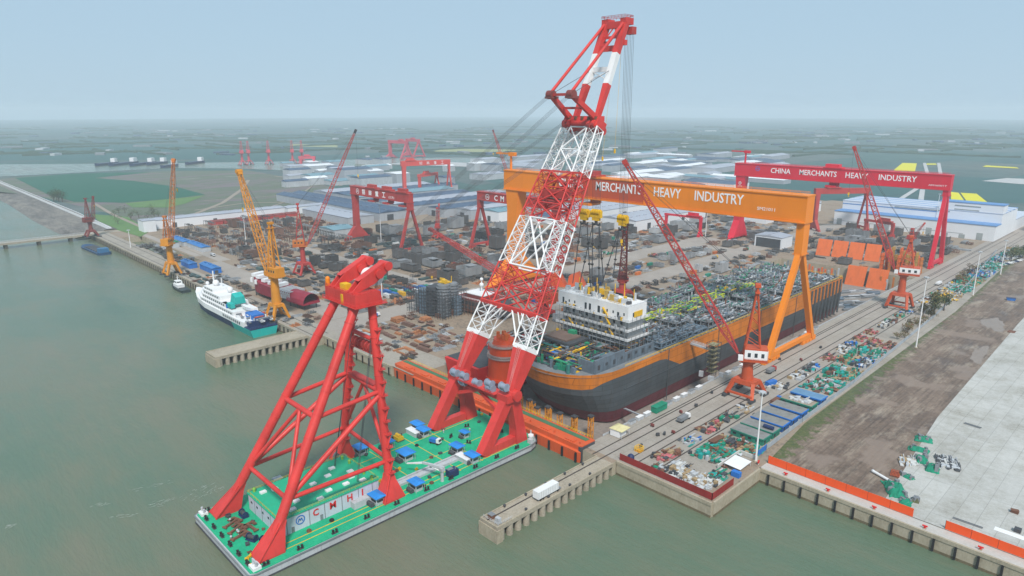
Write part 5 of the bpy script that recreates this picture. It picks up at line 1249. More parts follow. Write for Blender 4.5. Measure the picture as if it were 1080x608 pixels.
# scaffolding under and before the accommodation
def clutter_mesh(rr, x0, x1, y0, y1, z0, hmax, n, nm, pipes=.4, big=3.0):
    b = MB()
    for k in range(n):
        x, y = rr.uniform(x0, x1), rr.uniform(y0, y1); q = rr.random()
        if q < pipes:
            L = rr.uniform(2, (x1 - x0) * .5); z = z0 + rr.uniform(.3, hmax * .9); m = rr.randrange(nm); r = rr.choice([.15, .25, .4, .6])
            dx, dy = ((L, 0), (0, L), (0, L))[rr.randrange(3)]
            b.tube((x, y, z), (min(x + dx, x1), min(y + dy, y1), z), r, 6, m)
        elif q < pipes + .2:
            z = z0 + rr.uniform(.8, hmax); b.tube((x, y, z0), (x, y, z), rr.choice([.15, .2, .5, 1.0]), 6, rr.randrange(nm))
        else:
            h = rr.uniform(.5, hmax) * rr.random(); sx, sy = rr.uniform(.5, big), rr.uniform(.5, big); b.box((x, y, z0 + h / 2 + .02), (sx, sy, max(.3, h)), rr.choice([0, 0, .3]), rr.randrange(nm))
    return b
def scaff(b, x0, x1, y0, y1, z0, z1, st, m=0, r=.1):
    nx, ny, nz = max(1, int((x1 - x0) / st)), max(1, int((y1 - y0) / st)), max(1, int((z1 - z0) / st))
    for i in range(nx + 1):
        for j in range(ny + 1):
            x, y = x0 + (x1 - x0) * i / nx, y0 + (y1 - y0) * j / ny; b.tube((x, y, z0), (x, y, z1), r, 4, m, caps=False)
    for k in range(1, nz + 1):
        z = z0 + (z1 - z0) * k / nz
        for j in (0, ny): y = y0 + (y1 - y0) * j / ny; b.tube((x0, y, z), (x1, y, z), r, 4, m, caps=False)
        for i in (0, nx): x = x0 + (x1 - x0) * i / nx; b.tube((x, y0, z), (x, y1, z), r, 4, m, caps=False)
TEALP = paint('teal_pipe', (.03, .17, .15), .6, .2, .3, .2); GRNP = paint('green_pipe', (.02, .26, .13), .6, .2, .3, .2); LIME = paint('lime_pipe', (.42, .52, .03), .6, .15, .3, .1); BLGY = paint('blue_grey', (.13, .18, .23), .6, .2, .1, .3)
rr = random.Random(21)
b = MB(); scaff(b, *[v for v in (-247 + 220, -200 + 220)], 275 - 390, 291 - 390, 15.6, 25.0, 2.6, 0, .12); b.build('scaffold', DGRY, fp)
clutter_mesh(rr, -27, 21, 274 - 390, 291 - 390, 15.5, 9, 260, 5, .45).build('under_deck_gear', [DGRY, GRY, BYEL, BLGY, RUST], fp)
clutter_mesh(rr, -26, 16, 238 - 390, 274 - 390, 15.5, 6, 700, 8, .4, 2.6).build('foredeck_gear', [DGRY, GRY, BLGY, TEALP, RUST, BYEL, DGRY, GRNP], fp)
b = MB(); b.ab(LS(-242, 256, 21), LS(-222, 272, 22.2), 0); b.ab(LS(-241, 258, 22.2), LS(-226, 270, 23), 1)
for x in (-241, -232, -223):
    for y in (257, 264, 271): b.tube(LS(x, y, 15.5), LS(x, y, 21), .35, 6, 0)
b.box(LS(-232, 270, 23.6), (4, 3, 2.4), .1, 2); b.build('foredeck_platform', [DGRY, paint('brown_deck', (.15, .10, .08), .8), GRNP], fp)
for x, y, d, mm, nm in ((-224, 247, (8, 4, 4), BLU, 'blue_container'), (-214, 246, (9, 4, 3), NAVY, 'blue_container'), (-207, 252, (9, 5, 3.4), GRNP, 'green_cover'), (-212, 241, (8, 5, 3), NET, 'green_cover')):
    b = MB(); b.box(LS(x, y, 15.6 + d[2] / 2), d, .12, 0, .93); 
    for k in range(8): b.box(LS(x - d[0] * .44 + k * d[0] * .125, y, 15.6 + d[2] / 2), (.18, d[1] + .1, d[2] * .94), .12)
    b.build(nm, mm, fp)
b = MB()   # slate coloured deck wall with openings along the near bulwark, a few houses behind it
BWP = paint('deckhouse_slate', (.12, .155, .19), .65, .25, .2, .4)
b.ab(LS(-197.6, 246, 15.5), LS(-196.6, 270, 22.6)); b.ab(LS(-197.6, 270.05, 15.5), LS(-196.8, 298, 20.6)); b.ab(LS(-207, 245.6, 15.5), LS(-197.7, 246.4, 21.6)); b.ab(LS(-204, 258, 15.5), LS(-197.7, 268, 20.2)); b.ab(LS(-203, 278, 15.5), LS(-197.7, 286, 19))
for q in range(18): b.ab(LS(-196.6, 246.6 + q * 2.9, 15.6), LS(-196.45, 246.75 + q * 2.9, 20.3))
b.build('breakwater', BWP, fp)
b = MB()
for k in range(8): y0 = 248.2 + k * 6.1; b.ab(LS(-196.55, y0, 17.2 + (k % 2)), LS(-196.4, y0 + 1.7, 19.6))
b.build('breakwater_opening', DGRY, fp)
# topsides: pipe-filled modules in rows
MM = [GRY, DGRY, BLGY, TEALP, GRNP, LGRY, BYEL, RUST, LIME]
def topside(name, x, y, w, l, h, rr, pal):
    b = MB(); X, Y = x + 220, y - 390; z0 = 15.6
    for i in (0, .5, 1):
        for j in (0, .33, .66, 1): b.bar((X + w * i, Y + l * j, z0), (X + w * i, Y + l * j, z0 + h), .5, .5, pal[0])
    for q in (.45, .98):
        z = z0 + h * q
        for j in (0, .33, .66, 1): b.bar((X, Y + l * j, z), (X + w, Y + l * j, z), .5, .5, pal[0])
        for i in (0, .5, 1): b.bar((X + w * i, Y, z), (X + w * i, Y + l, z), .5, .5, pal[0])
        if rr.random() < .3: b.ab((X, Y + l * rr.choice([0, .33]), z - .1), (X + w * rr.choice([.5, 1]), Y + l * rr.choice([.66, 1]), z + .1), pal[1])
    for k in range(105):
        z = z0 + rr.choice([.2, .5, 1.0, 1.02, 1.05, 1.08]) * h; m = rr.choice(pal); q = rr.random(); px, py = X + rr.random() * w, Y + rr.random() * l
        if q < .33: b.tube((px, Y + rr.random() * l * .3, z), (px, Y + l * (1 - rr.random() * .3), z), rr.choice([.14, .2, .3, .5]), 5, m)
        elif q < .55: b.tube((X + rr.random() * w * .3, py, z), (X + w * (1 - rr.random() * .3), py, z), rr.choice([.14, .2, .35]), 5, m)
        elif q < .8: s_ = rr.uniform(.4, 1.5); b.box((px, py, z + s_ / 2), (s_, s_ * rr.uniform(.5, 2), s_), rr.choice([0, .2]), m)
        elif q < .9: b.tube((px, py, z), (px, py, z + rr.uniform(1, 4)), rr.choice([.12, .2, .5]), 6, m)
        else: b.box((px, py, z + 1.1), (.5, rr.uniform(1, 3), .4), .2, m)
    return b.build(name, MM, fp)
rr = random.Random(77)
for i in range(5):
    for j in range(15):
        y = 296 + j * 15.9; x = -248.5 + i * 11.5
        if y > 532: continue
        w_, l_ = 10.3, 14.4; far = j / 15
        if i == 4 and j < 3: pal = [2, 2, 1, 0, 2, 1]
        elif i == 2 and 2 <= j <= 9: pal = [0, 1, 0, 4, 8, 2, 3, 6, 8, 0, 5]
        elif i in (1, 3) and j > 5: pal = [0, 2, 4, 3, 0, 2, 5, 0, 1, 5]
        elif i == 0: pal = [0, 2, 0, 1, 4, 0, 5]
        else: pal = [0, 2, 1, 0, 0, 5, 2, 3, 5, 1, 7]
        topside('topside_module', x, y, w_, l_, rr.choice([3, 4, 5, 6.5]) + (2 if 5 < j < 12 and i == 2 else 0) - (2 if j > 12 else 0), rr, pal)
b = MB(); rp = random.Random(55)
for k in range(190):
    y = rp.uniform(297, 440); x = -221 + rp.gauss(0, 2.6); L = rp.uniform(1.5, 7); z = 22.4 + rp.uniform(-.8, 1.6)
    if k % 3 == 2: b.bar(LS(x - L * .4, y, z), LS(x + L * .4, y, z), .3, .25, 0 if rp.random() < .6 else 2)
    else: b.bar(LS(x, y, z), LS(x + rp.uniform(-.3, .3), y + L, z + rp.uniform(-.3, .5)), rp.choice([.3, .5, .9]), .3, rp.choice([0, 0, 1, 2, 0]))
for k in range(24): y = 298 + k * 6; b.box(LS(-221, y, 21.8), (8.5, .4, .5), 0, 2); b.box(LS(-221, y, 18.6), (.6, .4, 6), 0, 2)
b.build('pipe_rack', [LIME, GRNP, GRY], fp)
b = MB()
for x, y, h in ((-196, 350, 6), (-236, 402, 8), (-205, 455, 6)): b.tube(LS(x, y, 16), LS(x, y, 16 + h), 1.2, 10); b.bar(LS(x, y, 16 + h), LS(x - 3, y + 16, 19 + h), .9, 1.1)
b.build('deck_crane', RUST, fp)
b = MB()
b.bar(LS(-199, 322, 15.5), LS(-177, 322, 14.5), 1.8, .8); b.rail([LS(-199, 321, 16), LS(-177, 321, 15)], 1.2, .1, 2); b.rail([LS(-199, 323, 16), LS(-177, 323, 15)], 1.2, .1, 2); b.build('access_bridge', LGRY, fp)
b = MB(); b.bar(LS(-189.5, 262, -5), LS(-172, 250, 1.2), 1.2, .5); b.build('shore_gangway', LGRY, fp)
mark('the production ship\'s bow', -220, 240)
# access tower of scaffolding beside the ship
t = thing('stair_tower', 'tall scaffold stair tower between the grey hull and the vermilion crane', 'stair tower', (-176, 322, 0))
b = MB(); scaff(b, -2.6, 2.6, -3.2, 3.2, 0, 19, 2.6, 0, .12); b.build('frame', DGRY, t)
b = MB()
for k in range(7): b.bar((-1.5, -2.6 if k % 2 else 2.6, k * 2.6), (-1.5, 2.6 if k % 2 else -2.6, (k + 1) * 2.6), 1.2, .25); b.ab((-2.4, -3, k * 2.6 + 2.5), (2.4, 3, k * 2.6 + 2.62))
b.build('stair_flight', paint('scaffold_ochre', (.28, .25, .14), .8), t)
b = MB(); clutter = [(-3.5, -5, 1.5, 3), (3, -6, 2.0, 2), (4.6, 2, 1.5, 2.4)]
for x, y, s_, h in clutter: b = MB(); b.box((x, y, h / 2), (s_ * 1.5, s_, h), .3); b.build('landing_box', LGRY, t)
# shoring towers in front of the bow
for k, (x, y, h) in enumerate([(-232, 226, 12), (-226, 224, 15), (-219, 223.5, 15), (-213, 223, 13), (-207, 224, 15), (-201, 226, 13), (-195, 230, 12), (-190, 236, 12), (-222, 229, 11), (-210, 228, 12), (-198, 233, 10)]):
    t = thing('shoring_tower', 'yellow braced shoring tower on the dock floor under the grey bow', 'shoring tower', (x, y, -13), 0, 'yellow shoring towers under the bow')
    b = MB(); b.lattice([(-.9, -.9, 0), (.9, -.9, 0), (.9, .9, 0), (-.9, .9, 0)], [(-.9, -.9, h), (.9, -.9, h), (.9, .9, h), (-.9, .9, h)], 5, .24, .13); b.build('frame', YEL, t); b = MB(); b.ab((-1.3, -1.3, h), (1.3, 1.3, h + .5)); b.build('head_plate', DGRY, t)

# ------------------------------------------------------------------ red hull with the orange drum inside the dock mouth
t = thing('drum_vessel', 'red hulled vessel carrying a tall orange drum tower in the dock mouth', 'vessel', (-270, 250, -13))
b = MB(); b.loft([[(x0, -24 + c, z), (x1, -24 + c, z), (x1 + 1, -10, z), (x1 + 1, 44, z), (x0, 44, z), (x0, -10, z)] for z, x0, x1, c in ((0, -15, 8, 5), (9, -17, 9, 1), (18.5, -19, 9, 0))]); b.build('hull', paint('vessel_red', (.58, .015, .012), .5, .15, .08, .25), t)
b = MB(); b.ab((-18.9, -22, 17), (8.6, 43, 18.7)); b.build('deck', DGRY, t)
rr = random.Random(8); clutter_mesh(rr, -18, 6, 2, 43, 18.7, 5, 170, 5, .4).build('deck_gear', [DGRY, GRY, CRED, LGRY, RUST], t)
dx, dy = 14.5, -9
b = MB(); b.tube((dx, dy, 0), (dx, dy, 12), 10.0, 26, 0); b.build('drum_base', HULLR, t)
b = MB(); b.tube((dx, dy, 12), (dx, dy, 13.2), 10.6, 26); b.tube((dx, dy, 13.2), (dx, dy, 24.5), 9.6, 26, 0, 8.6); b.tube((dx, dy, 26.2), (dx, dy, 31), 8.2, 26, 0, 7.6); b.tube((dx, dy, 31), (dx, dy, 34), 6.8, 22, 0, 5.6); b.build('drum', paint('drum_orange', (.70, .07, .01), .45, .15, .1, .3), t)
b = MB(); b.tube((dx, dy, 24.4), (dx, dy, 25.2), 9.6, 26); b.tube((dx, dy, 25.5), (dx, dy, 26.2), 9.2, 26); b.tube((dx, dy, 30.6), (dx, dy, 31.2), 8.6, 26)
for z in (25.2, 31.2):
    r_ = 9.4 if z < 28 else 8.3
    b.rail([(dx + math.cos(a * .524) * r_, dy + math.sin(a * .524) * r_, z) for a in range(12)], 1.3, .1, 2.5, 0, True)
b.build('ring_walkway', paint('pale_ring', (.42, .33, .30), .6), t)
b = MB(); rr = random.Random(4)
for k in range(16): a = rr.uniform(0, 6.28); r_ = rr.uniform(0, 4.6); h = rr.uniform(1, 4.5); b.box((dx + math.cos(a) * r_, dy + math.sin(a) * r_, 34 + h / 2), (1.8, 1.6, h), a)
b.build('drum_top_gear', paint('gear_orange', (.62, .12, .02), .6), t)
b = MB(); b.ab((dx + 2, dy - 10.6, 2), (dx + 6, dy - 10, 9)); b.build('red_door', SIGNR, t)
mark('the orange drum tower', -256, 241)

# ------------------------------------------------------------------ orange hatch panels at the dock head, cradles beside them
PAN = paint('panel_orange', (.66, .13, .022), .6, .14, .05, .3)
def panel(loc, w, h, lean, rz, label, grp):
    t = thing('hatch_panel', label, 'hatch panel', loc, rz, grp)
    b = MB(); b.add([(x, y + z * lean, z) for z in (0, h) for x, y in ((-w / 2, 0), (w / 2, 0), (w / 2, 1.0), (-w / 2, 1.0))], [(3, 2, 1, 0), (4, 5, 6, 7), (0, 1, 5, 4), (1, 2, 6, 5), (2, 3, 7, 6), (3, 0, 4, 7)]); b.build('plate', PAN, t)
    b = MB()
    for k in range(5): x = -w / 2 + w * (k + .5) / 5; b.bar((x, 1.3, .2), (x, 1.3 + h * lean, h - .3), .5, .6)
    b.bar((-w * .3, h * lean + 6, 0), (-w * .3, h * lean * .8 + 1, h * .8), .5, .5); b.bar((w * .3, h * lean + 6, 0), (w * .3, h * lean * .8 + 1, h * .8), .5, .5); b.build('stiffener', RUST, t)
    return t
names = ['first', 'second', 'third', 'fourth']
for k in range(4): panel((-266.5 + k * 14.6, 690 + k * 2.2, .3), 13.4, 15.5, .42, .12, f'large orange panel leaning at the dock head, {names[k]} of four from the white shed', 'orange panels leaning at the dock head')
panel((-217, 641, -13), 16, 17, .36, .04, 'orange panel leaning on the dock end wall, farther from the white-cabbed crane', 'orange panels on the dock floor')
panel((-199, 642, -13), 16, 17, .36, .02, 'orange panel leaning on the dock end wall, closer to the white-cabbed crane', 'orange panels on the dock floor')
rr = random.Random(17)
for k in range(22):
    x = -284 + k * 3.0 if k < 18 else -196 + (k - 18) * 5
    m = rr.choice([RUST, CRED, GRY, YR, LGRY, PAN]); t = thing('dock_strut', 'tall steel strut standing along the end wall of the dock', 'strut', (x, 645.5, -13), 0, 'steel struts along the dock end wall'); h = rr.uniform(9, 13)
    b = MB(); b.ab((-.6, -.8, 0), (.6, .8, h)); b.build('post', m, t); b = MB(); b.ab((-1.1, -1.4, 0), (1.1, 1.4, .6)); b.build('foot', DGRY, t)
OCH = paint('ochre_steel', (.42, .24, .05), .7, .25, .1, .4)
for k in range(14):
    x = -203 + k * 2.3; y = 664 + (k % 3) * 6; m = (PAN, PAN, OCH, YR, OCH)[k % 5]; h = rr.uniform(13, 21)
    t = thing('support_cradle', ['orange', 'orange', 'ochre', 'amber', 'ochre'][k % 5] + ' ribbed cradle upright in the stack behind the white-cabbed crane', 'cradle', (x, y, 0), rr.uniform(-.1, .1), 'upright cradles at the dock head')
    b = MB(); b.ab((-.5, -3, 0), (.5, 3, h)); b.build('web', m, t); b = MB()
    for q in range(4): b.ab((-1.0, -3.1, h * (q + .4) / 4), (1.0, 3.1, h * (q + .4) / 4 + .5))
    b.build('flange', m, t)
mark('the orange panels', -240, 690)
# pipes lying on the dock floor astern of the ship
for k in range(26):
    y = 548 + (k % 13) * 6.5; x = -206 + rr.uniform(-9, 9) + (12 if k > 12 else 0)
    t = thing('steel_plate_stack', 'flat grey plate stack on the dock floor astern of the ship', 'plate stack', (x, y, -13), math.pi / 2 + rr.uniform(-.1, .1) - .5, 'plate stacks on the dock floor'); b = MB(); L = rr.uniform(8, 17)
    for q in range(3): b.box((rr.uniform(-.4, .4), rr.uniform(-.3, .3), .25 + q * .5), (L, rr.uniform(2, 3.4), .4), rr.uniform(-.03, .03))
    b.build('plates', rr.choice([BLGY, GRY, LGRY]), t)

# ------------------------------------------------------------------ piers and quay walls
def pier(label, x0, x1, y0, y1, n, closed_end=True):
    t = thing('pier', label, 'pier', ((x0 + x1) / 2, (y0 + y1) / 2, 0)); cx, cy = (x0 + x1) / 2, (y0 + y1) / 2
    b = MB(); b.ab((x0 - cx, y0 - cy, -1.4), (x1 - cx, y1 - cy, 0)); b.build('deck', CONCD, t)
    b = MB()
    for s in (x0 - cx, x1 - cx - .5): b.ab((s, y0 - cy, 0.0), (s + .5, y1 - cy, .35))
    b.ab((x0 - cx + .5, y0 - cy, 0), (x1 - cx - .5, y0 - cy + .5, .35)); b.build('kerb', CONCW, t)
    for k in range(n):
        y = y0 + 3 + (y1 - y0 - 6) * k / (n - 1) - cy; b = MB(); 
        for x in (x1 - cx - 1.4, x0 - cx + 1.4): b.tube((x, y, -9), (x, y, -1.4), 1.35, 10)
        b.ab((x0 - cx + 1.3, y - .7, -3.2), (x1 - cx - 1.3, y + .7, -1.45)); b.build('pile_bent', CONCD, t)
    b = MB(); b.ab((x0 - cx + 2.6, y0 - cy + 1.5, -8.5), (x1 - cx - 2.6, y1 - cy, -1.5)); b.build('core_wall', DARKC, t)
    b = MB(); b.ab((x0 - cx - .35, y0 - cy - .4, -8), (x1 - cx + .35, y0 - cy + 2.4, -1.0)) ; b.build('end_block', CONCW, t)
    return t
pier('concrete pier with rounded piles running out from the dock corner into open water', -162.4, -153.4, 141, 206, 15)
pier('short concrete pier beyond the white and turquoise ship', -407.2, -392.4, 137, 196.2, 13)
t = thing('box_trailer', 'white box trailer parked on the long concrete pier', 'trailer', (-156.2, 168.5, 0), math.pi / 2)
b = MB(); b.ab((-5.5, -1.5, 1.1), (5.5, 1.5, 4.0)); b.build('box', WHT, t); b = MB(); b.ab((-5.4, -1.3, .75), (7.2, 1.3, 1.1)); b.build('chassis', GRY, t)
for x in (-4, -2.6, 5.4): b = MB(); b.tube((x, -1.35, .55), (x, 1.35, .55), .5, 10); b.build('wheel', BLK, t)
b = MB()
for k in range(9): b.ab((-5.3 + k * 1.25, -1.56, 1.15), (-5.2 + k * 1.25, 1.56, 3.95))
b.build('rib', LGRY, t)
t = thing('pier_cabinet', 'small white cabinet and railing at the outer end of the long pier', 'cabinet', (-155.6, 143.5, 0)); b = MB(); b.ab((-.9, -.7, .15), (.9, .7, 2.2)); b.build('body', LGRY, t); b = MB(); b.rail([(-6, -1.6, .35), (1.8, -1.6, .35), (1.8, 5, .35)], 1.2, .06, 1.6); b.build('guard_rail', LGRY, t)
t = thing('pier_crate', 'rusty bin at the outer corner of the long pier', 'bin', (-159.6, 144, 0)); b = MB(); b.ab((-1.1, -.9, 0), (1.1, .9, 1.5)); b.build('bin', RUST, t); b = MB(); b.ab((-1.2, -1.0, 1.5), (1.2, 1.0, 1.65)); b.build('rim', GRY, t)
for k, (x, y) in enumerate([(-161.3, 152 + q * 11) for q in range(5)] + [(-154.2, 156 + q * 12) for q in range(4)]):
    t = thing('bollard', 'squat dark bollard on the kerb of the long pier', 'bollard', (x, y, 0), 0, 'bollards on the long pier'); b = MB(); b.tube((0, 0, 0), (0, 0, .7), .35, 10); b.build('post', DGRY, t); b = MB(); b.tube((0, 0, .7), (0, 0, 1.0), .55, 10); b.build('cap', DGRY, t)
def quay_wall(label, p, q, fenders, ftop=-1.0, mat=CONCW):
    p, q = Vector((*p, 0)), Vector((*q, 0)); L = (q - p).length; a = math.atan2(q.y - p.y, q.x - p.x)
    t = thing('quay_wall', label, 'quay wall', p, a)
    b = MB(); b.ab((0, -.55, -9), (L, 0, -1.1)); b.ab((0, -.8, -1.1), (L, 0, .3)); b.build('face', mat, t)
    b = MB(); b.ab((0, -.62, -6.8), (L, -.5, -5.0)); b.build('tide_band', paint('tide_stain', (.16, .13, .075), .9, .3, .2, .5), t)
    for k in range(fenders):
        x = L * (k + .7) / fenders; b = MB(); b.ab((x - .35, -1.25, -5.6), (x + .35, -.8, ftop)); b.build('fender', BLK, t)
    return t
quay_wall('pale concrete quay wall below the long orange hoarding', (-110.3, 246.1), (60, 246.1), 26)
quay_wall('stained concrete quay wall below the dark red fence', (-153.6, 209), (-110, 209), 0)
quay_wall('short side quay wall facing the notch beside the dark red fence', (-110, 209.6), (-110, 246), 0)
quay_wall('left quay wall between the short pier and the dock gate', (-392, 204), (-309.4, 204), 12)
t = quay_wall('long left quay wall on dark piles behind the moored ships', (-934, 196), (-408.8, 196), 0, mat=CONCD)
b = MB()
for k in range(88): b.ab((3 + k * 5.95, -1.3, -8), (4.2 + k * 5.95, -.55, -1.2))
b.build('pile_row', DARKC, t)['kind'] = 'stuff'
# the second quay's steps and details
for k in range(10):
    x = -100 + k * 16.5
    t = thing('quay_bollard', 'red topped mooring bollard on the pale quay strip', 'bollard', (x, 247.6, 0), 0, 'red bollards on the pale quay strip'); b = MB(); b.ab((-.5, -.5, 0), (.5, .5, .3)); b.build('base', CONCW, t); b = MB(); b.tube((0, 0, .3), (0, 0, 1.0), .35, 10); b.tube((-.8, 0, 1.1), (.8, 0, 1.1), .3, 8); b.build('post', SIGNR, t)
HOARD = paint('hoarding_orange_red', (.80, .085, .008), .5, .05, .2, .08)
def hoarding(label, x0, x1, y, n, h=3.5):
    t = thing('site_hoarding', label, 'hoarding', (x0, y, 0)); L = (x1 - x0) / n
    for k in range(n):
        b = MB(); b.ab((k * L + .06, -.06, .15), ((k + 1) * L - .06, .06, h)); b.build('panel', HOARD, t)
        b = MB(); b.ab((k * L - .1, .06, 0), (k * L + .1, .22, h)); b.bar((k * L, .2, h * .9), (k * L, 1.6, 0), .12, .12); b.build('prop', DGRY, t)
    return t
hoarding('long orange-red site hoarding between quay strip and wet mud', -109.5, -55.5, 252.1, 7)
hoarding('orange-red site hoarding on the pale slab, beyond the gap', -45.5, 8.0, 252.2, 7)
MAROON = paint('fence_dark_red', (.26, .02, .018), .6, .2, .2, .3)
def fence(label, pts, h, mat, step, name='site_fence', pm=None, thick=.12):
    t = thing(name, label, 'fence', (*pts[0], 0)); o = Vector((*pts[0], 0))
    for p, q in zip(pts, pts[1:]):
        p, q = Vector((*p, 0)) - o, Vector((*q, 0)) - o; n = max(1, int((q - p).length / step))
        for k in range(n):
            a, c = p.lerp(q, k / n), p.lerp(q, (k + 1) / n); d = (c - a).normalized() * .05
            b = MB(); b.bar(a + d + Vector((0, 0, h / 2 + .1)), c - d + Vector((0, 0, h / 2 + .1)), thick, h - .1); b.build('panel', mat, t)
    b = MB()
    for p, q in zip(pts, pts[1:]):
        p, q = Vector((*p, 0)) - o, Vector((*q, 0)) - o; n = max(1, int((q - p).length / step))
        for k in range(n + 1): a = p.lerp(q, k / n); b.box((a.x, a.y, h / 2 + .05), (.22, .22, h + .1))
    b.build('post_row', pm or mat, t)
    return t
fence('dark red sheet fence along the near quay edge', [(-153.4, 210.4), (-110.9, 210.4), (-110.9, 226)], 3.0, MAROON, 6.5)
FENW = paint('fence_grey_blue', (.34, .38, .42), .6, .15, .2, .2)
fence('long pale grey sheet fence beside the wet mud', [(-115.2, 262), (-116.3, 300), (-117.5, 366), (-124.4, 532), (-133, 660), (-151, 844)], 2.3, FENW, 12, pm=LGRY)
fence('bright blue sheet fence at the seaward end of the storage yard', [(-114.9, 254), (-115.2, 262)], 2.8, BLU, 4)
fence('low white parapet wall round the notch store', [(-121.5, 233), (-121.5, 251), (-113.5, 251)], 1.8, paint('parapet_white', (.52, .51, .48), .8, .1, .2, .2), 4.5, 'parapet_wall', thick=.5)
fence('white parapet along the dyke road on the far left', [(-1900, 226.5), (-1116, 227), (-1085, 226)], 1.6, WALLW, 45, 'dyke_parapet', thick=.6)
fence('short white parapet on the dyke beside the brown crane', [(-1060, 226), (-945, 224)], 1.6, WALLW, 40, 'dyke_parapet', thick=.6)

# ------------------------------------------------------------------ light masts
def mast(u, v, vt, label):
    p = at(u, v); h = height_at(vt, p); t = thing('light_mast', label, 'light mast', p, 0, 'tall white light masts')
    b = MB(); b.tube((0, 0, 0), (0, 0, h), .42, 10, 0, .22); b.build('pole', WHT, t); b = MB(); b.tube((0, 0, 0), (0, 0, .5), 1.0, 10); b.build('base', CONCW, t)
    hd = MB(); hd.tube((0, 0, h), (0, 0, h + .4), 1.3, 12); hd.build('lamp_ring', LGRY, t); l = MB()
    for k in range(6): a = k * 1.047; l.box((math.cos(a) * 1.35, math.sin(a) * 1.35, h - .1), (.6, .6, .5), a)
    l.build('lamp', LGRY, t)
    return t
mast(797, 487, 414, 'white light mast standing at the corner of the notch store'); mast(966, 367, 293, 'white light mast by the fence closest to the bushy green heap')
mast(1026, 312, 266, 'white light mast by the fence between the heap and the road'); mast(1055, 290, 254, 'white light mast by the far end of the fence')
mast(138, 262, 243, 'white light mast on the left quay beside the inner basin'); mast(260, 262, 230, 'white light mast at the corner of the frame yard')
mast(403, 314, 274, 'white light mast beside the blue containers in mid yard'); mast(402, 255, 217, 'white light mast under the red gantry with Chinese letters')
mast(744, 250, 220, 'white light mast behind the orange beam near the crimson foot'); mast(985, 245, 205, 'white light mast before the long white hall')
# ------------------------------------------------------------------ ships at the left quay
t = thing('expedition_ship', 'white and turquoise expedition ship with radar domes moored at the left quay', 'ship', (-488, 184, -6))
def ringx(x, hw_, z0, z1, k=.8): return [(x, -hw_, z1), (x, hw_, z1), (x, hw_ * k, z0), (x, -hw_ * k, z0)]
# local x: stern +58, bow -58
b = MB(); b.loft([ringx(58, 9.5, -1, 5.4), ringx(28, 10, -1, 5.4)]); b.build('hull_stern', TEAL, t)
b = MB(); b.loft([ringx(28, 10, -1, 5.4), ringx(-20, 10, -1, 5.4), ringx(-38, 8, -1, 6), ringx(-50, 4, -.5, 6.6, .5), ringx(-57, .6, 1, 7.2, .5)]); b.build('hull', NAVY, t)
b = MB(); b.loft([ringx(48, 9.8, 5.4, 9, 1), ringx(-20, 10.2, 5.4, 9.2, 1), ringx(-38, 8.6, 6, 10, .95), ringx(-50, 5.2, 6.6, 11, .85), ringx(-60, .8, 7.2, 12, .7)]); b.build('upper_hull', WHT, t)
b = MB(); b.loft([ringx(30, 8.8, 9, 12, 1), ringx(-30, 9, 9, 12, 1), ringx(-43, 5.4, 9.5, 12, 1)]); b.loft([ringx(16, 8.2, 12, 15, 1), ringx(-27, 8.2, 12, 15, 1), ringx(-38, 5, 12, 15, 1)]); b.loft([ringx(4, 7.4, 15, 18, 1), ringx(-26, 7.6, 15, 18, 1), ringx(-33, 5.5, 15, 18, 1)]); b.loft([ringx(-10, 6.6, 18, 20.4, 1), ringx(-27, 6.6, 18, 20.4, 1)]); sup = b.build('superstructure', WHT, t)
b = MB()
for z, x0, x1, w_ in ((10, -28, 28, 9.05), (13, -26, 14, 8.25), (16, -25, 2, 7.6), (18.7, -26, -11, 6.65)):
    n_ = int((x1 - x0) / 3.4)
    for k in range(n_):
        x = x0 + (x1 - x0) * (k + .3) / n_; 
        for s in (-1, 1): b.ab((x, s * w_, z), (x + 1.7, s * (w_ + .06), z + 1.2))
for k in range(9):
    for s in (-1, 1): b.ab((14 + k * 3.4, s * 10.0, 6.4), (15.6 + k * 3.4, s * 10.12, 8.2))
b.build('window', WIN, sup)
b = MB()
for x, y, z, r_ in ((-20, 0, 22.6, 2.4), (-2, 3, 20.3, 2.2), (8, 2, 18.3, 2.6), (-26, -4, 22, 1.4)): b.ball((x, y, z), r_); b.tube((x, y, z - r_ - 1.2), (x, y, z - r_ * .8), .8, 8)
b.build('radar_dome', WHT, sup)
b = MB(); b.tube((-24, 0, 20), (-24, 0, 31), .5, 8); b.bar((-24, -3, 27), (-24, 3, 27), .35, .35); b.bar((-26, 0, 25), (-22, 0, 25), .35, .35); b.tube((-14, 2, 20), (-14, 2, 27), .3, 6); b.build('mast', WHT, sup)
b = MB(); b.loft([[(14, -4, 15), (22, -4, 15), (22, 4, 15), (14, 4, 15)], [(16, -3.2, 22), (22, -3.2, 20), (22, 3.2, 20), (16, 3.2, 22)]]); b.box((20, -6, 14.6), (7, 3, 3)); b.build('funnel', TEAL, t)
b = MB(); b.ab((9, -8, 12.2), (17, -5, 15)); b.ab((36, -3, 9), (48, 5, 12.4)); b.build('blue_cover', BLU, t)
b = MB(); b.loft([ringx(26, 1.2, 13, 15.4, .6), ringx(34, 1.6, 13, 15.4, .6), ringx(39, .4, 13.5, 15.4, .6)]); b.build('launch', WHT, t)
rr = random.Random(3); clutter_mesh(rr, 24, 56, -8, 8, 9, 3, 60, 4, .3, 2.4).build('aft_gear', [LGRY, GRY, paint('gear_red', (.4, .08, .05), .6), WHT], t)
b = MB(); b.ab((48, -9.4, 5.3), (58, 9.4, 6)); b.ab((50, -8, 6), (53, 8, 9.5)); b.rail([(58, -9, 6), (58, 9, 6)], 1.2, .12, 2); b.build('stern_deck', NAVY, t)
mark('the white expedition ship', -488, 184)
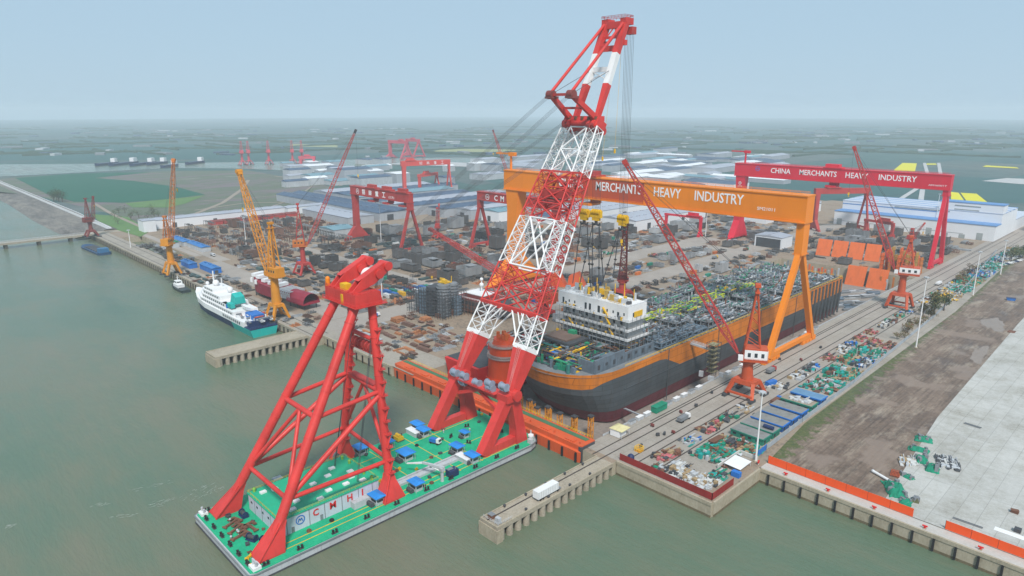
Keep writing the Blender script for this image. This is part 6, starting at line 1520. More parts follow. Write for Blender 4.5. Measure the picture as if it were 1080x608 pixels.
t = thing('tug_boat', 'small dark tug with white wheelhouse moored ahead of the expedition ship', 'tug', (-597, 186.5, -6), 0)
b = MB(); b.loft([ringx(14, 3.8, -.5, 2.4), ringx(4, 4.4, -.5, 2.2), ringx(-8, 4, -.5, 2.8), ringx(-15, .6, .3, 4, .5)]); b.build('hull', paint('tug_dark', (.02, .035, .04), .5), t)
b = MB(); b.ab((-8, -2.8, 2.4), (3, 2.8, 5)); b.ab((-7, -2.2, 5), (-1, 2.2, 7.6)); wh = b.build('wheelhouse', WHT, t); b = MB(); b.ab((-6.6, -2.26, 6), (-1.4, 2.26, 7)); b.ab((-7.06, -1.8, 6), (-.94, 1.8, 7)); b.build('window', WIN, wh); b = MB(); b.tube((-4, 0, 7.6), (-4, 0, 12), .25, 6); b.bar((-4, -1.4, 10), (-4, 1.4, 10), .2, .2); b.tube((1, 1.4, 5), (1, 1.4, 7.4), .6, 8); b.build('mast', WHT, t)
t = thing('cargo_barge', 'dark blue barge lying under the brown crane at the quay end', 'barge', (-835, 180, -6), 0.05)
b = MB(); b.loft([ringx(32, 5, -1, 2.6, .9), ringx(28, 7, -1, 2.2, .9), ringx(-26, 7, -1, 2.2, .9), ringx(-33, 3, 0, 3.2, .6)]); b.build('hull', paint('barge_blue', (.015, .06, .14), .5, .2, .1, .3), t)
b = MB(); b.ab((-20, -5, 2.2), (18, 5, 3.0)); b.build('hold_cover', DGRY, t); b = MB(); b.ab((21, -4.5, 2.2), (29, 4.5, 6.5)); b.build('deckhouse', paint('barge_house_blue', (.03, .14, .28), .5), t)
t = thing('hull_section', 'maroon and white ship hull section under construction behind the yellow crane', 'hull section', (-484, 224, 0), .10)
MARO = paint('maroon_hull', (.26, .015, .035), .5, .2, .08, .2)
b = MB(); b.loft([[(x, -w_, 3), (x, w_, 3), (x, w_ * 1.1, z1), (x, -w_ * 1.1, z1)] for x, w_, z1 in ((-36, 2.5, 15), (-30, 5, 14), (-20, 7, 12), (2, 7.5, 11))]); b.build('bow_hull', MARO, t)
b = MB()
for x0, z in ((-33, 15), (-27, 14.2), (-19, 12.6), (-10, 12), (-1, 11.6)): b.box((x0, 0, z + 1.0), (4.4, 10, 2.4), .12); b.box((x0 + 1, -6.5, z - 2.5), (2.2, 1.4, 3.4), .3)
b.build('white_block', WHT, t)
b = MB(); b.lattice([(2, -6.5, 5), (2, 6.5, 5), (2, 6.5, 11), (2, -6.5, 11)], [(20, -6.5, 6), (20, 6.5, 6), (20, 6.5, 11), (20, -6.5, 11)], 7, .35, .22, 0, 5, True); b.build('lattice_frame', LGRY, t)
b = MB(); b.loft([[(x, 7 * math.cos(math.pi * k / 8), 5 + 7 * math.sin(math.pi * k / 8)) for k in range(9)] for x in (16, 38)], 0, False, False); b.ab((16, -7, 4), (38, 7, 5)); b.build('arched_section', MARO, t)
b = MB()
for x in (-30, -18, -6, 6, 18, 27, 36):
    for y in (-5, 5): b.tube((x, y, 0), (x, y, 4.2), .45, 6)
b.build('support', DGRY, t)
mark('the maroon hull section', -484, 224)

# ------------------------------------------------------------------ offshore modules in the middle of the yard
t = thing('offshore_module', 'grey module of ribbed round columns standing in the open yard', 'module', (-378, 292, 0), .1)
for k, (x, y, r_, h) in enumerate(((-13, -6, 4, 14), (-6, -9, 4, 18), (3, -9, 4.4, 21), (11, -6, 4.6, 23), (-9, 3, 4.6, 17), (0, 0, 5, 20), (9, 4, 4.4, 22), (15, 3, 3.6, 13), (3, 9, 4, 16))):
    b = MB(); b.tube((x, y, 0), (x, y, h), r_, 8)
    for q in range(int(h / 2.2)): b.tube((x, y, q * 2.2 + .9), (x, y, q * 2.2 + 1.3), r_ * 1.14, 8)
    b.build('column', [GRY, BLGY, DGRY][k % 3], t)
rm = random.Random(2); b = clutter_mesh(rm, -15, 16, -11, 11, 0, 6, 60, 2, .3, 4); b.build('base_gear', [DGRY, RUST], t)
b = MB(); scaff(b, -18, 19, -15, -13, 0, 20, 2.6, 0, .16); scaff(b, 17, 20, -13, 8, 0, 17, 2.6, 0, .16); b.build('scaffold', DGRY, t)
b = MB(); b.box((8, -2, 23.6), (7, 6, 1.0)); b.box((10, -4, 24.8), (3, 3, 2)); b.box((4, 0, 24.6), (5, .6, 1.6)); b.tube((9, 4, 22), (9, 4, 27), .3, 6); b.build('top_gear', BYEL, t)
t = thing('offshore_module', 'dark barge-like module with maroon deck beside the ribbed grey columns', 'module', (-352, 312, 0), .08)
b = MB(); b.loft([[(x, -w_, 3), (x, w_, 3), (x, w_ * 1.15, 11), (x, -w_ * 1.15, 11)] for x, w_ in ((-20, 9), (14, 9), (24, 4))]); b.build('hull', DGRY, t)
b = MB(); b.ab((-20, -10.2, 11), (14, 10.2, 11.5)); b.ab((-12, -7, 11.5), (6, 7, 14.5)); b.build('deck', BRN, t)
b = MB(); b.ab((-12.2, -7.2, 14.5), (6.2, 7.2, 15)); b.rail([(-20, -10, 11.5), (14, -10, 11.5), (14, 10, 11.5), (-20, 10, 11.5)], 1.2, .1, 2.5, 0, True); b.tube((-4, 2, 15), (-4, 2, 24), .5, 8); b.ball((-4, 2, 20), 1.6); b.ball((-4, 2, 24), 1.3); b.build('white_mast', WHT, t)
b = MB(); scaff(b, -21, 20, -12, -9.6, 0, 11, 3.2, 0, .16); b.build('scaffold', RUST, t)
mark('the ribbed grey module', -378, 292)
t = thing('orange_jacket', 'bright orange steel shells lying behind the white boom', 'steel shell', (-362, 415, 0), .5)
for k, (x, y, s_) in enumerate(((-9, 0, 1.0), (8, -3, 1.1))):
    b = MB(); b.loft([[(x - 7 * s_, y - 5, 0), (x + 7 * s_, y - 5, 0), (x + 7 * s_, y + 5, 0), (x - 7 * s_, y + 5, 0)], [(x - 6 * s_, y - 4, 9 * s_), (x + 1, y - 4, 12 * s_), (x + 1, y + 4, 12 * s_), (x - 6 * s_, y + 4, 9 * s_)]]); b.build('shell', GATEO, t)
b = MB()
for x in (-15, -8, 1, 8, 15):
    for y in (-4, 3): b.tube((x, y - 1, 0), (x, y - 1, 1.8), .4, 6)
b.build('support', DGRY, t)

# ------------------------------------------------------------------ buildings
SHEDR = paint('vent_slate', (.16, .20, .26), .5, .15, .05, .2)
def shed(label, x0, x1, y0, y1, h, roof, wall, ridge='y', rise=2.5, doors=(), stripe=None, bays=1, name='workshop_shed', cat='shed', lights=True):
    t = thing(name, label, cat, ((x0 + x1) / 2, (y0 + y1) / 2, 0)); W, D = (x1 - x0) / 2, (y1 - y0) / 2
    b = MB(); b.ab((-W, -D, 0), (W, D, h)); w_ = b.build('wall', wall, t)
    b = MB(); e = .6
    for k in range(bays):
        if ridge == 'y':
            a0 = -W + 2 * W * k / bays; a1 = -W + 2 * W * (k + 1) / bays; m_ = (a0 + a1) / 2; a0 -= e if k == 0 else 0; a1 += e if k == bays - 1 else 0
            b.add([(a0, -D - e, h), (a1, -D - e, h), (m_, -D - e, h + rise), (a0, D + e, h), (a1, D + e, h), (m_, D + e, h + rise)], [(0, 1, 2), (5, 4, 3), (0, 2, 5, 3), (1, 4, 5, 2), (0, 3, 4, 1)])
        else:
            a0 = -D + 2 * D * k / bays; a1 = -D + 2 * D * (k + 1) / bays; m_ = (a0 + a1) / 2; a0 -= e if k == 0 else 0; a1 += e if k == bays - 1 else 0
            b.add([(-W - e, a0, h), (-W - e, a1, h), (-W - e, m_, h + rise), (W + e, a0, h), (W + e, a1, h), (W + e, m_, h + rise)], [(2, 1, 0), (3, 4, 5), (3, 5, 2, 0), (5, 4, 1, 2), (0, 1, 4, 3)])
    rf = b.build('roof', roof, t)
    if lights:
        b = MB(); n_ = max(3, int(max(W, D) / 7))
        for k in range(bays):
            for q in range(n_):
                if ridge == 'y': m_ = -W + 2 * W * (k + .5) / bays; c = (m_, -D + 2 * D * (q + .5) / n_, h + rise + .25); s_ = (1.6, D / n_ * .9, .7)
                else: m_ = -D + 2 * D * (k + .5) / bays; c = (-W + 2 * W * (q + .5) / n_, m_, h + rise + .25); s_ = (W / n_ * .9, 1.6, .7)
                b.box(c, s_)
        b.build('ridge_vent', SHEDR if roof is ROOFB else roof, rf)
    for side, a, w2, hh in doors:
        b = MB()
        if side == 's': b.ab((-W + a, -D - .1, 0), (-W + a + w2, -D + .02, hh))
        else: b.ab((W - .02, -D + a, 0), (W + .1, -D + a + w2, hh))
        b.build('door', DGRY, w_)
    if stripe:
        b = MB()
        for z, th in stripe: b.ab((-W - .12, -D - .12, z), (W + .12, D + .12, z + th))
        b.build('wall_stripe', ROOFB, w_)
    return t
BLUST = paint('stripe_blue', (.10, .24, .48), .5, .05, .02, .05)
wh = thing('shipbuilding_hall', 'very long white shipbuilding hall with blue stripes behind the crimson gantry', 'hall', (-256, 1000, 0))
b = MB(); b.ab((-84, -72, 0), (90, 4, 28)); b.ab((-84, 4, 0), (90, 90, 14)); b.ab((-84, -96, 0), (90, -72, 17)); b.ab((26, -72, 28), (90, -52, 37.5)); w_ = b.build('wall', WALLW, wh)
b = MB()
for k in range(4): b.ab((-84.5, -72.4 + k * 19, 28), (90.5, -59 + k * 19, 28.8))
b.ab((-84.5, 4.1, 14), (90.5, 90.5, 14.8))
b.build('roof', paint('roof_lavender', (.50, .54, .62), .5, .08, .02, .1, (.3, .35, .45)), wh)
b = MB()
for k in range(4): b.ab((-84.5, -59 + k * 19, 28), (90.5, -53.4 + k * 19, 28.7))
b.ab((25.9, -72.5, 37.5), (90.6, -51.5, 38.2)); b.build('roof_stripe', BLUST, wh)
b = MB(); b.ab((-84.6, -96.6, 17), (90.6, -72, 17.6))
for z in (24,): b.ab((-84.2, -72.2, z), (26, -71.9, z + 1.1))
b.build('blue_band', BLUST, w_)
b = MB()
for z, x0, x1 in ((34, 42, 68), (29.5, 42, 67), (26, -22, 38)): b.ab((x0, -72.25, z - .7), (x1, -71.95, z + .7))
for k in range(10): b.ab((-80 + k * 17, -96.1, 0), (-74 + k * 17, -95.95, 4.5 if k % 3 else 8))
b.ab((-84.05, -96.2, 5.2), (60, -95.98, 5.6))
b.build('window_band', paint('louvre_grey', (.30, .33, .33), .6), w_)
mark('the long white hall', -256, 904)
shed('blue and white annex hall at the right end of the long white hall', -150, -60, 1010, 1200, 20, BLUST, WALLW, 'y', 4, (('s', 20, 12, 9),), ((14, 1.2),))
shed('open fronted white shed with pale roof left of the orange panels', -340, -310, 692, 717, 12, ROOFL, WALLW, 'y', 1.6, (('s', 1.5, 27, 10),))
mark('the open fronted white shed', -325, 704)
shed('white shed with blue-green end wall left of the orange gantry leg', -680, -646, 600, 640, 14, ROOFC, WALLW, 'y', 2, (('s', 12, 6, 7),)); mark('the blue-green roofed shed', -663, 620)
shed('wide pale fabrication hall with dark doors behind the orange beam', -532, -481, 671, 830, 13, ROOFL, WALLW, 'y', 2.5, (('s', 34, 14, 9), ('e', 24, 7, 8), ('e', 60, 7, 8), ('e', 100, 7, 8)), None, 2, 'fabrication_hall', 'hall'); mark('the pale fabrication hall', -505, 750)
shed('second pale fabrication hall behind the one with dark doors', -640, -560, 690, 900, 14, ROOFL, WALLW, 'y', 2.5, (('s', 20, 12, 9), ('e', 60, 8, 8)), None, 3, 'fabrication_hall', 'hall')
shed('light grey hall with blue roof strip right of the fabrication halls', -455, -400, 840, 1010, 14, ROOFL, WALLW, 'y', 2.5, (('e', 24, 7, 8), ('e', 90, 7, 8)), ((11, 1.0),), 2, 'fabrication_hall', 'hall')
shed('long low white building along the edge of the frame yard', -925, -901, 262, 430, 11, ROOFL, WALLW, 'y', 1.5, (('e', 20, 5, 6), ('e', 70, 5, 6), ('e', 120, 5, 6)))
shed('white building end continuing past the red row at the frame yard', -925, -903, 436, 505, 9.5, ROOFL, WALLW, 'y', 1.5)
shed('white cube house at the corner of the frame yard by the amber crane', -905, -885, 244, 258, 14, ROOFL, WALLW, 'y', .8)
SHEDW = paint('shed_wall', (.36, .38, .41), .6, .12, .03, .2)
rows = [(-1060, -1010, 560, 770, ROOFL), (-1004, -958, 560, 790, ROOFB), (-952, -908, 556, 740, ROOFC), (-900, -858, 552, 736, ROOFB), (-850, -812, 552, 770, ROOFL), (-806, -772, 552, 790, ROOFB), (-764, -728, 575, 760, ROOFB), (-720, -690, 590, 740, ROOFL)]
for k, (x0, x1, y0, y1, rf) in enumerate(rows):
    shed(f'long {["pale", "blue", "blue-green", "blue", "pale", "blue", "blue", "pale"][k]} roofed assembly shed, {["outermost", "second", "third", "fourth", "fifth", "sixth", "seventh", "last"][k]} of the rows behind the red gantries', x0, x1, y0, y1, 12 + k % 3, rf, SHEDW, 'y', 2.6, (('s', 8, 8, 8),), None, 1, 'assembly_shed', 'shed')['group'] = 'long assembly sheds behind the red gantries'
shed('long shed with white roof edge left of the red gantry, farther one', -1060, -762, 494, 546, 11, ROOFB, SHEDW, 'x', 3, (('e', 12, 10, 8),), None, 2, 'assembly_shed', 'shed')
shed('long shed with white roof edge left of the red gantry, nearer one', -880, -760, 446, 484, 10, ROOFL, SHEDW, 'x', 2.4, (('e', 10, 8, 7),), None, 1, 'assembly_shed', 'shed')
shed('small grey pitched shed behind the red gantry\'s thick leg', -735, -700, 392, 420, 8, ROOFC, LGRY, 'y', 2)
shed('long navy roofed hall far behind the orange beam', -700, -600, 1120, 1180, 16, ROOFB, WALLW, 'x', 3, (), None, 1)
for k in range(7):
    y0 = 322 + k * 17; t = thing('red_store', 'low dull red store at the back edge of the frame yard', 'store', (-889, y0 + 8, 0), 0, 'low red stores in a row'); b = MB(); b.ab((-5, -7.6, 0), (5, 7.6, 4.2)); b.build('wall', CRED, t); b = MB(); b.add([(-5.4, -8, 4.2), (5.4, -8, 4.2), (0, -8, 6), (-5.4, 8, 4.2), (5.4, 8, 4.2), (0, 8, 6)], [(0, 1, 2), (5, 4, 3), (0, 2, 5, 3), (1, 4, 5, 2)]); b.build('roof', BRN, t)
BROOF = paint('blue_sheet_roof', (.03, .16, .42), .45, .15, .08, .1)
shed('long blue roofed shed behind the amber crane, farther piece', -800, -762, 247, 256, 5, BROOF, LGRY, 'x', 1.5, (), None, 1, 'quay_shed'); shed('long blue roofed shed behind the amber crane, nearer piece', -758, -716, 249, 258, 5, BROOF, LGRY, 'x', 1.5, (), None, 1, 'quay_shed')
shed('blue shed beside the foot of the amber crane', -668, -646, 212, 219, 4.5, BROOF, BLU, 'x', 1.2, (), None, 1, 'quay_shed'); shed('blue shed with white end by the quay road', -640, -610, 219, 227, 5, BROOF, BLU, 'x', 1.4, (('e', 2, 3, 3),), None, 1, 'quay_shed')
shed('green roofed hut beside the inner basin', -775, -760, 235, 242, 6, NET, LGRY, 'x', 1.2, (), None, 1, 'quay_shed')
mark('the blue sheds on the left quay', -650, 217)
shed('white shed with blue stripe right of the light mast in mid yard', -625, -590, 640, 668, 9, ROOFB, WALLW, 'x', 1.8, (), ((7, .6),), 1)
rr = random.Random(31)
cols_ = [(ROOFC, 'cyan'), (ROOFL, 'pale'), (ROOFB, 'blue'), (WALLW, 'white')]
for k in range(46):   # works along the far river: each its own building
    u, v = rr.uniform(300, 545), rr.uniform(173, 198)
    if rr.random() < .3: u, v = rr.uniform(560, 760), rr.uniform(176, 205)
    p = at(u, v); 
    if p.x > -650 and p.y < 950 or (p.x > -1090 and p.y < 800) or p.x > -480: continue
    c_, w_ = cols_[rr.randrange(4)]; h = rr.uniform(8, 20); dx_, dy_ = rr.uniform(15, 55), rr.uniform(20, 70)
    t = thing('river_works', f'distant {w_} roofed works building between river and shed rows', 'factory', p, rr.choice([0, 0, .12]), f'distant {w_} roofed river works')
    b = MB(); b.ab((-dx_ / 2, -dy_ / 2, 0), (dx_ / 2, dy_ / 2, h)); b.build('wall', LGRY if k % 3 else SHEDW, t); b = MB(); b.loft([[(-dx_ / 2 - .5, -dy_ / 2 - .5, h), (dx_ / 2 + .5, -dy_ / 2 - .5, h), (dx_ / 2 + .5, dy_ / 2 + .5, h), (-dx_ / 2 - .5, dy_ / 2 + .5, h)], [(-1, -dy_ / 2, h + 3), (1, -dy_ / 2, h + 3), (1, dy_ / 2, h + 3), (-1, dy_ / 2, h + 3)]]); b.build('roof', c_, t)
for k in range(52):   # pale works and long sheds beyond the yard, behind the two goliath beams
    u, v = rr.uniform(545, 815), rr.choice([rr.uniform(160, 176), rr.uniform(170, 203)]); p = at(u, v)
    if p.y < 1180 and p.x > -420 or p.y < 930 and p.x > -690 or (p.x > -720 and p.x < -590 and 1100 < p.y < 1200): continue
    c_, w_ = ((ROOFL, 'pale'), (WALLW, 'white'), (ROOFC, 'cyan'), (ROOFB, 'slate'))[rr.randrange(4)]; h = rr.uniform(7, 13); dx_, dy_ = rr.uniform(25, 60), rr.uniform(60, 170)
    t = thing('far_shed', f'distant long {w_} roofed shed beyond the yard behind the lettered beams', 'shed', p, rr.choice([0, 1.57, .1]), f'distant long {w_} sheds behind the beams')
    b = MB(); b.ab((-dx_ / 2, -dy_ / 2, 0), (dx_ / 2, dy_ / 2, h)); b.build('wall', SHEDW, t); b = MB(); b.loft([[(-dx_ / 2 - .5, -dy_ / 2 - .5, h), (dx_ / 2 + .5, -dy_ / 2 - .5, h), (dx_ / 2 + .5, dy_ / 2 + .5, h), (-dx_ / 2 - .5, dy_ / 2 + .5, h)], [(-1, -dy_ / 2, h + 3), (1, -dy_ / 2, h + 3), (1, dy_ / 2, h + 3), (-1, dy_ / 2, h + 3)]]); b.build('roof', c_, t)
# far town and tree belts: masses nobody could count
b = MB()
for k in range(230):
    u, v = rr.uniform(-60, 1140), 118 + rr.choice([rr.uniform(18, 34), rr.uniform(18, 26), rr.uniform(26, 50)])
    if v > 166 and u < 300: continue
    if v > 160 and u > 760: continue
    p = at(u, v); s_ = rr.uniform(8, 20) * (1 + (p.length / 5000)); b.box((p.x, p.y, 3), (s_, s_ * rr.uniform(.5, 3), rr.uniform(4, 9)), rr.uniform(0, 3), rr.choice([1, 2, 3, 3, 1]))
tag(b.build('far_town', [WALLW, ROOFB, LGRY, GRY]), kind='stuff')
TREED = ground_mat('far_tree_belt', [(0.3, (0.02, 0.045, 0.03)), (0.7, (0.05, 0.085, 0.05))], (.01, .05, .3))
b = MB()
for k in range(260):
    u, v = rr.uniform(-60, 1140), 118 + rr.choice([rr.uniform(16, 30), rr.uniform(24, 46)])
    if v > 168 and u < 620: continue
    p = at(u, v); L = rr.uniform(90, 520); a = rr.choice([0, math.pi / 2, .8]); n_ = 10; rings = []
    for q in range(n_ + 1):
        c = Vector((p.x + math.cos(a) * L * (q / n_ - .5), p.y + math.sin(a) * L * (q / n_ - .5), 0)); w_ = rr.uniform(3, 7); h = rr.uniform(4, 8); sd_ = Vector((-math.sin(a), math.cos(a), 0)) * w_
        rings.append([c - sd_, c - sd_ * .7 + Vector((0, 0, h * .7)), c + Vector((0, 0, h)), c + sd_ * .7 + Vector((0, 0, h * .7)), c + sd_])
    b.loft(rings, 0, True, False)
tag(b.build('far_tree_belt', TREED), kind='stuff')
# moored coasters on the far river
for k, (u, v, L) in enumerate(((112, 174.3, 90), (130, 174, 120), (150, 174.2, 110), (165, 173.6, 90), (178, 176.5, 70), (205, 173, 90))):
    p = at(u, v, 0.4); t = thing('river_coaster', 'dark blue coaster moored along the far river bank', 'ship', p, 2.3, 'coasters moored along the far river'); b = MB(); b.loft([ringx(L / 2, 7, 0, 6, .9), ringx(-L * .4, 7, 0, 6, .9), ringx(-L / 2, 1, 1, 8, .6)]); b.build('hull', NAVY, t); b = MB(); b.ab((L * .32, -6, 6), (L * .46, 6, 16)); b.build('bridge', WHT, t)
# the approach bridge across the water on the far left
t = thing('approach_bridge', 'long low concrete bridge crossing the water to the left quay', 'bridge', (-921, 108, 0))
b = MB(); b.ab((-6, -420, -1.6), (6, 150, .2)); b.build('deck', CONCD, t); b = MB(); b.rail([(-5.8, -420, .2), (-5.8, 88, .2)], 1.2, .14, 4); b.rail([(5.8, -420, .2), (5.8, 88, .2)], 1.2, .14, 4); b.build('railing', LGRY, t)
for k in range(16): b = MB(); b.ab((-5, -400 + k * 31, -9), (5, -397 + k * 31, -1.65)); b.build('pier_bent', DARKC, t)

# ------------------------------------------------------------------ yard goods: one of each kind, then copies
RECORDS = []; OCC = []
def ribbed_block(w, l, h, rr, nm=1):
    b = MB(); b.box((0, 0, .45 + .15), (w, l, .3)); 
    for s in (-1, 1): b.box((s * (w / 2 - .15), 0, .5 + h / 2), (.3, l, h)); b.box((0, s * (l / 2 - .15), .5 + h / 2), (w - .62, .3, h * rr.uniform(.5, 1)))
    n_ = max(2, int(l / 2.6))
    for k in range(1, n_): b.box((0, -l / 2 + l * k / n_, .5 + h * .32), (w - .62, .25, h * .62))
    for k in range(3): b.box((rr.uniform(-.3, .3) * w, rr.uniform(-.3, .3) * l, .5 + h * .5), (rr.uniform(.8, w * .4), rr.uniform(.8, l * .4), h * rr.uniform(.6, 1.1)))
    if rr.random() < .6: b.box((rr.uniform(-.2, .2) * w, rr.uniform(-.2, .2) * l, .5 + h + .15), (w * .6, l * .5, .25))
    for x in (-.35, .35):
        for y in (-.35, .35): b.box((x * w, y * l, .2), (.6, .6, .5))
    return b
def jagged(w, l, h, rr):
    b = MB()
    for k in range(26):
        x, y = rr.uniform(-.5, .5) * w, rr.uniform(-.5, .5) * l; hh = h * rr.uniform(.2, 1)
        if k % 3 == 0: b.box((x, y, hh / 2), (rr.uniform(.3, 2.8), rr.uniform(.3, 2.8), hh), rr.uniform(0, 3))
        elif k % 3 == 1: b.bar((x, y, .2), (x + rr.uniform(-2, 2), y + rr.uniform(-2, 2), hh), .3, .3)
        else: b.box((x, y, hh), (rr.uniform(1, 4), rr.uniform(1, 3), .25), rr.uniform(0, 3))
    b.box((0, 0, .15), (w, l, .3)); return b
def pipe_pile(n_, L, r, rr):
    b = MB()
    for row in range(3):
        for k in range(n_ - row): x = (k - (n_ - row - 1) / 2) * r * 2.05; b.tube((x, -L / 2 + rr.uniform(-.4, .4), r + row * r * 1.75), (x, L / 2 + rr.uniform(-.4, .4), r + row * r * 1.75), r, 8)
    return b
def plate_pile(w, l, rr):
    b = MB()
    for k in range(5): b.box((rr.uniform(-.4, .4), rr.uniform(-.4, .4), .3 + k * .32), (w * rr.uniform(.8, 1), l * rr.uniform(.8, 1), .2), rr.uniform(-.05, .05)); b.box((0, 0, .14 + k * .32), (.4, l * .8, .12))
    return b
def trestle(L, h, rr):
    b = MB(); n_ = max(3, int(L / 6))
    for k in range(n_ + 1):
        y = -L / 2 + L * k / n_
        for x in (-2, 2): b.tube((x, y, 0), (x * .8, y, h), .28, 5)
        b.bar((-2.2, y, h), (2.2, y, h), .5, .5)
    for x in (-1.6, 1.6): b.bar((x, -L / 2, h + .3), (x, L / 2, h + .3), .4, .5)
    for k in range(n_): 
        if rr.random() < .7: b.box((rr.uniform(-1, 1), -L / 2 + L * (k + .5) / n_, h + 1), (rr.uniform(1, 3), rr.uniform(2, 5), 1.2))
    return b
def container_proto(mat, label='x'):
    t = thing('shipping_container', label, 'container', (0, 0, -60)); b = MB(); b.ab((-1.22, -3.0, .1), (1.22, 3.0, 2.6))
    for k in range(10):
        for s in (-1, 1): b.ab((s * 1.22, -2.8 + k * .6, .3), (s * 1.29, -2.5 + k * .6, 2.45))
    b.build('body', mat, t); b = MB(); b.ab((-1.1, -3.05, .2), (1.1, -3.0, 2.5)); b.ab((-.05, -3.09, .2), (.05, -3.05, 2.5)); b.build('door', mat, t)
    return t
STEELB = paint('block_dark', (.085, .083, .082), .7, .3, .15, .4, (.10, .05, .035), .35); STEELG = paint('block_grey', (.20, .21, .22), .65, .25, .15, .4, (.14, .08, .05), .3)
STEELR = paint('block_brown', (.17, .095, .07), .8, .3, .15, .4, (.06, .035, .03), .3); STEELT = paint('block_blue_green', (.05, .085, .085), .65, .25, .15, .35, (.08, .06, .04), .3)
STEELL = paint('block_pale', (.36, .37, .38), .6, .2, .15, .3, (.2, .14, .1), .25); STEELO = paint('block_orange', (.36, .15, .065), .7, .25, .15, .4, (.12, .06, .04), .25)
CBLU = paint('container_blue', (.02, .11, .34), .5, .15, .3, .3, rnd=.2); CGRN = paint('container_green', (.015, .19, .13), .55, .15, .3, .3, rnd=.2); CORG = paint('container_orange', (.48, .13, .03), .55, .15, .3, .3, rnd=.2)
CWHT = paint('container_white', (.55, .56, .56), .55, .1, .3, .3, rnd=.1); CMAR = paint('container_maroon', (.18, .025, .02), .55, .15, .3, .3, rnd=.2); CYEL = paint('container_yellow', (.55, .32, .02), .55, .15, .3, .3, rnd=.15)
GM = {'dark': STEELB, 'grey': STEELG, 'brown': STEELR, 'blue-green': STEELT, 'pale': STEELL, 'orange': STEELO}
PROTO = {}
rr = random.Random(90)
def mesh_variants(kind, colour, builder, name, part):
    out = []
    for k in range(4):
        o = thing(name, 'x', 'x', (0, 0, -60)); builder(rr).build(part, GM[colour], o); out.append(o)
    PROTO[kind, colour] = out
for c_ in ('dark', 'grey', 'brown', 'blue-green', 'pale', 'orange'):
    mesh_variants('block', c_, lambda r: ribbed_block(r.uniform(6, 11), r.uniform(8, 15), r.uniform(2.0, 5.5), r), 'steel_block', 'hull_block')
    mesh_variants('heap', c_, lambda r: jagged(r.uniform(4, 8), r.uniform(5, 10), r.uniform(1.5, 4), r), 'steel_assembly', 'frame')
    mesh_variants('pipes', c_, lambda r: pipe_pile(r.choice([4, 6, 8]), r.uniform(8, 15), r.choice([.3, .45, .7]), r), 'pipe_stack', 'pipes')
    mesh_variants('plates', c_, lambda r: plate_pile(r.uniform(2.5, 4), r.uniform(6, 11), r), 'plate_stack', 'plates')
    mesh_variants('trestle', c_, lambda r: trestle(r.uniform(18, 36), r.uniform(4, 7), r), 'steel_trestle', 'trestle_frame')
def rack(r):
    b = MB(); w, l, h = r.uniform(3, 5), r.uniform(5, 9), r.uniform(1.8, 3.6)
    for x in (-w / 2, w / 2):
        for q in range(4): b.tube((x, -l / 2 + l * q / 3, 0), (x, -l / 2 + l * q / 3, h), .16, 5)
        for z in (h * .4, h * .9): b.bar((x, -l / 2, z), (x, l / 2, z), .2, .2)
    for k in range(14): b.box((r.uniform(-.45, .45) * w, r.uniform(-.45, .45) * l, r.choice([.3, h * .4 + .3, h * .9 + .2])), (r.uniform(.3, 2), r.uniform(.5, 3), r.uniform(.2, .7)), r.choice([0, 0, .2]))
    return b
def beams(r):
    b = MB(); n_ = r.randint(5, 10); L = r.uniform(7, 14)
    for k in range(n_): y0 = r.uniform(-1, 1); x = (k - n_ / 2) * .7; z = .25 + .5 * (k % 2); b.box((x, y0, z + .28), (.5, L, .08)); b.box((x, y0, z), (.1, L, .5)); b.box((x, y0, z - .24), (.5, L, .08))
    return b
def crates(r):
    b = MB()
    b.box((0, 0, .04), (7.4, 8.4, .08))
    for k in range(r.randint(5, 10)): s_ = r.uniform(.6, 1.8); h = r.uniform(.5, 1.9); b.box((r.uniform(-3, 3), r.uniform(-3.5, 3.5), h / 2 + .05), (s_, s_ * r.uniform(.8, 2), h), r.choice([0, 0, .15]))
    return b
for c_ in ('dark', 'grey', 'brown', 'pale', 'orange'):
    mesh_variants('rack', c_, rack, 'material_rack', 'rack_frame'); mesh_variants('beams', c_, beams, 'beam_bundle', 'beams'); mesh_variants('crates', c_, crates, 'crate_group', 'crates')
for c_, m in (('blue', CBLU), ('green', CGRN), ('orange', CORG), ('white', CWHT), ('maroon', CMAR), ('yellow', CYEL)): PROTO['box', c_] = [container_proto(m)]
INFO = {'rack': ('rack', '{} material rack'), 'beams': ('beam bundle', 'bundle of {} steel beams'), 'crates': ('crates', 'scatter of {} crates'), 'block': ('steel block', '{} ribbed ship block'), 'heap': ('steel assembly', '{} half-built steel assembly'), 'pipes': ('pipe stack', 'stack of {} pipes'), 'plates': ('plate stack', '{} stack of steel plates'), 'trestle': ('trestle', '{} steel trestle row'), 'box': ('container', '{} shipping container')}
RAD = {'rack': 3.6, 'beams': 4.6, 'crates': 3.6, 'block': 8, 'heap': 5.2, 'pipes': 6, 'plates': 5, 'trestle': 13, 'box': 3.0}
GRP = {'rack': 'material racks in the yard', 'beams': 'beam bundles in the yard', 'crates': 'crate groups in the yard', 'block': 'ship blocks set out in the yard', 'heap': 'steel assemblies lying in the yard', 'pipes': 'pipe stacks in the yard', 'plates': 'plate stacks in the yard', 'trestle': 'trestle rows in the yard', 'box': 'shipping containers in the yard'}
COUNT = {}; MAXN = {'rack': 280, 'beams': 280, 'crates': 280, 'block': 285, 'heap': 285, 'pipes': 150, 'plates': 200, 'trestle': 60, 'box': 150}
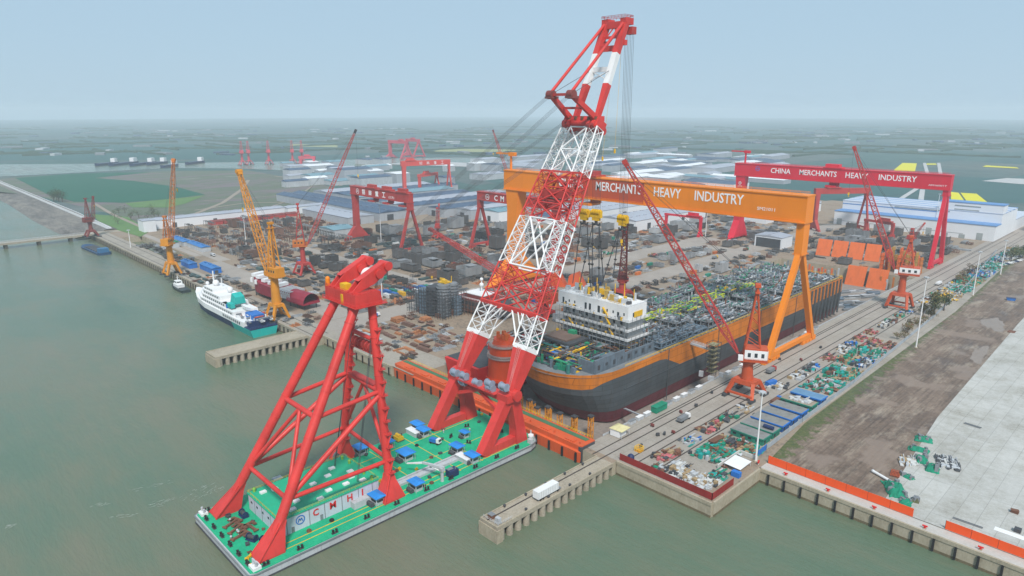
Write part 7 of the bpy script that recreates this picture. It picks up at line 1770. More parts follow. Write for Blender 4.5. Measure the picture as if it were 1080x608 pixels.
def place(kind, colour, x, y, rz=0.0, sc=1.0, force=False, z=0.0):
    r_ = RAD[kind] * sc * .70
    if not force:
        for (a, c_, q) in OCC:
            if (a - x) ** 2 + (c_ - y) ** 2 < (q + r_) ** 2: return False
    if COUNT.get(kind, 0) >= MAXN[kind]: return False
    OCC.append((x, y, r_)); COUNT[kind] = COUNT.get(kind, 0) + 1
    pr = PROTO[kind, colour]; o = dup(pr[rr.randrange(len(pr))], (x, y, z), rz, None, GRP[kind], (sc, sc, sc * (rr.uniform(1.0, 1.9) if kind in ('block', 'heap') else rr.uniform(.8, 1.2)) if kind != 'box' else sc))
    o['category'] = INFO[kind][0]; RECORDS.append((o, INFO[kind][1].format(colour), x, y)); return True
ROADS = [(-660, -413, 225, 247), (-412, -384, 200, 700), (-345, -322, 330, 900), (-680, -412, 329, 342), (-384, -345, 638, 662), (-800, -660, 243, 257), (-932, -700, 235, 244)]
BUILT = [(-345, -305, 686, 722), (-684, -642, 596, 644), (-536, -476, 665, 835), (-930, -884, 240, 510), (-1070, -755, 440, 800), (-765, -685, 570, 800), (-740, -695, 388, 424), (-645, -555, 680, 900), (-628, -585, 636, 672), (-400, -335, 272, 326), (-525, -440, 212, 236), (-675, -605, 208, 230), (-805, -712, 244, 260), (-380, -345, 400, 430), (-400, -170, 880, 1100), (-460, -398, 836, 1012),
         (-275, -205, 682, 712), (-210, -165, 655, 690)]
for px_, py_ in ((-672, 405), (-570, 381), (-570, 413), (-541, 462), (-541, 490), (-433, 476), (-552, 276), (-308, 415), (-327, 335), (-401, 392), (-375, 720), (-370, 545), (-450, 288), (-706, 291)): OCC.append((px_, py_, 9))
def free(x, y): return not any(a < x < b_ and c_ < y < d_ for a, b_, c_, d_ in ROADS + BUILT)
def zone(x0, x1, y0, y1, n_, mix, scl=(.8, 1.15), along='y'):
    """Goods stand in loose rows: rows run inland or along the quay, with gaps between the lots."""
    made = 0; cand = []
    w_ = 11.5 * scl[1]; l_ = 14.5 * scl[1]
    if along == 'y': nx, ny = max(1, int((x1 - x0) / w_)), max(1, int((y1 - y0) / l_))
    else: nx, ny = max(1, int((x1 - x0) / l_)), max(1, int((y1 - y0) / w_))
    for i in range(nx):
        for j in range(ny): cand.append((x0 + (i + .5) * (x1 - x0) / nx, y0 + (j + .5) * (y1 - y0) / ny, i if along == 'y' else j))
    lot = {}
    rr.shuffle(cand)
    for x, y, row in cand + [(rr.uniform(x0, x1), rr.uniform(y0, y1), 0) for _ in range(n_ * 3)]:
        if made >= n_: break
        x += rr.uniform(-1.3, 1.3); y += rr.uniform(-1.3, 1.3)
        if not free(x, y): continue
        key = (row, int((y if along == 'y' else x) / 42))
        if key not in lot or rr.random() < .3: lot[key] = mix[rr.randrange(len(mix))]
        k, c_ = lot[key]
        if place(k, c_, x, y, (0 if along == 'y' else math.pi / 2) + (math.pi / 2 if rr.random() < .15 else 0) + rr.uniform(-.05, .05), rr.uniform(*scl)): made += 1
# frame yard on the left: dense trestles and dark assemblies
for j in range(6):
    for k in range(6):
        x = -872 + k * 40; y = 268 + j * 24
        if free(x, y) and x < -640: place('trestle', ('grey', 'dark', 'grey', 'brown')[(j + k) % 4], x, y, math.pi / 2 + rr.uniform(-.03, .03), rr.uniform(.85, 1.05), True)
zone(-880, -640, 262, 400, 120, [('heap', 'brown'), ('heap', 'dark'), ('block', 'brown'), ('heap', 'grey'), ('block', 'dark'), ('heap', 'brown')], (.8, 1.2), 'x')
zone(-880, -690, 345, 440, 30, [('heap', 'brown'), ('block', 'brown'), ('heap', 'grey')], along='x')
zone(-800, -560, 213, 225, 30, [('plates', 'dark'), ('plates', 'grey'), ('pipes', 'dark'), ('heap', 'dark')], (.7, .9), 'x')
zone(-640, -530, 198, 226, 14, [('plates', 'dark'), ('plates', 'blue-green'), ('heap', 'dark')], (.7, .9), 'x')
zone(-640, -420, 250, 328, 66, [('pipes', 'blue-green'), ('block', 'dark'), ('pipes', 'grey'), ('plates', 'pale'), ('heap', 'grey'), ('plates', 'dark')], along='x')
zone(-650, -420, 343, 440, 66, [('block', 'dark'), ('block', 'grey'), ('heap', 'dark'), ('pipes', 'blue-green'), ('block', 'dark'), ('block', 'brown')], (1.0, 1.5))
zone(-700, -414, 440, 600, 72, [('block', 'dark'), ('block', 'dark'), ('heap', 'grey'), ('plates', 'pale'), ('heap', 'brown'), ('block', 'grey')], (1.1, 1.6))
zone(-480, -414, 262, 330, 20, [('plates', 'orange'), ('heap', 'orange'), ('plates', 'brown'), ('block', 'dark')], (.7, .9))
zone(-384, -312, 218, 272, 44, [('pipes', 'brown'), ('plates', 'brown'), ('plates', 'pale'), ('pipes', 'brown'), ('pipes', 'orange')], (.55, .8), 'x')
zone(-384, -346, 330, 640, 40, [('block', 'grey'), ('plates', 'brown'), ('heap', 'brown'), ('plates', 'pale'), ('block', 'pale'), ('pipes', 'dark')], (.7, 1))
zone(-320, -294, 330, 650, 34, [('heap', 'grey'), ('heap', 'dark'), ('plates', 'pale'), ('heap', 'brown'), ('plates', 'orange'), ('block', 'pale')], (.6, .9))
zone(-556, -414, 600, 900, 46, [('block', 'dark'), ('block', 'grey'), ('heap', 'brown'), ('pipes', 'grey'), ('block', 'pale'), ('plates', 'pale')], (1.0, 1.5))
zone(-384, -176, 656, 880, 58, [('block', 'dark'), ('heap', 'dark'), ('heap', 'brown'), ('block', 'grey'), ('pipes', 'grey'), ('block', 'dark')], (1.0, 1.4))
FILL = [('rack', 'dark'), ('rack', 'grey'), ('beams', 'brown'), ('beams', 'grey'), ('crates', 'pale'), ('crates', 'dark'), ('rack', 'brown'), ('beams', 'dark'), ('crates', 'orange'), ('beams', 'pale'), ('crates', 'grey')]
def fill(x0, x1, y0, y1, n_, scl=(.8, 1.2)):
    t_ = 0; m_ = 0
    while m_ < n_ and t_ < n_ * 6:
        t_ += 1; x, y = rr.uniform(x0, x1), rr.uniform(y0, y1)
        if not free(x, y): continue
        k, c_ = FILL[rr.randrange(len(FILL))]
        if place(k, c_, x, y, rr.choice([0, 0, math.pi / 2]) + rr.uniform(-.06, .06), rr.uniform(*scl)): m_ += 1
fill(-384, -292, 330, 650, 105); fill(-384, -310, 216, 272, 40, (.6, .9)); fill(-480, -386, 248, 345, 70); fill(-700, -414, 343, 600, 180, (.9, 1.4)); fill(-640, -420, 248, 328, 70)
fill(-556, -400, 600, 900, 110, (.9, 1.4)); fill(-400, -176, 656, 890, 130, (.9, 1.3)); fill(-800, -560, 213, 228, 40); fill(-880, -650, 255, 440, 60); fill(-640, -412, 198, 226, 34, (.7, 1))
for k in range(11): place('box', ('blue', 'blue', 'green', 'white', 'blue', 'maroon')[k % 6], -447 + k * 1.5, 288 + k * 4.6, math.pi / 2 + .02 * (k % 3), 1.25, True)
for k in range(9): place('box', ('white', 'blue', 'yellow', 'green', 'white')[k % 5], -436 + k * 1.2, 286 + k * 6.1, math.pi / 2, 1.2, True)
zone(-620, -414, 250, 640, 34, [('box', 'blue'), ('box', 'white'), ('box', 'green'), ('box', 'maroon'), ('box', 'orange')], (1.0, 1.3))
zone(-384, -292, 330, 650, 14, [('box', 'blue'), ('box', 'white'), ('box', 'green'), ('box', 'orange')], (1, 1.25))
# ------------------------------------------------------------------ right apron: material heaps between the rails and store rows along the fence
TARP = [paint('heap_teal', (.01, .28, .25), .8, .25, .5, .1), NET, paint('heap_white', (.55, .55, .53), .7, .15, .5, .2), BLU, BYEL, RUST, DGRY, LGRY, paint('heap_tan', (.34, .24, .13), .8, .2, .5, .2), paint('heap_pink', (.45, .12, .13), .7, .2, .5, .1)]
def heap_mb(w, l, h, pal, n_, r):
    b = MB()
    for k in range(n_):
        x, y = r.uniform(-.5, .5) * w, r.uniform(-.5, .5) * l; s_ = r.uniform(.35, 1.7); hh = h * r.uniform(.25, 1); m = r.choice(pal); q = r.random()
        if q < .5: b.box((x, y, hh / 2), (s_, s_ * r.uniform(.6, 2.4), hh), r.choice([0, 0, .05, 1.57, -.06]), m)
        elif q < .66: 
            for e in range(4): b.bar((x + e * .3, y, .15 + .2 * (e % 2)), (x + e * .3 + r.uniform(-.2, .2), y + r.uniform(3, 5), .2 + .2 * (e % 2)), .18, .18, m)
        elif q < .76: b.tube((x, y, 0), (x, y, hh), s_ * .45, 8, m)
        elif q < .88: b.tube((x, y, .5), (x + .1, y + r.uniform(2, 4), .5), r.uniform(.15, .4), 7, m)
        else: b.add([(x - s_, y - s_, hh * .8), (x + s_, y - s_ * .7, hh * .5), (x + s_ * .8, y + s_, hh), (x - s_ * .9, y + s_ * .8, hh * .6)], [(0, 1, 2, 3)], m)
    return b
HCOL = {'teal and green': [0, 0, 1, 1, 7, 6, 5], 'white and grey': [2, 7, 7, 6, 8, 2], 'dark mixed': [6, 6, 5, 7, 6, 1], 'yellow and white': [4, 2, 8, 7, 6], 'brown and pink': [5, 9, 8, 6, 5], 'blue and grey': [3, 7, 7, 6, 6, 0], 'tan and green': [8, 8, 1, 5, 0]}
HK = list(HCOL)
def heap(x, y, w, l, h, colour, n_):
    t = thing('material_heap', 'x', 'material heap', (x, y, 0), 0, 'heaps of yard material on the right apron'); heap_mb(w, l, h, HCOL[colour], n_, rr).build('goods', TARP, t); RECORDS.append((t, f'{colour} material heap', x, y)); return t
y = 221
while y < 880:
    l = rr.uniform(6, 15)
    if not (296 < y < 317 or 530 < y < 548):
        heap(-142.5 + rr.uniform(-.6, .6), y + l / 2, 6.6, l, rr.uniform(1.1, 2.6), HK[rr.randrange(7)], int(l * 3.2))
    y += l + rr.uniform(2, 11)
for y0, y1, colr_ in ((234, 252, 'teal and green'), (252, 262, 'tan and green'), (340, 362, 'teal and green'), (364, 388, 'teal and green'), (392, 412, 'blue and grey'), (414, 432, 'teal and green'), (436, 452, 'brown and pink'), (590, 620, 'yellow and white'), (622, 650, 'teal and green'), (655, 690, 'tan and green'), (694, 730, 'blue and grey'), (735, 775, 'teal and green'), (780, 830, 'blue and grey')):
    for x in (-131.5, -123):
        if y0 > 380: x -= 2 + (y0 - 380) * .02
        heap(x, (y0 + y1) / 2, 7.6, y1 - y0 - 1.5, rr.uniform(1.3, 2.8), colr_ if rr.random() < .75 else HK[rr.randrange(7)], int((y1 - y0) * 3.6))
heap(-127, 218, 11, 9, 1.8, 'white and grey', 70); heap(-119, 219.5, 8, 9, 1.8, 'white and grey', 60); heap(-118, 228, 6, 7, 1.5, 'teal and green', 30); heap(-133, 222, 6, 6, 1.4, 'white and grey', 36); heap(-138.5, 216.5, 7, 4, 1.2, 'dark mixed', 24)
heap(-118, 256.5, 5, 9, 2.0, 'tan and green', 50); heap(-126, 258, 7, 10, 2.0, 'dark mixed', 50)
for k, (u, v) in enumerate(((590, 250), (600, 262), (640, 268), (628, 262), (690, 270))): heap(*at(u, v)[:2], 8, 10, 2.5, HK[k], 50)
SB = paint('site_roof_grey', (.22, .22, .21), .7, .2, .3, .3)
for k, (y, rf, wl, lb) in enumerate(((268, SB, CGRN, 'grey roofed green site hut row nearest the notch store'), (277, SB, CGRN, 'grey roofed site hut row with blue tank on top'), (286.5, SB, CBLU, 'grey roofed blue site hut row, first after the green ones'), (296, SB, CBLU, 'grey roofed blue site hut row, second after the green ones'), (306, SB, CBLU, 'grey roofed blue site hut row before the pale roofed one'), (317, paint('site_roof_tan', (.30, .25, .19), .8), CGRN, 'tan roofed site hut row with white clutter on top'), (328, paint('site_roof_blue', (.12, .26, .42), .6), CBLU, 'blue roofed site hut row farthest along the fence'))):
    t = thing('site_hut', lb, 'site hut', (-125.5, y, 0), rr.uniform(-.02, .02), 'site huts along the fence'); b = MB(); b.ab((-7.5, -3.6, 0), (7.5, 3.6, 2.8)); w_ = b.build('wall', wl, t); b = MB(); b.ab((-7.8, -3.9, 2.8), (7.8, 3.9, 3.05)); b.build('roof', rf, t)
    b = MB()
    for q in range(4): b.ab((-6.5 + q * 3.6, -3.66, 1.1), (-5 + q * 3.6, -3.58, 2.1))
    b.ab((7.5, -2, .1), (7.58, -.8, 2.2)); b.build('window', WIN, w_)
    b = MB(); b.ab((-7.8, -3.95, 2.55), (7.8, -3.6, 3.15)); b.ab((7.5, -3.9, 2.55), (7.95, 3.9, 3.15)); b.build('fascia', BLU if wl is CBLU else CGRN, t)
    if k == 1: b = MB(); b.tube((2, -1, 4.0), (6.5, -1, 4.0), .9, 10); b.build('tank', NAVY, t)
    if k == 5: heap_mb(10, 5, 1.0, [2, 2, 7], 26, rr).build('roof_gear', TARP, t).location = (0, 0, 3.05)
mark('the site huts by the fence', -125, 298); mark('the dark red fence corner', -115, 214); mark('the bushy green heap by the fence', -127, 540); mark('the fence\'s far end', -148, 800)
# trees and shrubs by the fence
LEAF = paint('leaf_olive', (.085, .10, .03), .9, .35, .6, .3, (.16, .10, .03)); LEAF2 = paint('leaf_ochre', (.17, .13, .04), .9, .3, .6, .3, (.10, .05, .02)); LEAFD = paint('leaf_dark', (.03, .06, .022), .9, .35, .6, .2); BARK = paint('bark', (.09, .065, .045), .9, .3, 1, .2)
def tree(name, label, loc, h, w, mats, r, n_=420, trunk=True, group=None):
    t = thing(name, label, 'tree' if trunk else 'shrub', loc, r.uniform(0, 6), group); b = MB(); b.tube((0, 0, -.2), (.1, .1, h * .45), h * .035, 8, 0, h * .02)
    limbs = []
    for k in range(7):
        a = k * 0.9 + r.uniform(0, .5); e = Vector((math.cos(a) * w * .36 * r.uniform(.5, 1), math.sin(a) * w * .36 * r.uniform(.5, 1), h * r.uniform(.5, .9))); b.tube((.05, .05, h * r.uniform(.18, .42)), e, h * .014, 5, 0, h * .006); limbs.append(e)
    limbs.append(Vector((0, 0, h * .9)))
    b.build('trunk' if trunk else 'stem', BARK, t)
    b = MB()
    cl = [(l + Vector((r.gauss(0, w * .1), r.gauss(0, w * .1), r.gauss(0, h * .07))), r.uniform(.14, .25) * w) for l in limbs for _ in range(3)]
    for k in range(n_):
        c, rad = cl[r.randrange(len(cl))]; d = Vector((r.gauss(0, 1), r.gauss(0, 1), r.gauss(0, 1))).normalized() * rad * (r.random() ** .4); p = c + d; s_ = r.uniform(.25, .6) * (h / 10) ** .5
        u_ = Vector((r.gauss(0, 1), r.gauss(0, 1), r.gauss(0, .5))).normalized() * s_; v_ = u_.orthogonal().normalized() * s_ * .8
        b.add([p - u_, p + v_, p + u_, p - v_], [(0, 1, 2, 3)], r.randrange(len(mats)))
    b.build('crown' if trunk else 'foliage', mats, t); return t
r_t = random.Random(12)
for k, (x, y, h, w, mm, lb) in enumerate(((-126, 538, 13, 9, [LEAF, LEAF2, LEAFD], 'tall olive tree by the fence, closest to the vermilion crane with long white cab'), (-128.5, 548, 15, 10, [LEAF, LEAF2], 'tallest olive and ochre tree of the clump by the fence'), (-124.5, 556, 12, 9, [LEAF, LEAFD], 'dark olive tree at the far side of the clump by the fence'), (-131, 531, 9, 7, [LEAF2, LEAF], 'small ochre tree on the road side of the fence clump'), (-125, 526, 8, 7, [LEAF2, LEAF], 'low ochre tree at the seaward edge of the fence clump'))): tree('tree', lb, (x, y, 0), h, w, mm, r_t, 520)
for k in range(9):
    y = 462 + k * 6.4; tree('shrub', 'low ochre and green shrub in the row along the pale fence', (-127 + r_t.uniform(-3, 4), y, 0), r_t.uniform(3.5, 6), r_t.uniform(5, 7), [LEAF2, LEAF, RUST], r_t, 220, False, 'shrubs along the pale fence')
for k in range(8): tree('shrub', 'rusty ochre shrub on the verge by the fence\'s far end', (-139 + r_t.uniform(-3, 3) - k * .8, 660 + k * 9, 0), r_t.uniform(4, 7), r_t.uniform(6, 9), [LEAF2, RUST, LEAF], r_t, 200, False, 'rusty shrubs by the fence\'s far end')
for k, (u, v) in enumerate(((57, 213), (62, 213), (66, 213.5), (60, 211))): tree('tree', 'dark dense tree in the clump on the dyke road', at(u, v), 17, 19, [LEAFD], r_t, 420, True, 'dark trees on the dyke')
for k, (u, v) in enumerate(((1066, 276), (1074, 274), (1079, 271), (1071, 272))): tree('tree', 'dark green tree beside the parked goods right of the road', at(u, v), 11, 13, [LEAFD, LEAF], r_t, 400, True, 'dark trees beside the right road')
for k in range(14):
    u, v = r_t.uniform(120, 172), r_t.uniform(218, 238); p = at(u, v)
    tree('tree', 'dark bushy tree on the rough ground behind the dyke', p, r_t.uniform(7, 11), r_t.uniform(9, 14), [LEAFD, LEAF], r_t, 120, True, 'dark trees behind the dyke')
# ------------------------------------------------------------------ vehicles, shelter, green tarpaulins and other small things
def truck(label, x, y, rz, cabm, loadm, L=8.5):
    t = thing('truck', label, 'truck', (x, y, 0.05), rz); b = MB(); b.ab((-L / 2, -1.1, .75), (L / 2, 1.1, 1.05)); b.build('chassis', DGRY, t)
    b = MB(); b.loft([[(L / 2 - 2.1, -1.15, 1.05), (L / 2, -1.15, 1.05), (L / 2, 1.15, 1.05), (L / 2 - 2.1, 1.15, 1.05)], [(L / 2 - 2.0, -1.1, 2.9), (L / 2 - .5, -1.1, 2.9), (L / 2 - .5, 1.1, 2.9), (L / 2 - 2.0, 1.1, 2.9)]]); c_ = b.build('cab', cabm, t)
    b = MB(); b.add([(L / 2 - .12, -1, 1.7), (L / 2 - .12, 1, 1.7), (L / 2 - .42, 1, 2.7), (L / 2 - .42, -1, 2.7)], [(0, 1, 2, 3)]); b.build('windscreen', WIN, c_)
    b = MB(); b.ab((-L / 2, -1.2, 1.05), (L / 2 - 2.4, 1.2, 2.6)); b.build('load_bed', loadm, t)
    for x_ in (-L / 2 + 1, -L / 2 + 2.2, L / 2 - 1.1): b = MB(); b.tube((x_, -1.15, .5), (x_, 1.15, .5), .5, 10); b.build('wheel', BLK, t)
    return t
for a in (('white truck with grey bed on the apron near the ship\'s bow', -155.5, 262, 1.57, WHT, GRY), ('blue flatbed truck on the apron beside the vermilion crane', -134.5, 312, 1.57, BLU, RUST), ('red truck on the apron level with the orange gantry legs', -155.5, 350, 1.57, CRED, GRY), ('white truck on the far apron near the crimson gantry', -150, 640, 1.5, WHT, WHT), ('blue truck on the quay road beside the maroon hull', -540, 236, 0, BLU, GRY), ('white truck crossing the road junction behind the gate', -398, 250, 1.57, WHT, BLU), ('white box truck on the yard road right of the grey module', -398, 330, 1.57, WHT, WHT), ('yellow truck on the back road behind the dock', -334, 600, 1.57, BYEL, GRY), ('white truck at the corner of the frame yard', -690, 250, 0, WHT, LGRY), ('green truck on the back road close to the open shed', -333, 660, 1.57, NET, RUST)): truck(*a)
t = thing('rusty_skip', 'rust coloured open skip on the road by the teal netted goods', 'skip', (-134, 253.5, 0), 1.52); b = MB(); b.loft([[(-3.6, -1.1, .1), (3.6, -1.1, .1), (3.6, 1.1, .1), (-3.6, 1.1, .1)], [(-4.2, -1.3, 1.6), (4.2, -1.3, 1.6), (4.2, 1.3, 1.6), (-4.2, 1.3, 1.6)]]); b.build('body', RUST, t); b = MB(); b.rail([(-4.2, -1.3, 1.5), (4.2, -1.3, 1.5), (4.2, 1.3, 1.5), (-4.2, 1.3, 1.5)], .15, .1, 9, 0, True); b.build('rim', RUST, t)
t = thing('shipping_container', 'single bright blue container lying between the crane rails', 'container', (-147.4, 333, 0), 1.4, 'shipping containers in the yard'); b = MB(); b.ab((-3.4, -1.3, .1), (3.4, 1.3, 2.2)); b.build('body', BLU, t); b = MB(); b.ab((3.4, -1.2, .2), (3.46, 1.2, 2.1)); b.build('door', BLU, t)
t = thing('apron_shelter', 'white and yellow canopy shelter at the end of the dock gate', 'shelter', (-167.4, 228.5, 0), .05); b = MB(); b.ab((-3, -3, .2), (1.8, 2.6, 3.4)); b.build('cabin', WHT, t); b = MB(); b.loft([[(-3.4, -3.4, 3.5), (3.4, -3.4, 3.5), (3.4, 3.4, 3.5), (-3.4, 3.4, 3.5)], [(-3.2, -3.2, 3.8), (3.2, -3.2, 3.8), (3.2, 3.2, 3.8), (-3.2, 3.2, 3.8)], [(-.6, -.6, 5), (.6, -.6, 5), (.6, .6, 5), (-.6, .6, 5)]]); b.build('canopy', paint('canopy_cream', (.62, .56, .30), .7), t)
for i, j in ((3, -3), (3, 3)): b = MB(); b.tube((i, j, 0), (i, j, 3.5), .12, 6); b.build('post', LGRY, t)
t = thing('apron_shelter', 'long green box shelter at the foot of the ship\'s gangway', 'shelter', (-170.0, 263, 0), 1.57); b = MB(); b.ab((-4.5, -1.6, .3), (4.5, 1.6, 3)); b.build('body', NET, t); b = MB(); b.ab((-4.7, -1.8, 3), (4.7, 1.8, 3.2)); b.build('roof', NET, t)
b0 = None
for k, y in enumerate([242, 248, 254, 272, 279, 286, 293, 300, 330, 338, 346, 430, 445]):
    t = thing('dockside_cabinet', 'pale grey service cabinet in the row along the dock edge', 'cabinet', (-170.6, y, 0), 0, 'service cabinets along the dock edge'); b = MB(); b.ab((-.9, -2.0, .1), (.9, 2.0, 1.7)); b.build('body', LGRY, t); b = MB(); b.ab((-1, -2.1, 1.7), (1, 2.1, 1.85)); b.build('lid', WHT if k % 3 else GRY, t)
fence('pale railing along the right edge of the dry dock', [(-171.6, 222), (-171.6, 640)], 1.1, LGRY, 26, 'dock_railing', thick=.06)
for k, (x, y) in enumerate(((-162, 246), (-155, 240), (-153.5, 243), (-151.5, 247), (-146, 224), (-163, 300), (-158, 318), (-160, 280), (-154, 226), (-161, 268), (-136, 236), (-135, 290), (-152, 380), (-161, 372), (-153, 410), (-135, 350))):
    t = thing('equipment_trolley', 'small dark equipment trolley standing on the right apron', 'trolley', (x, y, 0.03), k, 'dark equipment trolleys on the apron'); b = MB(); b.box((0, 0, .9), (1.5, .9, 1.0)); b.build('case', DGRY if k % 3 else BRN, t)
    for s in (-.5, .5): b = MB(); b.tube((s, -.5, .25), (s, .5, .25), .25, 8); b.build('wheel', BLK, t)
t = thing('blue_cabin', 'dark blue dome-topped cabin behind the dark red fence', 'cabin', (-150, 213.2, 0)); b = MB(); b.tube((0, 0, 0), (0, 0, 1.6), 1.5, 12); b.build('body', NAVY, t); b = MB(); b.dome((0, 0, 1.6), 1.5, 0, 12, 4); b.build('cap', NAVY, t)
t = thing('yellow_basket', 'yellow lifting basket between rails near the dark red fence', 'basket', (-152.5, 222.5, 0)); b = MB(); b.rail([(-1.4, -1.4, 0), (1.4, -1.4, 0), (1.4, 1.4, 0), (-1.4, 1.4, 0)], 2.2, .13, .8, 0, True); b.build('cage', BYEL, t); b = MB(); b.ab((-1.4, -1.4, 0), (1.4, 1.4, .2)); b.build('floor', YEL, t)
t = thing('notch_store', 'white sheet canopy with blue water tank inside the parapet notch', 'store', (-116.6, 240, 0)); b = MB(); b.add([(-3.6, -4.6, 2.2), (3.6, -4.6, 1.9), (3.6, 4.6, 2.1), (-3.6, 4.6, 2.4), (-3.6, -4.6, 2.3), (3.6, -4.6, 2.0), (3.6, 4.6, 2.2), (-3.6, 4.6, 2.5)], [(3, 2, 1, 0), (4, 5, 6, 7), (0, 1, 5, 4), (1, 2, 6, 5), (2, 3, 7, 6), (3, 0, 4, 7)]); b.build('canopy', WHT, t)
for i in (-3.3, 3.3):
    for j in (-4.3, 4.3): b = MB(); b.tube((i, j, 0), (i, j, 2.1), .1, 6); b.build('post', LGRY, t)
b = MB(); b.box((3.2, -7.0, 1.1), (3.4, 2.2, 2.1)); b.build('tank', BLU, t)
t = thing('rescue_post', 'white post with red life ring at the notch corner', 'rescue post', (-111.6, 248, 0)); b = MB(); b.tube((0, 0, 0), (0, 0, 1.4), .1, 6); b.build('post', WHT, t); b = MB(); b.tube((-.1, 0, 1.4), (.1, 0, 1.4), .8, 12); b.build('life_ring', SIGNR, t)
def tarp(label, u, v, w, l, rz, h, mat=NET, sd_=1):
    w *= 1.2; l *= 1.2; h *= 1.7; t = thing('netted_heap', label, 'covered heap', at(u, v, .25), rz); r = random.Random(sd_); b = MB(); n_ = 9; g_ = []
    for i in range(n_):
        for j in range(n_):
            x, y = (i / (n_ - 1) - .5), (j / (n_ - 1) - .5); e = max(abs(x), abs(y)) * 2; z = h * (1 - e ** 3) * r.uniform(.65, 1.1); k = 1 + r.uniform(-.08, .12) * (e > .8); g_.append((x * w * k, y * l * k, max(0.02, z)))
    b.add(g_, [(i * n_ + j, (i + 1) * n_ + j, (i + 1) * n_ + j + 1, i * n_ + j + 1) for i in range(n_ - 1) for j in range(n_ - 1)], 0, False); b.build('net', mat, t)
    b = MB()
    for k in range(9): x, y = r.uniform(-.4, .4) * w, r.uniform(-.4, .4) * l; b.box((x, y, h * .35), (r.uniform(.4, 1.2), r.uniform(.4, 1.6), h * r.uniform(.5, 1.6)), r.uniform(0, 3))
    b.build('covered_goods', GRY, t); return t
tarp('long green netted heap closest to the orange-red hoarding', 944, 517, 5.6, 10, .55, 1.5, sd_=1); tarp('low green net scrap at the hoarding end of the covered heaps', 955, 530, 3.4, 4.4, .2, .8, sd_=2)
tarp('green netted heap beside the grey scrap on the slab', 972, 486, 4.2, 5.5, .5, 1.3, sd_=3); tarp('small rounded green heap below the grey scrap on the slab', 983, 496, 4, 4.4, .2, 1.6, sd_=4)
tarp('square green net at the far end of the covered heaps, on the slab edge', 974, 464, 5.5, 4.6, .3, 1.1, sd_=5); tarp('flat green net second from the far end, on the slab edge', 969, 475, 6.4, 3.4, .2, .9, sd_=6); tarp('narrow green net strip beside the rusty grating', 956, 503, 4.6, 2.2, -.4, .8, sd_=7)
tarp('olive heap on the slab apart from the green nets', 965, 529, 2.2, 2.2, .2, 1.0, paint('olive_net', (.10, .11, .05), .9), 8)
t = thing('scrap_heap', 'grey steel scrap spread over the pale slab beside green nets', 'scrap', at(999, 490, .25), .4); heap_mb(8, 9, 1.0, [7, 6, 7, 2, 6], 110, rr).build('scrap', TARP, t)
t = thing('scrap_heap', 'white bags and timber lying on the slab edge above the rusty grating', 'scrap', at(958, 488, .25), .4); heap_mb(6, 7, .9, [2, 2, 7, 8], 50, rr).build('scrap', TARP, t)
t = thing('rusty_grating', 'rusty orange grating on the slab edge beside the green nets', 'grating', at(944, 500, .3), .2); b = MB()
for k in range(7): b.ab((-1.5 + k * .5, -2.6, 0), (-1.3 + k * .5, 2.6, .4))
for k in range(5): b.ab((-1.6, -2.6 + k * 1.25, .4), (1.8, -2.35 + k * 1.25, .55))
b.build('bars', paint('grating_rust', (.40, .08, .03), .8), t)
t = thing('drain_pipe', 'white pipe sticking out from the slab over the mud', 'pipe', at(931, 505, .25)); b = MB(); b.tube((-4.4, 2.2, .6), (3.4, -1.2, .6), .55, 12); b.build('pipe', WHT, t); b = MB(); b.tube((-4.7, 2.33, .6), (-4.3, 2.16, .6), .68, 12); b.build('collar', LGRY, t)
t = thing('steel_beams', 'dark beams lying across the far slab', 'beams', at(1025, 450, .25), -.2); b = MB(); [b.bar((-3.6, k * .7, .2), (3.2, k * .7 + .6, .2), .16, .3) for k in range(3)]; b.build('beam', GRY, t)
t = thing('steel_beams', 'dark long beams lying on the slab behind the hoarding gap', 'beams', at(1022, 553, .25), .05); b = MB(); [b.bar((-5, k * .8, .2), (4, k * .8 - .2, .2), .16, .3) for k in range(2)]; b.build('beam', GRY, t)
t = thing('slab_crate', 'dark crate and white sheet near the frame edge of the slab', 'crate', at(1073, 561, .25)); b = MB(); b.ab((-1, -1, 0), (1, 1, 1.3)); b.build('crate', DGRY, t); b = MB(); b.ab((-6, -4.4, 0), (4, -1.8, .05)); b.build('sheet', WHT, t)
t = thing('slab_crate', 'brown pallet pile on the slab behind the dark crate', 'pallets', at(1070, 541, .25)); b = MB(); [b.box((0, 0, .2 + k * .3), (2.4, 1.6, .18), .1 * k) for k in range(4)]; b.build('pallet', RUST, t)
t = thing('road_plate', 'rust brown plate lying on the slab edge far from the hoarding', 'plate', at(1067, 350, .26)); b = MB(); b.ab((-2, -3, 0), (2, 3, .15)); b.build('plate', RUST, t); b = MB(); b.ab((-1.6, -2, .15), (-1.2, 2, .3)); b.build('lifting_bar', RUST, t)
t = thing('blue_skip', 'blue skip standing alone on the wet mud', 'skip', at(1066, 317), .3); b = MB(); b.loft([[(-2.4, -1.4, 0), (2.4, -1.4, 0), (2.4, 1.4, 0), (-2.4, 1.4, 0)], [(-3, -1.7, 1.9), (3, -1.7, 1.9), (3, 1.7, 1.9), (-3, 1.7, 1.9)]]); b.build('body', BLU, t); b = MB(); b.ab((-3, -1.8, 1.9), (3, 1.8, 2.0)); b.build('rim', NAVY, t)
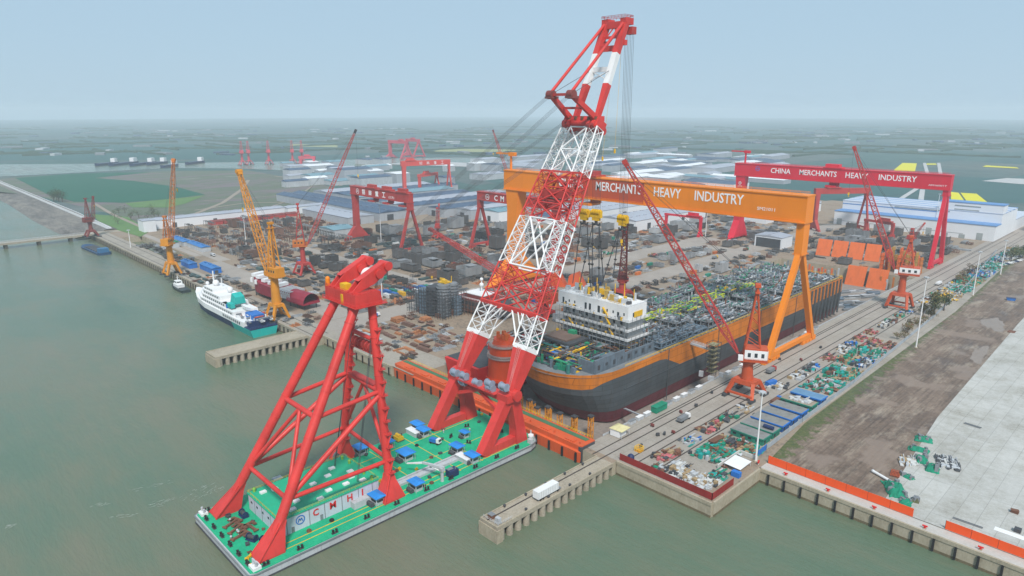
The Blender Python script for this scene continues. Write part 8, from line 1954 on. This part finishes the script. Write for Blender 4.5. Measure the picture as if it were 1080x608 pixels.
for k in range(16):
    u, v = 1056 + (k % 8) * 3.2, 281 - (k // 8) * 4 - (k % 8) * .9; p = at(u, v); t = thing('parked_car', ['white', 'pale grey', 'dark blue'][k % 3] + ' car parked beside the trees right of the road', 'car', p, .3, 'cars parked beside the right road'); m = (WHT, LGRY, NAVY)[k % 3]
    b = MB(); b.loft([[(-2.2, -.9, .3), (2.2, -.9, .3), (2.2, .9, .3), (-2.2, .9, .3)], [(-2.2, -.9, .9), (2.2, -.9, .8), (2.2, .9, .8), (-2.2, .9, .9)], [(-1.6, -.75, 1.45), (.8, -.75, 1.45), (.8, .75, 1.45), (-1.6, .75, 1.45)]]); b.build('body', m, t)
    b = MB(); [b.tube((x_, -.92, .33), (x_, .92, .33), .33, 8) for x_ in (-1.4, 1.4)]; b.build('wheel_pair', BLK, t)
# every yard thing gets a label of its own: what it is, counted outwards from the nearest landmark
ONES = ['', 'first', 'second', 'third', 'fourth', 'fifth', 'sixth', 'seventh', 'eighth', 'ninth', 'tenth', 'eleventh', 'twelfth', 'thirteenth', 'fourteenth', 'fifteenth', 'sixteenth', 'seventeenth', 'eighteenth', 'nineteenth']
TENS = {2: ('twentieth', 'twenty'), 3: ('thirtieth', 'thirty'), 4: ('fortieth', 'forty'), 5: ('fiftieth', 'fifty'), 6: ('sixtieth', 'sixty')}
def ordinal(n_):
    if n_ < 20: return ONES[n_]
    a, c_ = divmod(n_, 10); return TENS[a][0] if c_ == 0 else TENS[a][1] + '-' + ONES[c_]
buckets = {}
for o, ph, x, y in RECORDS:
    lm = min(LANDMARKS, key=lambda q: (q[1] - x) ** 2 + (q[2] - y) ** 2); buckets.setdefault((ph, lm[0]), []).append(((lm[1] - x) ** 2 + (lm[2] - y) ** 2, o))
for (ph, lm), lst in buckets.items():
    lst.sort(key=lambda q: q[0])
    for k, (_, o) in enumerate(lst): o['label'] = (f'{ph} {"nearest to" if k == 0 else ordinal(k + 1) + " nearest to"} {lm}') if len(lst) > 1 else f'{ph} near {lm}'
for lst in PROTO.values():      # the patterns themselves are not part of the yard
    for o in lst:
        for ch in list(o.children): bpy.data.objects.remove(ch)
        bpy.data.objects.remove(o)
